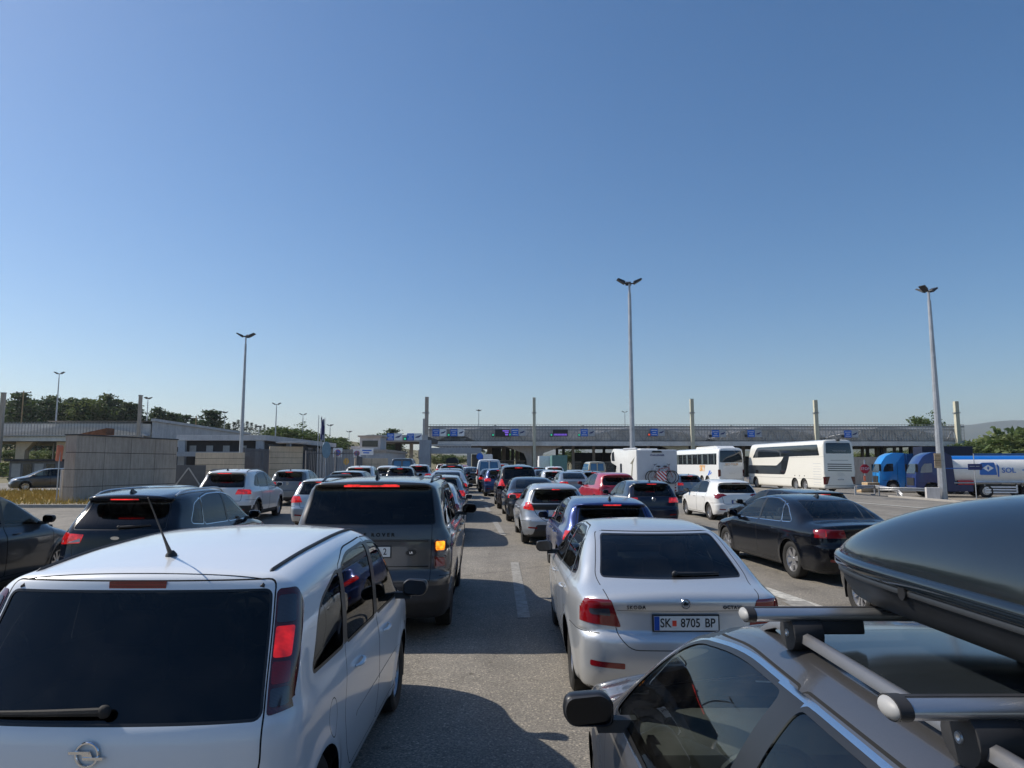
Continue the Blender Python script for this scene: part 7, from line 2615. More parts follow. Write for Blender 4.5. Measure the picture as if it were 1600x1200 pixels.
octv, B = car('octavia', 'silver_liftback', h=0.026, lod=0, paint='paint_metallic', lit=False, glass=('glass_tint', 'glass_tint'), wheel=('single', 10), mirror_cap='black_trim', extra=oct_extra)
put(octv, 1.40, 5.88 + 2.33, 0.2)
plate(octv, B, 0.775, [('SK', -0.166), ('8705', 0.035), ('BP', 0.193)], centre=-0.095, fs=0.098)
wiper(octv, B, 0.02, 0.42, 1.10, off=0.03, thick=0.012, dz=0.0)
L = B.spec['L']
yy = B.at_rear(0, 0.93) - L / 2
b = badge_ring(octv, B, 0, 0.93, 0.036)
b.build('badge', 'chrome', octv, smooth=True)
b = MB()
b.prism([(-0.020, 0.916), (0.016, 0.920), (0.022, 0.943), (0.010, 0.936), (-0.004, 0.948), (-0.014, 0.940)], yy - 0.012, yy - 0.004, 'y'); b.build('badge_symbol', 'black_trim', octv)
text_obj('SKODA', 0.040, (-0.40, B.at_rear(0.32, 0.897) - L / 2 - 0.006, 0.897), 0, 'steel_dark', octv, 'boot_lettering', depth=0.003, space=1.25, bold=0.001)
text_obj('OCTAVIA', 0.036, (0.395, B.at_rear(0.32, 0.897) - L / 2 - 0.006, 0.897), 0, 'steel_dark', octv, 'boot_lettering', depth=0.003, space=1.2, bold=0.001)
finish(octv, (0.62, 0.645, 0.67), 'silver liftback with plate SK 8705 BP, in front of the car with the roof box')

# --- grey luxury off-roader
rov, B = car('rover', 'luxury_offroader', h=0.03, lod=0, paint='paint_metallic', lit=False, glass=('glass_dark', 'glass_tint'), wheel=('double', 6), mirror_cap='black_trim')
place_wheel(rov, B.spec, 704, 975, 1, 2.0)
L = B.spec['L']
for o in list(rov.children):
    if o.name.startswith('brake_light'):
        o.data.materials.clear(); o.data.materials.append(MATS['brake_lit'])
    if o.name.startswith('tail_light'):
        o.data.materials.clear(); o.data.materials.append(MATS['lens_smoke'])
        sgn = 1 if sum(v.co.x for v in o.data.vertices) > 0 else -1
        for zc, mt, nm in ((1.105, 'lens_amber_lit', 'indicator_lens'), (0.92, 'lens_red', 'running_lens')):
            for rr, m_, nn, dd in ((0.072, 'lens_red_dark', nm + '_surround', 0.010), (0.052, mt, nm, 0.017)):
                poly = rnd([(0.835 - rr, zc - rr), (0.835 + rr, zc - rr), (0.835 + rr, zc + rr), (0.835 - rr, zc + rr)], rr * 0.4, 4)
                b = MB(); b.add([(sgn * u, B.at_rear(u, v) - dd - L / 2, v) for u, v in poly], [tuple(range(len(poly)))]); b.build(nn, m_, o, recalc=False)
plate(rov, B, 1.045, [('I', -0.20), ('6042', -0.02), ('2', 0.20)], band=False, fs=0.105)
text_obj('RANGE ROVER', 0.058, (0.0, B.at_rear(0, 1.235) - L / 2 - 0.006, 1.235), 0, 'gap', rov, 'boot_lettering', depth=0.004, space=1.65, sx=1.05, bold=0.0015)
b = MB(); x_ = 0.50; yy = B.at_rear(x_, 1.03) - L / 2
b.lathe([(-0.004, 0.05), (-0.012, 0.047), (-0.012, 0.0001)], 20, 'y', (0, 0, 0)); b.v = [(v[0] * 1.25 + x_, v[1] + yy, v[2] * 0.75 + 1.03) for v in b.v]
b.build('badge', 'black_trim', rov, smooth=True)
text_obj('LR', 0.035, (x_, yy - 0.0135, 1.03), 0, 'chrome', rov, 'badge_lettering', depth=0.001)
b = MB()
b.box(-0.70, 0.70, B.at_rear(0, 1.165) - L / 2 - 0.004, B.at_rear(0, 1.165) - L / 2 + 0.05, 1.158, 1.178); b.build('tailgate_trim', 'black_trim', rov)
b = MB(); b.box(-0.70, 0.70, B.at_rear(0, 0.875) - L / 2 - 0.003, B.at_rear(0, 0.875) - L / 2 + 0.05, 0.872, 0.879); b.build('tailgate_split', 'gap', rov)
antenna_fin(rov, B, 0.75)
roof_rails(rov, B, 0.68, 0.7, 2.7, 'black_trim', 0.05, 0.017)
finish(rov, (0.080, 0.076, 0.075), 'dark grey luxury off-roader with amber indicator lit and wide red brake bar')

# --- black crossover on the left
kug, B = car('kuga', 'black_crossover', h=0.035, lod=0, paint='paint_gloss', lit=True, glass=('glass_dark', 'glass_clear'), wheel=('double', 5))
put(kug, -5.78, 12.62, 2.0)
L = B.spec['L']
for sgn in (-1, 1):
    for o in kug.children:
        if o.name.startswith('tail_light') and (sum(v.co.x for v in o.data.vertices) > 0) == (sgn > 0):
            b = MB(); b.add([(sgn * u, B.at_rear(u, v) - 0.010 - L / 2, v) for u, v in ((0.50, 0.945), (0.66, 0.935), (0.80, 0.93), (0.80, 0.965), (0.66, 0.985), (0.50, 0.99))], [tuple(range(6))]); b.build('lamp_insert', 'lens_clear', o, recalc=False)
wiper(kug, B, 0.02, 0.45, 1.15, off=0.03, dz=0.03)
antenna_fin(kug, B, 0.55)
roof_rails(kug, B, 0.60, 0.6, 2.6, 'satin_alu', 0.04, 0.014)
b = MB(); b.lathe([(-0.004, 0.05), (-0.010, 0.048), (-0.010, 0.0001)], 18, 'y'); yy = B.at_rear(0, 1.0) - L / 2
b.v = [(v[0] * 1.3, v[1] + yy, v[2] * 0.5 + 1.0) for v in b.v]; b.build('badge', 'chrome', kug, smooth=True)
finish(kug, (0.006, 0.009, 0.016), 'black crossover with chrome window surround and silver roof rails, behind the white people carrier')

# --- black saloon on the right
sal, B = car('saloon', 'black_saloon', h=0.03, lod=0, paint='paint_gloss', lit=False, glass=('glass_clear', 'glass_clear'), wheel=('single', 6), mirror_cap='black_trim')
place_wheel(sal, B.spec, 1238, 903, -1, 6.2)
for o in sal.children:
    if o.name.startswith('tail_light'):
        sgn = 1 if sum(v.co.x for v in o.data.vertices) > 0 else -1
        if sgn < 0:
            o.data.materials.clear(); o.data.materials.append(MATS['lens_red'])
            L = B.spec['L']
            b = MB(); b.add([(sgn * u, B.at_rear(u, v) - 0.010 - L / 2, v) for u, v in ((0.74, 0.83), (0.84, 0.83), (0.85, 0.92), (0.74, 0.92))], [(0, 1, 2, 3)]); b.build('brake_lens', 'lens_red_lit', o, recalc=False)
antenna_fin(sal, B, 1.75)
finish(sal, (0.004, 0.005, 0.008), 'glossy black saloon with chrome window line and silver wheels, right of the silver liftback')

# --- dark blue-grey people carrier cut by the left edge of the photo
mp, B_mpv = car('mpv', 'dark_people_carrier', h=0.04, lod=1, paint='paint_metallic', lit=False, glass=('glass_tint', 'glass_clear'), wheel=('double', 5), mirror_cap='black_trim')
put(mp, -8.95, 11.7, 1.0)
finish(mp, (0.035, 0.045, 0.06), 'dark blue-grey people carrier cut off by the left edge of the picture')

# --- mid-distance cars, each with its own model
GRP = 'cars queueing towards the border post'


def mid(model, name, h, col, label, pos, paint='paint_solid', lit=True, glass=('glass_dark', 'glass_clear'), wheel=('double', 5), lod=1, plate_txt=None, pz=None, zs=1.0, rails=None, fin=False, rod=False, **kw):
    r_, B_ = car(model, name, h=h, lod=lod, paint=paint, lit=lit, glass=glass, wheel=wheel, **kw)
    if pos[0] == 'w':
        place_wheel(r_, B_.spec, *pos[1:])
    else:
        put(r_, *pos[1:])
    if plate_txt:
        plate(r_, B_, pz or 0.82, [(plate_txt, 0.02)], fs=0.085)
    if rails:
        roof_rails(r_, B_, 0.60, 0.6, 2.6, rails)
    if fin:
        antenna_fin(r_, B_, 0.6)
    if rod:
        rod_antenna(r_, B_, 0.45, 0.22, 0.8)
    r_.scale = (1, 1, zs)
    finish(r_, col, label)
    return r_, B_


golf, B_golf = mid('hatch', 'navy_hatchback', 0.04, (0.012, 0.018, 0.04), 'dark navy hatchback with small antenna in front of the motorhome bicycles', ('p', 4.32, 24.6, 3.5), fin=True, paint='paint_gloss', glass=('glass_tint', 'glass_tint'))
yy = B_golf.at_rear(0, 0.90) - B_golf.spec['L'] / 2
b = badge_ring(golf, B_golf, 0, 0.90, 0.055); b.bar((-0.035, yy - 0.01, 0.93), (0, yy - 0.01, 0.86), 0.012, 0.008); b.bar((0.035, yy - 0.01, 0.93), (0, yy - 0.01, 0.86), 0.012, 0.008); bo = b.build('badge', 'chrome', golf)
blue, B_blue = mid('hatch', 'blue_hatchback', 0.034, (0.022, 0.045, 0.17), 'bright dark-blue hatchback between the silver liftback and the silver hatchback', ('p', 1.64, 13.95, 1.5), paint='paint_metallic', fin=True, rod=False, glass=('glass_tint', 'glass_tint'))
yar, B_yar = mid('yaris', 'silver_hatchback', 0.034, (0.50, 0.52, 0.54), 'silver rounded hatchback with black band between its tail lamps', ('w', 815.5, 848.5, -1, 3.2), paint='paint_metallic', plate_txt='VR 2417', pz=0.80, glass=('glass_tint', 'glass_tint'))
cit, B_cit = mid('c4', 'white_hatchback', 0.036, (0.78, 0.78, 0.76), 'white five-door hatchback standing alone in front of the coaches', ('w', 1108.5, 812, -1, 5.0), lit=False, glass=('glass_tint', 'glass_clear'), wheel=('double', 8), plate_txt='KBM 4826', pz=0.70, mirror_cap='black_trim')
sd, B_sd = mid('saloon', 'dark_grey_saloon', 0.05, (0.02, 0.022, 0.026), 'dark grey saloon ahead of the silver hatchback with black band', ('w', 791.5, 814, -1, 3.5), paint='paint_metallic', glass=('glass_tint', 'glass_tint'), zs=1.0)
bv, B_bv = mid('mpv', 'black_people_carrier', 0.05, (0.02, 0.018, 0.022), 'tall black people carrier with big dark tailgate window behind the white van', ('w', 777, 794.5, -1, 3.6), zs=1.10, paint='paint_gloss')
red, B_red = mid('c4', 'red_hatchback', 0.045, (0.42, 0.015, 0.035), 'crimson red hatchback behind the motorhome', ('p', 4.1, 31.2, 8.0), zs=1.08, lit=False, glass=('glass_tint', 'glass_clear'))
wsuv, B_suv = mid('suv', 'white_crossover', 0.045, (0.76, 0.76, 0.75), 'white crossover with black roof rails in front of the pale stone wall', ('p', -9.35, 25.0, 3.0), wheel=('double', 5), rails='black_trim', fin=True, zs=1.03)
mb, B_wag = mid('wagon', 'silver_estate', 0.045, (0.50, 0.53, 0.56), 'silver estate car half hidden by the dark grey off-roader', ('p', -5.8, 23.5, 3.2), paint='paint_metallic', glass=('glass_tint', 'glass_clear'), zs=1.0)
vanw, B_van = mid('van', 'white_van', 0.06, (0.72, 0.75, 0.77), 'white van with two blue-tinted rear windows in the middle of the queue', ('w', 744.8, 763, -1, 3.2), lit=False, zs=1.08)
for o in vanw.children:
    if o.name.startswith('rear_window') or o.name.startswith('side_window'):
        o.data.materials.clear(); o.data.materials.append(simple('van_blue_film', (0.05, 0.16, 0.30), 0.12, spec=0.8))
L = B_van.spec['L']
b = MB(); b.box(-0.05, 0.05, 0.03 - L / 2, 0.2 - L / 2, 0.66, 1.86); b.build('door_pillar', 'paint_solid', vanw).color = (0.72, 0.75, 0.77, 1)
b = MB(); b.box(-0.85, 0.85, -0.03 - L / 2, 0.1 - L / 2, 0.35, 0.62); b.build('rear_bumper', 'black_plastic', vanw, bevel=0.02)

# --- copies for the rest of the queue
SRC = {'hatch': golf, 'yaris': yar, 'c4': red, 'suv': wsuv, 'wagon': mb, 'saloon': sd, 'mpv': bv, 'van': vanw, 'blue': blue}


def dup(src, name, x, y, head, col, label, zs=1.0, group=GRP, cat='car'):
    r_ = copy_tree(SRC[src], None, tuple(col) + (1,))
    r_.name = name
    put(r_, x, y, head); r_.scale = (1, 1, zs)
    tag(r_, label, cat, group)
    return r_


WHITE, SILV, GREY, BLK, BLU = (0.75, 0.75, 0.74), (0.45, 0.47, 0.49), (0.14, 0.145, 0.15), (0.014, 0.015, 0.018), (0.03, 0.06, 0.16)


def put_px(px, Y):
    return (px - 800) * Y / FPX


Q = [
    # left lanes
    ('wagon', 'dark_estate', -8.75, 18.6, 2, (0.05, 0.07, 0.10), 'dark blue estate whose roof shows above the black crossover', 1.0),
    ('hatch', 'grey_hatchback', put_px(464, 32.5), 33, 4, (0.20, 0.21, 0.22), 'grey hatchback with wide dark rear window in front of the beige block wall', 1.04),
    ('wagon', 'black_estate', -6.9, 31.2, 4, BLK, 'black estate just beyond the silver estate, roof only', 1.02),
    ('suv', 'white_crossover', put_px(561, 39), 40.5, 4, WHITE, 'white crossover with roof rails seen just above the off-roader roof', 1.0),
    ('c4', 'white_hatchback', put_px(604, 47), 48.5, 4, (0.7, 0.7, 0.7), 'small white car with brake light on, left of the dark tall van', 1.12),
    ('hatch', 'black_hatchback', put_px(624, 40), 41.5, 4, BLK, 'black hatchback with bright red brake light under the dark tall van', 1.1),
    ('van', 'dark_van', put_px(627, 55), 57, 4, (0.06, 0.07, 0.08), 'dark tall van with curved roof above the off-roader', 1.13),
    ('suv', 'grey_crossover', put_px(652, 50), 52, 4, SILV, 'silver crossover right of the dark tall van', 1.05),
    ('wagon', 'silver_estate', put_px(648, 66), 68, 4, SILV, 'silver estate deeper in the left lane near the portal', 1.1),
    ('hatch', 'white_hatchback', put_px(660, 80), 82, 4, WHITE, 'white hatchback far ahead beside the portal pillar', 1.1),
    # own lane beyond the off-roader
    ('c4', 'white_hatchback', -2.22, 20.15, 1.8, (0.72, 0.74, 0.76), 'white hatchback right in front of the dark grey off-roader', 1.0),
    ('wagon', 'silver_estate', -2.55, 26.4, 2.8, SILV, 'silver estate second in line ahead of the off-roader', 1.0),
    ('saloon', 'silver_saloon', -2.9, 32.6, 3, (0.4, 0.43, 0.47), 'pale silver saloon third in line ahead of the off-roader', 1.03),
    ('hatch', 'grey_hatchback', -3.3, 38.6, 3, GREY, 'grey hatchback fourth in line ahead of the off-roader', 1.05),
    ('suv', 'black_crossover', -3.8, 45.5, 3, BLK, 'black crossover with a black roof box, near the portal', 1.05),
    ('hatch', 'blue_hatchback', -4.25, 52, 3, BLU, 'small blue car beyond the crossover with the roof box', 1.05),
    ('c4', 'red_car', put_px(722, 74), 75, 3, (0.35, 0.02, 0.03), 'dark red car with white stripe passing under the portal', 1.15),
    ('hatch', 'white_hatchback', put_px(732, 66), 67, 3, WHITE, 'white hatchback just left of the white van', 1.05),
    ('saloon', 'black_saloon', put_px(738, 59), 60, 3, BLK, 'black saloon directly behind the white hatchback left of the van', 1.05),
    ('wagon', 'silver_estate', put_px(700, 90), 92, 3, SILV, 'silver estate under the portal frame', 1.1),
    ('suv', 'white_crossover', put_px(690, 103), 105, 3, WHITE, 'white crossover at the head of the middle lane', 1.1),
    # right lane of the pair
    ('blue', 'blue_hatchback', -0.80, 41.5, 3.5, (0.02, 0.05, 0.16), 'blue hatchback with lit red lamp beside the black people carrier', 1.04),
    ('saloon', 'black_saloon', -1.35, 47.5, 3.5, BLK, 'black saloon between the blue hatchback and the white van', 1.02),
    ('suv', 'grey_crossover', put_px(783, 70), 72, 3, GREY, 'grey crossover ahead of the white van', 1.1),
    # lanes to the right
    ('saloon', 'silver_saloon', put_px(893, 39), 40.6, 4, (0.25, 0.29, 0.34), 'silver-blue saloon with dark boot left of the red hatchback', 1.03),
    ('hatch', 'white_hatchback', put_px(862, 44), 45.2, 4, (0.55, 0.58, 0.62), 'pale silver hatchback just right of the black people carrier', 1.03),
    ('saloon', 'dark_saloon', put_px(848, 50), 51.5, 4, (0.05, 0.06, 0.09), 'dark blue saloon tucked between the pale silver hatchback and the black people carrier', 1.03),
    ('suv', 'white_crossover', put_px(864, 59), 60.5, 4, WHITE, 'white crossover with black rear window below the white truck box', 1.05),
    ('wagon', 'dark_estate', put_px(835, 60), 62, 4, (0.08, 0.09, 0.1), 'dark estate left of the white crossover, right of the haunched column', 1.1),
    ('c4', 'grey_hatchback', put_px(898, 52), 53.5, 4, (0.30, 0.33, 0.36), 'grey hatchback with red brake light above the silver-blue saloon', 1.05),
    ('hatch', 'grey_hatchback', put_px(921, 47), 48.2, 5, (0.07, 0.08, 0.09), 'dark grey hatchback in front of the beige minibus', 1.05),
    ('suv', 'black_crossover', put_px(812, 84), 86, 3, BLK, 'black crossover entering the shade under the canopy', 1.1),
    ('hatch', 'red_hatchback', put_px(797, 96), 98, 3, (0.25, 0.02, 0.02), 'red hatchback by the support posts under the canopy', 1.1),
    ('hatch', 'silver_hatchback', put_px(1070, 44), 45.5, 5, (0.30, 0.35, 0.41), 'blue-grey hatchback showing between the motorhome and the white hatchback', 1.0),
    ('wagon', 'dark_estate', 7.65, 20.2, 6.0, (0.015, 0.017, 0.022), 'black estate with roof rails beyond the glossy black saloon', 0.94),
    ('hatch', 'black_hatchback', 5.62, 8.75, 1.5, BLK, 'black hatchback hidden by the roof box except for one wheel', 1.0),
]
for q in Q:
    src, nm, x, y, hd, col, lb, zs = q
    dup(src, nm, x, y, hd, col, lb, zs)
# beige minibus and parked hatchback on the side road
r_ = dup('van', 'beige_minibus', put_px(930, 71), 73.5, 4, (0.45, 0.41, 0.30), 'beige minibus with dark rear window left of the motorhome', 1.2, None, 'minibus')
r_ = dup('c4', 'dark_hatchback', -31.4, 48.4, 128, (0.03, 0.038, 0.045), 'dark hatchback on the side road facing the camera beside the panel wall', 1.0, None)
# roof box on the distant black crossover, in the same lane
b = MB(); b.prism(rnd([(-0.38, 0), (0.38, 0), (0.36, 0.26), (0.2, 0.38), (-0.2, 0.38), (-0.36, 0.26)], 0.06), -0.9, 0.9, 'y')
o = b.build('roof_box', 'black_plastic', smooth=True, angle=50); o.location = (-3.8, 45.6, gz(-3.8, 45.5) + 1.79); o.rotation_euler = (0, 0, R(3)); tag(o, 'black roof box on the distant crossover near the portal', 'roof box')

# --- grey estate with roof bars, nearest on the right
def est_extra(stage, B, x):
    if stage == 'cut':
        q = rnd([(-0.39, 1.25), (0.39, 1.25), (0.37, 2.42), (-0.37, 2.42)], 0.09, 5)
        B.cut('sunroof_seal', 'top', offs(q, 0.012)); B.cut('sunroof', 'top', q)
    else:
        x['sunroof'] = dict(name='sunroof', mats=['window_dark'], inset=-0.001)
        x['sunroof_seal'] = dict(name='sunroof_seal', mats=['black_trim'])


est, B = car('estate', 'grey_estate', h=0.022, lod=0, paint='paint_metallic', lit=False, glass=('glass_tint', 'glass_clear'), wheel=('single', 5), mirror_cap='black_trim', extra=est_extra)
put(est, 1.325, 0.03 + 2.36, 0.4)
L = B.spec['L']
# bodywork between window line and roof rail
for sgn in (-1, 1):
    b = MB(); pts = []
    for k in range(25):
        t = k / 24; y = 0.35 + 2.25 * t
        x_ = sgn * (0.455 - 0.03 * t ** 3)
        lift = 0.050 * min(1, math.sin(math.pi * t) * 4.5) - 0.012
        pts.append((x_, y - L / 2, B.at_top(x_, y) + lift))
    vs = []; fs = []
    prof = [(-0.018, -0.012), (-0.014, 0.010), (0.0, 0.016), (0.014, 0.010), (0.018, -0.012)]
    for p in pts:
        for u, v in prof:
            vs.append((p[0] + u, p[1], p[2] + v))
    m_ = len(prof)
    for i in range(len(pts) - 1):
        for k in range(m_):
            fs.append((i * m_ + k, i * m_ + (k + 1) % m_, (i + 1) * m_ + (k + 1) % m_, (i + 1) * m_ + k))
    fs += [tuple(range(m_)), tuple((len(pts) - 1) * m_ + k for k in range(m_))]
    b.add(vs, fs); b.build('roof_rail', 'rail_grey' if False else simple('rail_grey', (0.20, 0.20, 0.21), 0.4, 0.6), est, smooth=True, angle=60)
est_x, est_y = est.location.x, est.location.y
finish(est, (0.105, 0.104, 0.108), 'taupe grey estate with chrome window line, nearest car on the right under the roof box')

# roof bars: aluminium section, end caps, black feet
BZ = 1.590
for yb, lb in ((2.27, 'front aluminium roof bar on the grey estate'), (1.42, 'rear aluminium roof bar on the grey estate, nearest the camera')):
    r = empty('roof_bar', (est_x, yb, BZ), R(0.4)); tag(r, lb, 'roof bar')
    prof = [(0.040 * math.cos(a), 0.021 * math.sin(a)) for a in [2 * math.pi * k / 24 for k in range(24)]]
    b = MB(); b.prism(prof, -0.585, 0.585, 'x'); b.build('bar', 'satin_alu', r, smooth=True, angle=50)
    b = MB(); b.box(-0.58, 0.58, -0.008, 0.008, 0.0195, 0.0222); b.build('rubber_strip', 'black_plastic', r)
    for sgn in (-1, 1):
        b = MB(); b.prism([(p[0] * 1.06, p[1] * 1.10) for p in prof], sgn * 0.580, sgn * 0.606, 'x'); b.build('end_collar', 'black_plastic', r, smooth=True, angle=50)
        b = MB(); b.sphere((sgn * 0.600, 0, 0), 1.0, 20, 10, (0.020, 0.040, 0.0215)); b.build('end_cap', simple('cap_grey', (0.33, 0.33, 0.33), 0.5), r, smooth=True, angle=50)
        fx0 = sgn * 0.44
        b = MB()
        foot = [(0.062 * math.cos(a), -0.055 + 0.052 * math.sin(a)) for a in [2 * math.pi * k / 20 for k in range(20)]]
        b.prism(foot, fx0 - sgn * 0.055, fx0 + sgn * 0.035, 'x')
        b.prism(rnd([(-0.035, -0.055), (0.035, -0.055), (0.03, -0.013), (-0.03, -0.013)], 0.01), fx0 - sgn * 0.19, fx0 - sgn * 0.05, 'x')
        ft = b.build('foot', 'black_plastic', r, bevel=0.008, smooth=True, angle=50)
        b = MB(); b.lathe([(0, 0.012), (sgn * 0.004, 0.011), (sgn * 0.004, 0.006), (sgn * 0.0, 0.0001)], 12, 'x', (fx0 + sgn * 0.0345, 0, -0.055)); b.build('screw', 'satin_alu', ft, smooth=True)


# --- roof box
def roof_box():
    f_w, L_b = 0.43, 2.15
    r = empty('roof_box', (1.48, 0.52 + L_b / 2, BZ + 0.022), R(0.4)); tag(r, 'large glossy dark grey roof box on the aluminium bars of the grey estate', 'roof box')
    n = 44

    def halfw(t):      # t 0 = rear, 1 = nose
        return f_w * (1 - 0.16 * max(0, (t - 0.70) / 0.30) ** 2.3) * (1 - 0.10 * max(0, (0.25 - t) / 0.25) ** 2)

    def topz(t):
        return 0.14 + 0.245 * max(0.0, 1 - max(0, (t - 0.42) / 0.58) ** 2.2) ** 0.75 * (1 - 0.15 * max(0, (0.4 - t) / 0.4) ** 2)

    # upper shell: superelliptic dome
    vs = []; fs = []; m = 29
    for i in range(n + 1):
        t = i / n
        te = 0.5 + 0.5 * math.sin((t - 0.5) * math.pi)      # closer rows at both ends
        e = max(0.0, 1 - abs(2 * te - 1) ** 9)
        w_ = halfw(te) * (0.55 + 0.45 * e ** 0.5); zt = 0.13 + (topz(te) - 0.13) * e ** 0.42
        y = (te - 0.5) * L_b
        for k in range(m):
            a = math.pi * k / (m - 1)
            c, s_ = math.cos(a), math.sin(a)
            x = w_ * math.copysign(abs(c) ** 0.62, c); z = 0.13 + (zt - 0.13) * abs(s_) ** 0.72
            x *= 1 - 0.10 * (max(0, z - 0.13) / 0.25) ** 1.5
            vs.append((x, y - 0.10 * (x / f_w) ** 2 * max(0, te - 0.5) * 2, z))
    for i in range(n):
        for k in range(m - 1):
            fs.append((i * m + k, i * m + k + 1, (i + 1) * m + k + 1, (i + 1) * m + k))
    b = MB(); b.add(vs, fs); lid = b.build('lid', 'box_gloss', r, smooth=True, angle=60)
    # lower tray and overlapping rim
    outline = []
    for i in range(n + 1):
        te = 0.5 + 0.5 * math.sin((i / n - 0.5) * math.pi)
        e = max(0.0, 1 - abs(2 * te - 1) ** 9)
        outline.append((halfw(te) * (0.55 + 0.45 * e ** 0.5), (te - 0.5) * L_b - 0.10 * (halfw(te) / f_w) ** 2 * max(0, te - 0.5) * 2))
    full = outline + [(-x, y) for x, y in outline[::-1]]

    def loft(levels, name, mat):
        vs = []; fs = []; c = len(full)
        for off, z in levels:
            for (x, y) in offs(full, off):
                vs.append((x, y, z))
        for j in range(len(levels) - 1):
            for k in range(c):
                k2 = (k + 1) % c
                fs.append((j * c + k, j * c + k2, (j + 1) * c + k2, (j + 1) * c + k))
        b = MB(); b.add(vs, fs); return b, c, len(levels)
    b, c, nl = loft([(-0.004, 0.150), (0.012, 0.148), (0.018, 0.140), (0.018, 0.118), (0.010, 0.110), (-0.002, 0.108)], 'rim', 'box_gloss')
    b.build('lid_rim', 'box_gloss', r, smooth=True, angle=55)
    b, c, nl = loft([(-0.003, 0.112), (0.006, 0.104), (0.006, 0.092), (-0.004, 0.086), (-0.012, 0.060), (-0.035, 0.020), (-0.085, 0.0)], 'tray', 'box_plastic')
    b.f.append(tuple((nl - 1) * c + k for k in range(c))); b.m.append(0)
    tray = b.build('tray', 'box_plastic', r, smooth=True, angle=50)
    for yy in (-0.55, 0.35):
        b = MB(); b.lathe([(0, 0.02), (-0.008, 0.018), (-0.008, 0.0001)], 14, 'x', (-halfw(0.5) - 0.004 + 0.0, yy, 0.098)); b.build('lock', 'black_trim', tray, smooth=True)
    return r


simple('box_gloss', (0.008, 0.012, 0.016), 0.12, spec=0.6, coat=0.6, var=0.25, vscale=2.0)
simple('box_plastic', (0.014, 0.015, 0.017), 0.42, var=0.3, vscale=5)
roof_box()
# ------------------------------------------------------------ coaches
def bus_spec(L, H, W, zb=0.28, wheels=((3.0, 0.5), (4.35, 0.5), (10.4, 0.5)), rake=0.25):
    hw = W / 2
    return dict(L=L, belt=1.3, wr=0.5, ra=0.56, zb=zb, wheels=list(wheels),
                top=[(-0.05, H - 0.12), (0.15, H - 0.03), (0.6, H), (L - 1.6, H), (L - 0.9, H - 0.08), (L - 0.45, H - 0.5), (L - 0.05, H - 1.9)],
                side=[(0.25, hw - 0.06), (0.5, hw), (1.5, hw), (2.2, hw - 0.015), (H - 0.5, hw - 0.05), (H - 0.1, hw - 0.16), (H, hw - 0.25)],
                rear=[(0.3, 0.05), (0.6, 0.0), (1.4, 0.0), (2.4, 0.04), (H - 0.4, 0.12), (H, 0.22)], front=[(0.3, 0.05), (1.0, 0.0), (2.2, 0.08), (3.0, 0.3), (H, 0.9)],
                plan=[(0.0, 0.02), (1.0, 0.0), (L - 1.5, 0.0), (L, 0.07)], crown=0.02, k_roof=0.18, ck=0.2, kR=0.02, kR4=0.03, kr=0.0, flare=0.0, ymid=L * 0.6, tuck=0.06)


def bus(name, sp, h, cuts, defs_x, merge, col, label, x, y, head, wheels_style=('single', 10)):
    B = Body(sp, h); root = empty(name)
    cuts(B)
    defs = {'body': dict(name='body', mats=['paint_solid', 'black_trim', 'gap', 'black_plastic', 'paint_line_white']),
            'side_glass': dict(name='side_window', mats=['bus_glass'], sides=True, inset=0.004), 'rear_glass': dict(name='rear_window', mats=['bus_glass'], inset=0.004),
            'windscreen': dict(name='windscreen', mats=['bus_glass'], inset=0.004), 'tail_light': dict(name='tail_light', mats=['lens_red_dark'], sides=True, inset=-0.01)}
    defs.update(defs_x)
    m = {'seal': ('body', 1), 'gap': ('body', 2), 'under': ('body', 3), 'cladding': ('body', 3)}
    m.update(merge)
    B.split(root, defs, m)
    sp2 = dict(sp)
    L = sp['L']
    add_wheels(root, sp2, 1, wheels_style[0], wheels_style[1], w=0.30, rim=0.30)
    put(root, x, y, head)
    set_color(root, col)
    tag(root, label, 'coach')
    B.bm.free()
    return root, B


simple('bus_glass', (0.014, 0.018, 0.022), 0.05, spec=0.7, coat=0.5, var=0.1)
simple('bus_curtain', (0.10, 0.125, 0.13), 0.35, var=0.2, coat=0.6)

# double-decker
H, L = 3.98, 13.9
sp = bus_spec(L, H, 2.52, wheels=((3.05, 0.5), (4.5, 0.5), (11.6, 0.5)))


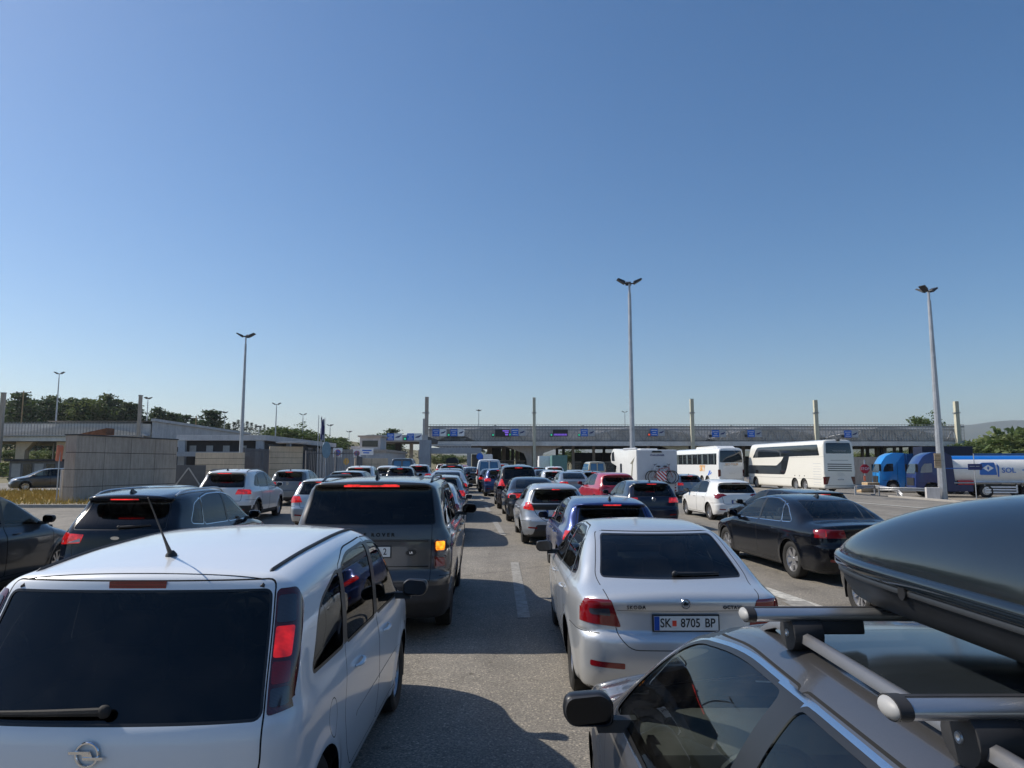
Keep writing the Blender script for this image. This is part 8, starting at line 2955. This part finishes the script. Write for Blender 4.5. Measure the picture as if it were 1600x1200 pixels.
def dd_cuts(B):
    c = lambda n, p: abs(n.x) > 0.3
    B.cut('side_glass', 'side', rnd([(0.65, 2.78, 0.1), (12.1, 2.70, 0.1), (11.2, 3.62, 0.35), (0.95, 3.62, 0.12)], 0.1, 5), cond=c)
    B.cut('side_glass', 'side', rnd([(6.1, 1.28, 0.35), (13.2, 1.28, 0.1), (12.9, 2.05, 0.1), (7.5, 2.02, 0.2), (6.55, 2.45, 0.3), (6.1, 2.95, 0.1), (5.2, 2.95, 0.1), (5.75, 1.75, 0.3)], 0.1, 5), cond=c)
    B.cut('gap', 'side', stroke([(0.3, 1.02), (13.6, 1.02)], 0.015), cond=c, only=['body'])
    B.cut('gap', 'side', stroke([(0.1, 2.68), (5.2, 2.66)], 0.012), cond=c, only=['body'])
    B.cut('rear_glass', 'rear', rnd([(-1.02, 2.92), (1.02, 2.92), (0.96, 3.72), (-0.96, 3.72)], 0.1, 5))
    for k in range(4):
        B.cut('vent', 'rear', [(-0.95 , 1.62 + k * 0.16), (0.95, 1.60 + k * 0.16), (0.95, 1.66 + k * 0.16), (-0.95, 1.685 + k * 0.16)])
    B.cut('gap', 'rear', stroke([(-0.7, 2.42), (0.7, 2.42)], 0.025), only=['body'])
    B.cut('tail_light', 'rear', rnd([(1.02, 0.62), (1.3, 0.62), (1.3, 1.20), (0.82, 1.20)], 0.06), mirror=True)
    B.cut('tail_light', 'side', rnd([(-0.1, 0.62), (0.16, 0.62), (0.24, 1.20), (-0.1, 1.20)], 0.03), cond=lambda n, p: abs(n.x) > 0.5)
    for k in range(9):
        B.cut('slats', 'side', [(0.5, 0.55 + k * 0.20), (1.6, 0.55 + k * 0.20), (1.6, 0.58 + k * 0.20), (0.5, 0.58 + k * 0.20)], cond=c)
    B.cut('windscreen', 'front', rnd([(-1.12, 1.25), (1.12, 1.25), (1.0, 3.7), (-1.0, 3.7)], 0.15, 5))
    B.cut('gap', 'rear', stroke([(-1.15, 0.55), (1.15, 0.55)], 0.02), only=['body'])


dd, B = bus('double_decker_coach', sp, 0.13, dd_cuts, {'vent': dict(name='engine_vent', mats=['black_trim']), 'slats': dict(name='side_grille', mats=['sign_grey'], sides=True)}, {}, (0.80, 0.775, 0.70),
            'cream-white double-decker coach with swooping black side glass', 24.5 - math.sin(R(6)) * L / 2, 53.4 + L / 2 * math.cos(R(6)), 6.0)
yy = -L / 2 - 0.01
b = MB(); b.box(-0.28, 0.28, yy - 0.02, yy + 0.02, 0.92, 1.04); pl = b.build('number_plate', 'plate_white', dd)
text_obj('SK 3174 AB', 0.11, (0, yy - 0.024, 0.98), 0, 'ink_black', dd, 'plate_lettering', sx=0.8)
text_obj('www.travel.mk', 0.17, (0, -L / 2 + 0.045, 3.12), 0, 'sign_grey', dd, 'window_lettering')
b = MB()
for k in range(4):
    b.box(-0.25, 0.35 - 0.06 * k, yy - 0.004, yy + 0.03, 1.26 + k * 0.09, 1.275 + k * 0.09)
b.build('rear_lettering', 'sign_grey', dd)
b = MB(); b.box(-0.1, 0.1, -L / 2 + 0.02, -L / 2 + 0.3, 3.86, 3.98); b.build('rear_camera', 'black_plastic', dd, bevel=0.02)
for z in (1.22,):
    for k in range(3):
        for sgn in (-1, 1):
            b = MB(); b.lathe([(0, 0.05), (sgn * 0.012, 0.045), (sgn * 0.012, 0.0001)], 10, 'x', (sgn * 1.26, 2.95 + 0.75 * k - L / 2, z)); b.build('side_marker', 'black_trim', dd)
text_obj('MATTR', 0.3, (-1.265, L / 2 - 0.9, 0.82), (R(90), 0, R(-90)), 'sign_blue', dd, 'side_lettering')
for sgn in (-1, 1):
    b = MB(); b.tube([(sgn * 1.1, L / 2 - 0.4, 2.4), (sgn * 1.45, L / 2 + 0.1, 2.3)], 0.04, 6); b.prism(rnd([(L / 2, 1.75), (L / 2 + 0.22, 1.75), (L / 2 + 0.22, 2.35), (L / 2, 2.35)], 0.06), sgn * 1.36, sgn * 1.56, 'x')
    b.build('door_mirror', 'black_trim', dd, bevel=0.02)

# single-deck coach
H2, L2 = 3.62, 12.9
sp = bus_spec(L2, H2, 2.5, wheels=((2.75, 0.48), (4.1, 0.48), (10.2, 0.48)))


def co_cuts(B):
    c = lambda n, p: abs(n.x) > 0.3
    B.cut('side_glass', 'side', rnd([(0.55, 2.05), (12.2, 2.05), (12.0, 3.12), (0.55, 3.12)], 0.06, 4), cond=c)
    B.cut('gap', 'side', stroke([(0.2, 1.02), (12.6, 1.02)], 0.015), cond=c, only=['body'])
    for k in range(5):
        B.cut('gap', 'side', stroke([(0.6 + k * 1.4 + (1.9 if k > 0 else 0), 0.5), (0.6 + k * 1.4 + (1.9 if k > 0 else 0), 1.0)], 0.015), cond=c, only=['body'])
    B.cut('rear_glass', 'rear', rnd([(-1.1, 2.25), (1.1, 2.25), (1.02, 3.35), (-1.02, 3.35)], 0.12, 5))
    B.cut('tail_light', 'rear', rnd([(1.05, 0.95), (1.3, 0.95), (1.3, 1.6), (1.05, 1.6)], 0.05), mirror=True)
    B.cut('gap', 'rear', stroke([(-1.1, 1.95), (1.1, 1.95)], 0.02), only=['body'])
    B.cut('gap', 'rear', stroke([(-1.1, 0.75), (1.1, 0.75)], 0.02), only=['body'])
    B.cut('windscreen', 'front', rnd([(-1.1, 1.25), (1.1, 1.25), (1.0, 3.3), (-1.0, 3.3)], 0.12, 5))


co, B = bus('white_coach', sp, 0.14, co_cuts, {}, {}, (0.80, 0.81, 0.80), 'white single-deck coach with roof unit and orange lettering beside the motorhome', 20.15 - math.sin(R(7)) * L2 / 2, 65.5 + L2 / 2, 7.0)
b = MB(); b.prism(rnd([(1.0, H2 - 0.03), (6.5, H2 - 0.03), (6.2, H2 + 0.16), (1.5, H2 + 0.18)], 0.08), -0.85, 0.85, 'x'); b.v = [(v[0], v[1] - L2 / 2, v[2]) for v in b.v]; b.build('roof_unit', 'paint_solid', co, bevel=0.04).color = (0.8, 0.81, 0.8, 1)
for k in range(8):
    b = MB(); y_ = 0.9 + k * 1.35 - L2 / 2
    b.box(-1.262, -1.254, y_, y_ + 0.22 + 0.12 * (k % 3), 2.12, 3.05); b.build('curtain', 'bus_curtain', co)
text_obj('SKY', 0.80, (-1.262, 3.9 - L2 / 2, 1.68), (R(90), 0, R(-90)), simple('orange_print', (0.75, 0.36, 0.06), 0.5), co, 'side_lettering', bold=0.02)
b = MB(); b.prism([(2.6, 1.05), (2.2, 1.5), (1.9, 1.5), (2.3, 1.05)], -1.265, -1.258, 'x'); b.prism([(2.1, 1.15), (1.8, 1.35), (1.6, 1.35), (1.9, 1.15)], -1.265, -1.258, 'x'); b.v = [(v[0], v[1] - L2 / 2, v[2]) for v in b.v]; b.build('side_logo', 'sign_blue', co)
text_obj('SKY-TOUR', 0.26, (0, -L2 / 2 - 0.002, 2.08), 0, 'orange_print', co, 'rear_lettering')
b = MB(); b.box(-0.27, 0.27, -L2 / 2 - 0.03, -L2 / 2, 1.2, 1.32); b.build('number_plate', 'plate_white', co)


# ------------------------------------------------------------ motorhome with bicycles
simple('camper_white', (0.74, 0.74, 0.72), 0.35, coat=0.3, var=0.05)
simple('camper_grey', (0.62, 0.63, 0.66), 0.4, coat=0.3, var=0.05)
r = empty('motorhome'); L3 = 6.6; W3 = 1.15
b = MB(); b.prism(rnd([(0.0, 0.55), (4.7, 0.5), (4.75, 1.95), (5.35, 2.05), (6.15, 2.15, 0.15), (6.35, 2.6, 0.25), (5.6, 3.02, 0.2), (4.9, 3.0), (2.6, 2.86), (0.02, 2.86), (0.0, 2.8)], 0.04, 5), -W3, W3, 'x'); b.v = [(v[0], v[1] - L3 / 2, v[2]) for v in b.v]
b.build('body', 'camper_white', r, bevel=0.03, smooth=True, angle=40)
b = MB(); b.prism(rnd([(4.4, 0.45), (6.5, 0.42, 0.1), (6.6, 0.85, 0.15), (6.0, 1.12, 0.15), (5.35, 2.08), (4.4, 2.08)], 0.05, 4), -0.98, 0.98, 'x'); b.v = [(v[0], v[1] - L3 / 2, v[2]) for v in b.v]
cabo = b.build('cab', 'camper_white', r, bevel=0.04, smooth=True, angle=40)
for sgn in (-1, 1):
    b = MB(); b.prism(rnd([(4.78, 1.22), (5.75, 1.2), (5.3, 1.9), (4.78, 1.92)], 0.05), sgn * 0.975, sgn * 0.985, 'x'); b.v = [(v[0], v[1] - L3 / 2, v[2]) for v in b.v]; b.build('side_window', 'window_dark', r)
    b = MB(); b.prism(rnd([(5.15, 2.25), (5.95, 2.28), (5.95, 2.75, 0.15), (5.35, 2.85, 0.1)], 0.08), sgn * (W3 - 0.002), sgn * (W3 + 0.012), 'x'); b.v = [(v[0], v[1] - L3 / 2, v[2]) for v in b.v]; b.build('luton_window', 'window_dark', r)
    b = MB(); b.prism(rnd([(3.3, 1.35), (3.75, 1.35), (3.75, 2.1), (3.3, 2.1)], 0.06), sgn * (W3 - 0.002), sgn * (W3 + 0.02), 'x'); b.v = [(v[0], v[1] - L3 / 2, v[2]) for v in b.v]; b.build('side_window', 'window_dark', r)
    b = MB(); b.prism([(1.1, 0.75), (1.0, 1.2), (0.75, 2.1), (0.35, 2.45), (1.35, 2.1), (0.95, 2.05), (1.25, 1.2), (1.45, 0.8)], sgn * (W3 - 0.001), sgn * (W3 + 0.006), 'x'); b.v = [(v[0], v[1] - L3 / 2, v[2]) for v in b.v]; b.build('side_decal', simple('decal_olive', (0.20, 0.19, 0.14), 0.5), r)
b = MB(); b.prism(rnd([(-W3 + 0.03, 0.6), (W3 - 0.03, 0.6), (W3 - 0.05, 2.80), (-W3 + 0.05, 2.80)], 0.08), -L3 / 2 - 0.02, -L3 / 2 + 0.02, 'y'); b.build('rear_panel', 'camper_grey', r)
b = MB(); b.prism(rnd([(-0.30, 2.70), (0.30, 2.70), (0.24, 2.80), (-0.24, 2.80)], 0.03), -L3 / 2 - 0.05, -L3 / 2 - 0.018, 'y'); b.build('rear_camera', 'black_trim', r)
text_obj('CHALLENGER', 0.13, (0.02, -L3 / 2 - 0.025, 2.55), 0, 'sign_navy', r, 'rear_lettering', bold=0.004)
for sgn in (-1, 1):
    for zz, rr in ((0.95, 0.06), (0.78, 0.05), (0.63, 0.05)):
        b = MB(); b.lathe([(-0.02, rr), (-0.04, rr * 0.9), (-0.04, 0.0001)], 14, 'y', (sgn * (W3 - 0.14), -L3 / 2, zz)); b.build('tail_light', 'lens_red', r)
b = MB(); b.box(-0.95, 0.95, -L3 / 2 - 0.06, -L3 / 2 + 0.3, 0.38, 0.60); b.build('rear_bumper', 'sign_grey', r, bevel=0.03)
b = MB(); b.box(-0.35, 0.1, -L3 / 2 - 0.07, -L3 / 2 - 0.061, 0.43, 0.53); b.build('number_plate', 'plate_white', r)
tm, qm = wheel_mesh(0.33, 0.21, 0.2, 'cover', 8, 2)
for yy in (1.6, 5.55):
    for sgn in (-1, 1):
        e = empty('wheel', (sgn * 0.92, yy - L3 / 2, 0.33), 0 if sgn > 0 else math.pi, r); link(bpy.data.objects.new('tyre', tm), e); link(bpy.data.objects.new('rim', qm), e)
b = MB(); b.box(-0.5, 0.5, 1.5 - L3 / 2, 2.3 - L3 / 2, 2.86, 2.96); b.build('roof_hatch', 'camper_white', r, bevel=0.03)
b = MB(); b.tube([(-W3 + 0.1, 0.3 - L3 / 2, 2.92), (-W3 + 0.1, 3.2 - L3 / 2, 2.95)], 0.06, 8); b.build('awning_case', 'sign_grey', r, smooth=True)
hd = R(5.0); rx, ry = put_px(1025, 39.4), 39.4
cx0, cy0 = rx - math.sin(hd) * L3 / 2, ry + math.cos(hd) * L3 / 2
put(r, cx0, cy0, 5.0); tag(r, 'white alcove motorhome with two bicycles on its rear', 'motorhome')


def bicycle(off, flip, label, col, dx):
    rb = empty('bicycle', (0, 0, 0), hd)
    p = Matrix.Translation((cx0, cy0, gz(cx0, cy0))) @ Matrix.Rotation(hd, 4, 'Z') @ Vector((dx, -L3 / 2 - off, 1.02))
    rb.location = p; tag(rb, label, 'bicycle')
    f = -1 if flip else 1
    for wx, nm in ((-0.52, 'rear'), (0.52, 'front')):
        e = empty('wheel', (f * wx, 0, 0.34), 0, rb)
        b = MB(); b.tube([(0.335 * math.cos(a), 0, 0.335 * math.sin(a)) for a in [2 * math.pi * k / 28 for k in range(29)]], 0.022, 6, caps=False); b.build('tyre', 'rubber', e, smooth=True)
        b = MB(); b.tube([(0.305 * math.cos(a), 0, 0.305 * math.sin(a)) for a in [2 * math.pi * k / 28 for k in range(29)]], 0.010, 5, caps=False)
        for k in range(12):
            a = 2 * math.pi * k / 12; b.tube([(0, 0, 0), (0.3 * math.cos(a), 0, 0.3 * math.sin(a))], 0.003, 3)
        b.lathe([(-0.04, 0.025), (0.04, 0.025)], 8, 'y'); b.build('rim', 'steel_galv', e, smooth=True)
    b = MB()
    bb, st, hdp, ra, fa = (f * -0.08, 0, 0.30), (f * -0.22, 0, 0.78), (f * 0.34, 0, 0.84), (f * -0.52, 0, 0.34), (f * 0.52, 0, 0.34)
    for a_, c_ in ((bb, st), (bb, hdp), (st, (f * 0.33, 0, 0.88)), (bb, ra), (st, ra)):
        b.tube([a_, c_], 0.020, 6)
    b.tube([(f * 0.32, 0, 0.98), hdp, (f * 0.42, 0, 0.6), fa], 0.018, 6)
    b.build('frame', col, rb, smooth=True)
    b = MB(); b.tube([(f * 0.30, -0.28, 1.06), (f * 0.34, -0.1, 1.02), (f * 0.34, 0.1, 1.02), (f * 0.30, 0.28, 1.06)], 0.014, 6); b.tube([(f * 0.34, 0, 1.02), (f * 0.33, 0, 0.9)], 0.014, 6); b.build('handlebar', 'black_plastic', rb, smooth=True)
    b = MB(); b.sphere((f * -0.26, 0, 0.93), 0.12, 10, 6, (1.1, 0.5, 0.3)); b.tube([(f * -0.22, 0, 0.78), (f * -0.25, 0, 0.92)], 0.014, 6); b.build('saddle', 'black_plastic', rb, smooth=True)
    b = MB(); b.lathe([(-0.03, 0.085), (-0.045, 0.08), (-0.045, 0.0001)], 14, 'y', (f * -0.08, 0, 0.30)); b.tube([(f * -0.08, -0.05, 0.30), (f * -0.02, -0.06, 0.16), (f * -0.02, -0.14, 0.16)], 0.012, 5); b.build('crank', 'steel_dark', rb, smooth=True)
    return rb


bicycle(0.16, True, 'white-framed inner bicycle on the motorhome rack with its handlebar to the left', 'sign_white', 0.16)
bicycle(0.34, False, 'grey and red outer bicycle on the motorhome rack with its handlebar to the right', simple('bike_red', (0.35, 0.08, 0.07), 0.4), 0.24)
pM = Matrix.Translation((cx0, cy0, gz(cx0, cy0))) @ Matrix.Rotation(hd, 4, 'Z')
rb = empty('striped_board', pM @ Vector((0.12, -L3 / 2 - 0.46, 1.42)), hd); tag(rb, 'red and white diagonally striped square board hung on the bicycles', 'board')
s_ = 0.26
b = MB(); b.box(-s_, s_, 0, 0.012, -s_, s_); b.build('panel', 'sign_white', rb)
b = MB()
for k in range(-3, 4, 1):
    pts = [(-s_, k * 0.2 + 0.0), (-s_, k * 0.2 + 0.1), (s_, k * 0.2 + 0.1 - 0.5), (s_, k * 0.2 - 0.5)]
    cl = [(x_, z_ + 0.25) for x_, z_ in pts]
    out = []
    zmin, zmax = -s_, s_
    def clip(poly, val, keep_above):
        res = []
        for i in range(len(poly)):
            p, q = poly[i], poly[(i + 1) % len(poly)]
            ip = (p[1] >= val) == keep_above; iq = (q[1] >= val) == keep_above
            if ip: res.append(p)
            if ip != iq:
                t = (val - p[1]) / (q[1] - p[1]); res.append((p[0] + (q[0] - p[0]) * t, val))
        return res
    cl = clip(clip(cl, zmin, True), zmax, False) if cl else cl
    if len(cl) > 2:
        b.prism(cl, -0.005, -0.001, 'y')
b.build('stripes', 'sign_red', rb)
rk = empty('bicycle_rack', pM @ Vector((0.15, -L3 / 2 - 0.02, 0.95)), hd); tag(rk, 'grey tubular bicycle rack on the motorhome rear', 'bicycle rack')
b = MB()
for dy in (0.16, 0.34):
    b.box(-0.75, 0.85, -dy - 0.03, -dy + 0.03, 0.0, 0.035)
for xx in (-0.45, 0.5):
    b.tube([(xx, -0.0, 0.9), (xx, -0.06, 0.05), (xx, -0.4, 0.02)], 0.018, 6)
b.build('frame', 'steel_galv', rk)


# ------------------------------------------------------------ trucks
def truck_wheels(root, xs_, hw, rad, dual=()):
    tm, qm = wheel_mesh(rad, 0.30, rad * 0.58, 'cover', 8, 1)
    for x_ in xs_:
        for sgn in (-1, 1):
            e = empty('wheel', (sgn * (hw - 0.16), x_, rad), 0 if sgn > 0 else math.pi, root)
            link(bpy.data.objects.new('tyre', tm), e); link(bpy.data.objects.new('rim', qm), e)


def tractor(name, label, col, col2, x, y, head, H=3.65, window='window_dark', open_window=False):
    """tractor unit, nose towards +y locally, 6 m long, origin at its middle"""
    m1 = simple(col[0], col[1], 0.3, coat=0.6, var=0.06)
    m2 = simple(col2[0], col2[1], 0.4, coat=0.3, var=0.06)
    r = empty(name); tag(r, label, 'truck')
    cab = rnd([(0.75, 1.0), (0.75, H - 0.05, 0.05), (1.7, H, 0.2), (2.35, H - 0.3, 0.25), (2.78, H - 1.0, 0.2), (2.95, 1.9, 0.2), (3.0, 0.75, 0.1), (2.95, 0.42, 0.1), (2.45, 0.42), (2.35, 0.9, 0.2), (2.1, 1.15, 0.2), (1.55, 1.15, 0.2), (1.32, 0.9, 0.2), (1.28, 0.45), (0.85, 0.45)], 0.05, 4)
    b = MB(); b.prism(cab, -1.22, 1.22, 'x'); b.build('cab', m1, r, bevel=0.05, smooth=True, angle=40)
    for sgn in (-1, 1):
        b = MB(); b.prism(rnd([(1.75, 1.95), (2.62, 1.9), (2.5, 2.35), (2.3, 2.62), (1.75, 2.65)], 0.06), sgn * 1.215, sgn * 1.232, 'x'); b.build('side_window', window, r)
        b = MB(); b.prism([(1.40, 1.1), (2.75, 1.1), (2.75, 1.12), (1.42, 1.12), (1.42, 2.8), (1.40, 2.8)], sgn * 1.2185, sgn * 1.226, 'x'); b.build('door_gap', 'gap', r)
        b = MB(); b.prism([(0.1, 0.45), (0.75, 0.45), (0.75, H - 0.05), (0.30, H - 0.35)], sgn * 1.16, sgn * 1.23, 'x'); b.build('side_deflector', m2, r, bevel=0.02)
        b = MB(); b.prism(rnd([(2.80, 1.95), (2.98, 1.95), (2.98, 2.6), (2.80, 2.6)], 0.05), sgn * 1.27, sgn * 1.34, 'x'); b.box(sgn * 1.2, sgn * 1.3, 2.9, 2.94, 2.5, 2.56); b.build('door_mirror', 'black_trim', r, bevel=0.02)
        b = MB(); b.prism(rnd([(-1.1, 0.45), (0.6, 0.45), (0.6, 1.0), (-1.1, 1.0)], 0.08), sgn * 0.85, sgn * 1.2, 'x'); b.build('fuel_tank', m2 if open_window else 'steel_galv', r, bevel=0.03)
    b = MB(); b.prism([(2.86, 1.85), (2.985, 1.85), (2.79, 2.62), (2.66, 2.62)], -1.06, 1.06, 'x'); b.build('windscreen', 'window_dark', r)
    b = MB(); b.box(-0.9, 0.9, 2.97, 3.03, 0.9, 1.5); b.build('grille', 'black_plastic', r)
    b = MB(); b.box(-0.42, 0.42, -3.0, 2.3, 0.75, 1.05); b.build('chassis', 'steel_dark', r)
    b = MB(); b.box(-1.15, 1.15, -2.9, -1.2, 1.08, 1.14); b.build('mudguard', 'black_plastic', r, bevel=0.02)
    truck_wheels(r, (1.83, -2.0), 1.22, 0.50)
    put(r, x, y, head)
    return r


def to_w(x, y, head, lx_, ly_):
    a = R(head)
    return x + lx_ * math.cos(a) - ly_ * math.sin(a), y + lx_ * math.sin(a) + ly_ * math.cos(a)


TH = 77.0
# dark blue tractor: front corner seen at px 1413 ; tank trailer follows to the right
t1x, t1y = (1481 - 800) * 57.5 / FPX, 57.5
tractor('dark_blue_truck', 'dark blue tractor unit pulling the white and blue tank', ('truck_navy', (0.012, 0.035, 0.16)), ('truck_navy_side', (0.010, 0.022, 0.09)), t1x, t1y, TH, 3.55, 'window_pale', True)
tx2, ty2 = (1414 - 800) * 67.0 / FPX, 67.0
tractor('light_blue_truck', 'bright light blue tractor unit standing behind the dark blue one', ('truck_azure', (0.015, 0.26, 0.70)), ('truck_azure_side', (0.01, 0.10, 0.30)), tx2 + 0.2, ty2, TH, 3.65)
# trailer boxes
bx, by = to_w(tx2, ty2, TH, 0, -5.2)
r = empty('box_trailer'); tag(r, 'blue high box trailer behind the light blue cab', 'trailer')
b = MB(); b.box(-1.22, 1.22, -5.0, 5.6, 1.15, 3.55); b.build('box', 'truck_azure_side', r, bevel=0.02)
b = MB(); b.box(-0.5, 0.5, -5.0, 5.0, 0.8, 1.148); b.build('chassis', 'steel_dark', r)
truck_wheels(r, (-2.2, -3.5), 1.22, 0.48); put(r, bx, by, TH)
bx, by = to_w(t1x + 3.6, 63.5, TH, 0, 0)
r = empty('tall_trailer'); tag(r, 'tall dark navy box trailer standing behind the tank truck', 'trailer')
b = MB(); b.box(-1.25, 1.25, -1.2, 6.0 - 3.2, 1.0, 4.15); b.build('box', simple('trailer_navy', (0.008, 0.012, 0.035), 0.6), r, bevel=0.02)
b = MB(); b.box(-0.5, 0.5, -1.2, 2.6, 0.7, 0.998); b.build('chassis', 'steel_dark', r)
truck_wheels(r, (0.0,), 1.25, 0.48); put(r, bx + 0.3, by, TH)

# tank trailer
simple('tank_white', (0.78, 0.77, 0.74), 0.28, coat=0.5, var=0.05)
simple('tank_blue', (0.005, 0.14, 0.52), 0.3, coat=0.5, var=0.06)
TL = 11.0
r = empty('tank_trailer'); tag(r, 'white tank trailer with blue top stripe and SOL lettering', 'trailer')
vs = []; fs = []; mi = []
nseg, nr = 26, 40
for i in range(nseg + 1):
    t = i / nseg
    y_ = TL / 2 - TL * t
    e = min(t, 1 - t) * TL
    s0 = 1.0 if e > 0.75 else (max(0.0, 1 - (1 - e / 0.75) ** 2.4)) ** 0.5
    s0 = max(s0, 0.05)
    for k in range(nr):
        a = 2 * math.pi * k / nr + math.pi / 2
        c, s_ = math.cos(a), math.sin(a)
        vs.append((1.22 * s0 * math.copysign(abs(c) ** 0.85, c), y_, 2.08 + 1.18 * s0 * math.copysign(abs(s_) ** 0.9, s_)))
b = MB()
for i in range(nseg):
    for k in range(nr):
        k2 = (k + 1) % nr
        z = sum(vs[q][2] for q in (i * nr + k, i * nr + k2)) / 2
        b_m = 1 if (k < 5 or k >= nr - 5) else 0
        fs.append((i * nr + k, i * nr + k2, (i + 1) * nr + k2, (i + 1) * nr + k)); mi.append(b_m)
fs.append(tuple(range(nr))); mi.append(0); fs.append(tuple(nseg * nr + k for k in range(nr))); mi.append(0)
b.v = [tuple(v) for v in vs]; b.f = fs; b.m = mi
b.build('tank', ['tank_white', 'tank_blue'], r, smooth=True, angle=50)
xs_l = -1.235
for ya, yb, zz in ((5.0, 2.7, 2.26), (-0.4, -5.0, 2.14)):
    b = MB(); b.box(xs_l - 0.004, xs_l + 0.01, min(ya, yb), max(ya, yb), zz - 0.035, zz + 0.035); b.build('side_stripe', 'tank_blue', r)
LG = 0.6


def lgp(pts, a_, c_, nm, mt, par):
    b = MB(); b.prism([(p + LG, q) for p, q in pts], xs_l - a_, xs_l + c_, 'x')
    return b.build(nm, mt, par)


lg = lgp(rnd([(0.75, 1.75), (1.95, 1.75), (1.9, 2.7, 0.2), (0.9, 2.72)], 0.1), 0.012, 0.08, 'logo_panel', 'tank_blue', r)
lgp([(1.36, 2.02), (1.75, 2.28), (1.36, 2.54), (0.97, 2.28)], 0.02, -0.013, 'logo_diamond', 'sign_white', lg)
lgp([(1.36, 2.12), (1.44, 2.28), (1.36, 2.44), (1.28, 2.28)], 0.026, -0.021, 'logo_flame', 'tank_blue', lg)
lgp([(0.70, 1.62), (0.62, 1.62), (0.58, 2.4), (0.75, 2.65), (0.70, 2.3)], 0.012, 0.02, 'logo_curve', 'tank_blue', lg)
text_obj('SOL', 0.55, (xs_l - 0.02, -0.05 + LG, 2.10), (R(90), 0, R(-90)), 'tank_blue', r, 'tank_lettering', depth=0.01, bold=0.006)
b = MB(); b.box(-1.1, 1.1, -TL / 2 + 0.4, TL / 2 - 1.5, 1.05, 1.28); b.build('chassis', 'sign_white', r)
for ya in (4.3, 0.6, -0.8, -2.2, -3.6):
    b = MB(); b.prism(rnd([(ya - 0.62, 0.95), (ya - 0.45, 1.12), (ya + 0.45, 1.12), (ya + 0.62, 0.95), (ya + 0.62, 1.0), (ya + 0.45, 1.18), (ya - 0.45, 1.18), (ya - 0.62, 1.0)], 0.02), -1.22, -0.85, 'x'); b.prism([(ya - 0.62, 0.95), (ya - 0.45, 1.12), (ya + 0.45, 1.12), (ya + 0.62, 0.95), (ya + 0.62, 1.0), (ya + 0.45, 1.18), (ya - 0.45, 1.18), (ya - 0.62, 1.0)], 0.85, 1.22, 'x'); b.build('mudguard', 'steel_dark', r)
truck_wheels(r, (-0.9 + 0.1, -2.15, -3.5), 1.22, 0.50)
b = MB(); b.box(-1.2, -0.8, 3.0, 4.1, 0.98, 1.32); b.build('hose_box', 'sign_red', r, bevel=0.02)
b = MB()
for zz in (0.42, 0.62, 0.82):
    b.box(-1.2, -1.15, 0.0, 2.3, zz - 0.05, zz + 0.05)
for yy in (0.05, 2.25):
    b.box(-1.2, -1.15, yy - 0.05, yy + 0.05, 0.4, 1.0)
b.build('side_guard', 'sign_white', r)
b = MB(); b.box(-1.1, -0.7, 0.4, 1.9, 0.45, 1.0); b.build('valve_cabinet', 'steel_dark', r)
b = MB(); b.tube([(-1.25, 4.4, 1.12), (-1.22, 2.0, 1.16), (-1.22, -4.5, 1.16)], 0.06, 8); b.build('hose_tube', 'steel_galv', r, smooth=True)
bx, by = to_w(t1x, t1y, TH, 0, -TL / 2 + 1.35)
put(r, bx, by, TH)
# rear axle of the dark blue tractor sits under the tank nose

# distant truck boxes at the checkpoint
for px, py0, py1, Y, wdt, col, lb in ((853, 712.5, 726, 125, 2.45, 'sign_white', 'white truck box seen under the canopy right of the haunched column'), (874, 711.5, 728, 118, 2.5, simple('truck_green', (0.10, 0.22, 0.20), 0.5), 'grey-green truck box beside the white one under the canopy'),
                                      (762, 710, 727, 135, 1.6, 'sign_white', 'narrow white truck box behind the blue arrow sign')):
    x_ = put_px(px, Y); r = empty('distant_truck', (x_, Y, gz(x_, Y))); tag(r, lb, 'truck')
    zt2 = CAM_H + (726 - py0) * Y / FPX - gz(x_, Y)
    b = MB(); b.box(-wdt / 2, wdt / 2, 0, 6, 1.0, zt2); b.build('box', col, r, bevel=0.03)
    b = MB(); b.box(-wdt / 2, wdt / 2, 6.1, 8, 0.5, zt2 - 0.6); b.build('cab', col, r, bevel=0.1)
    b = MB(); b.box(-0.5, 0.5, 0.1, 7.8, 0.6, 0.99); b.build('chassis', 'steel_dark', r)
    truck_wheels(r, (1.2, 6.9), wdt / 2, 0.48)
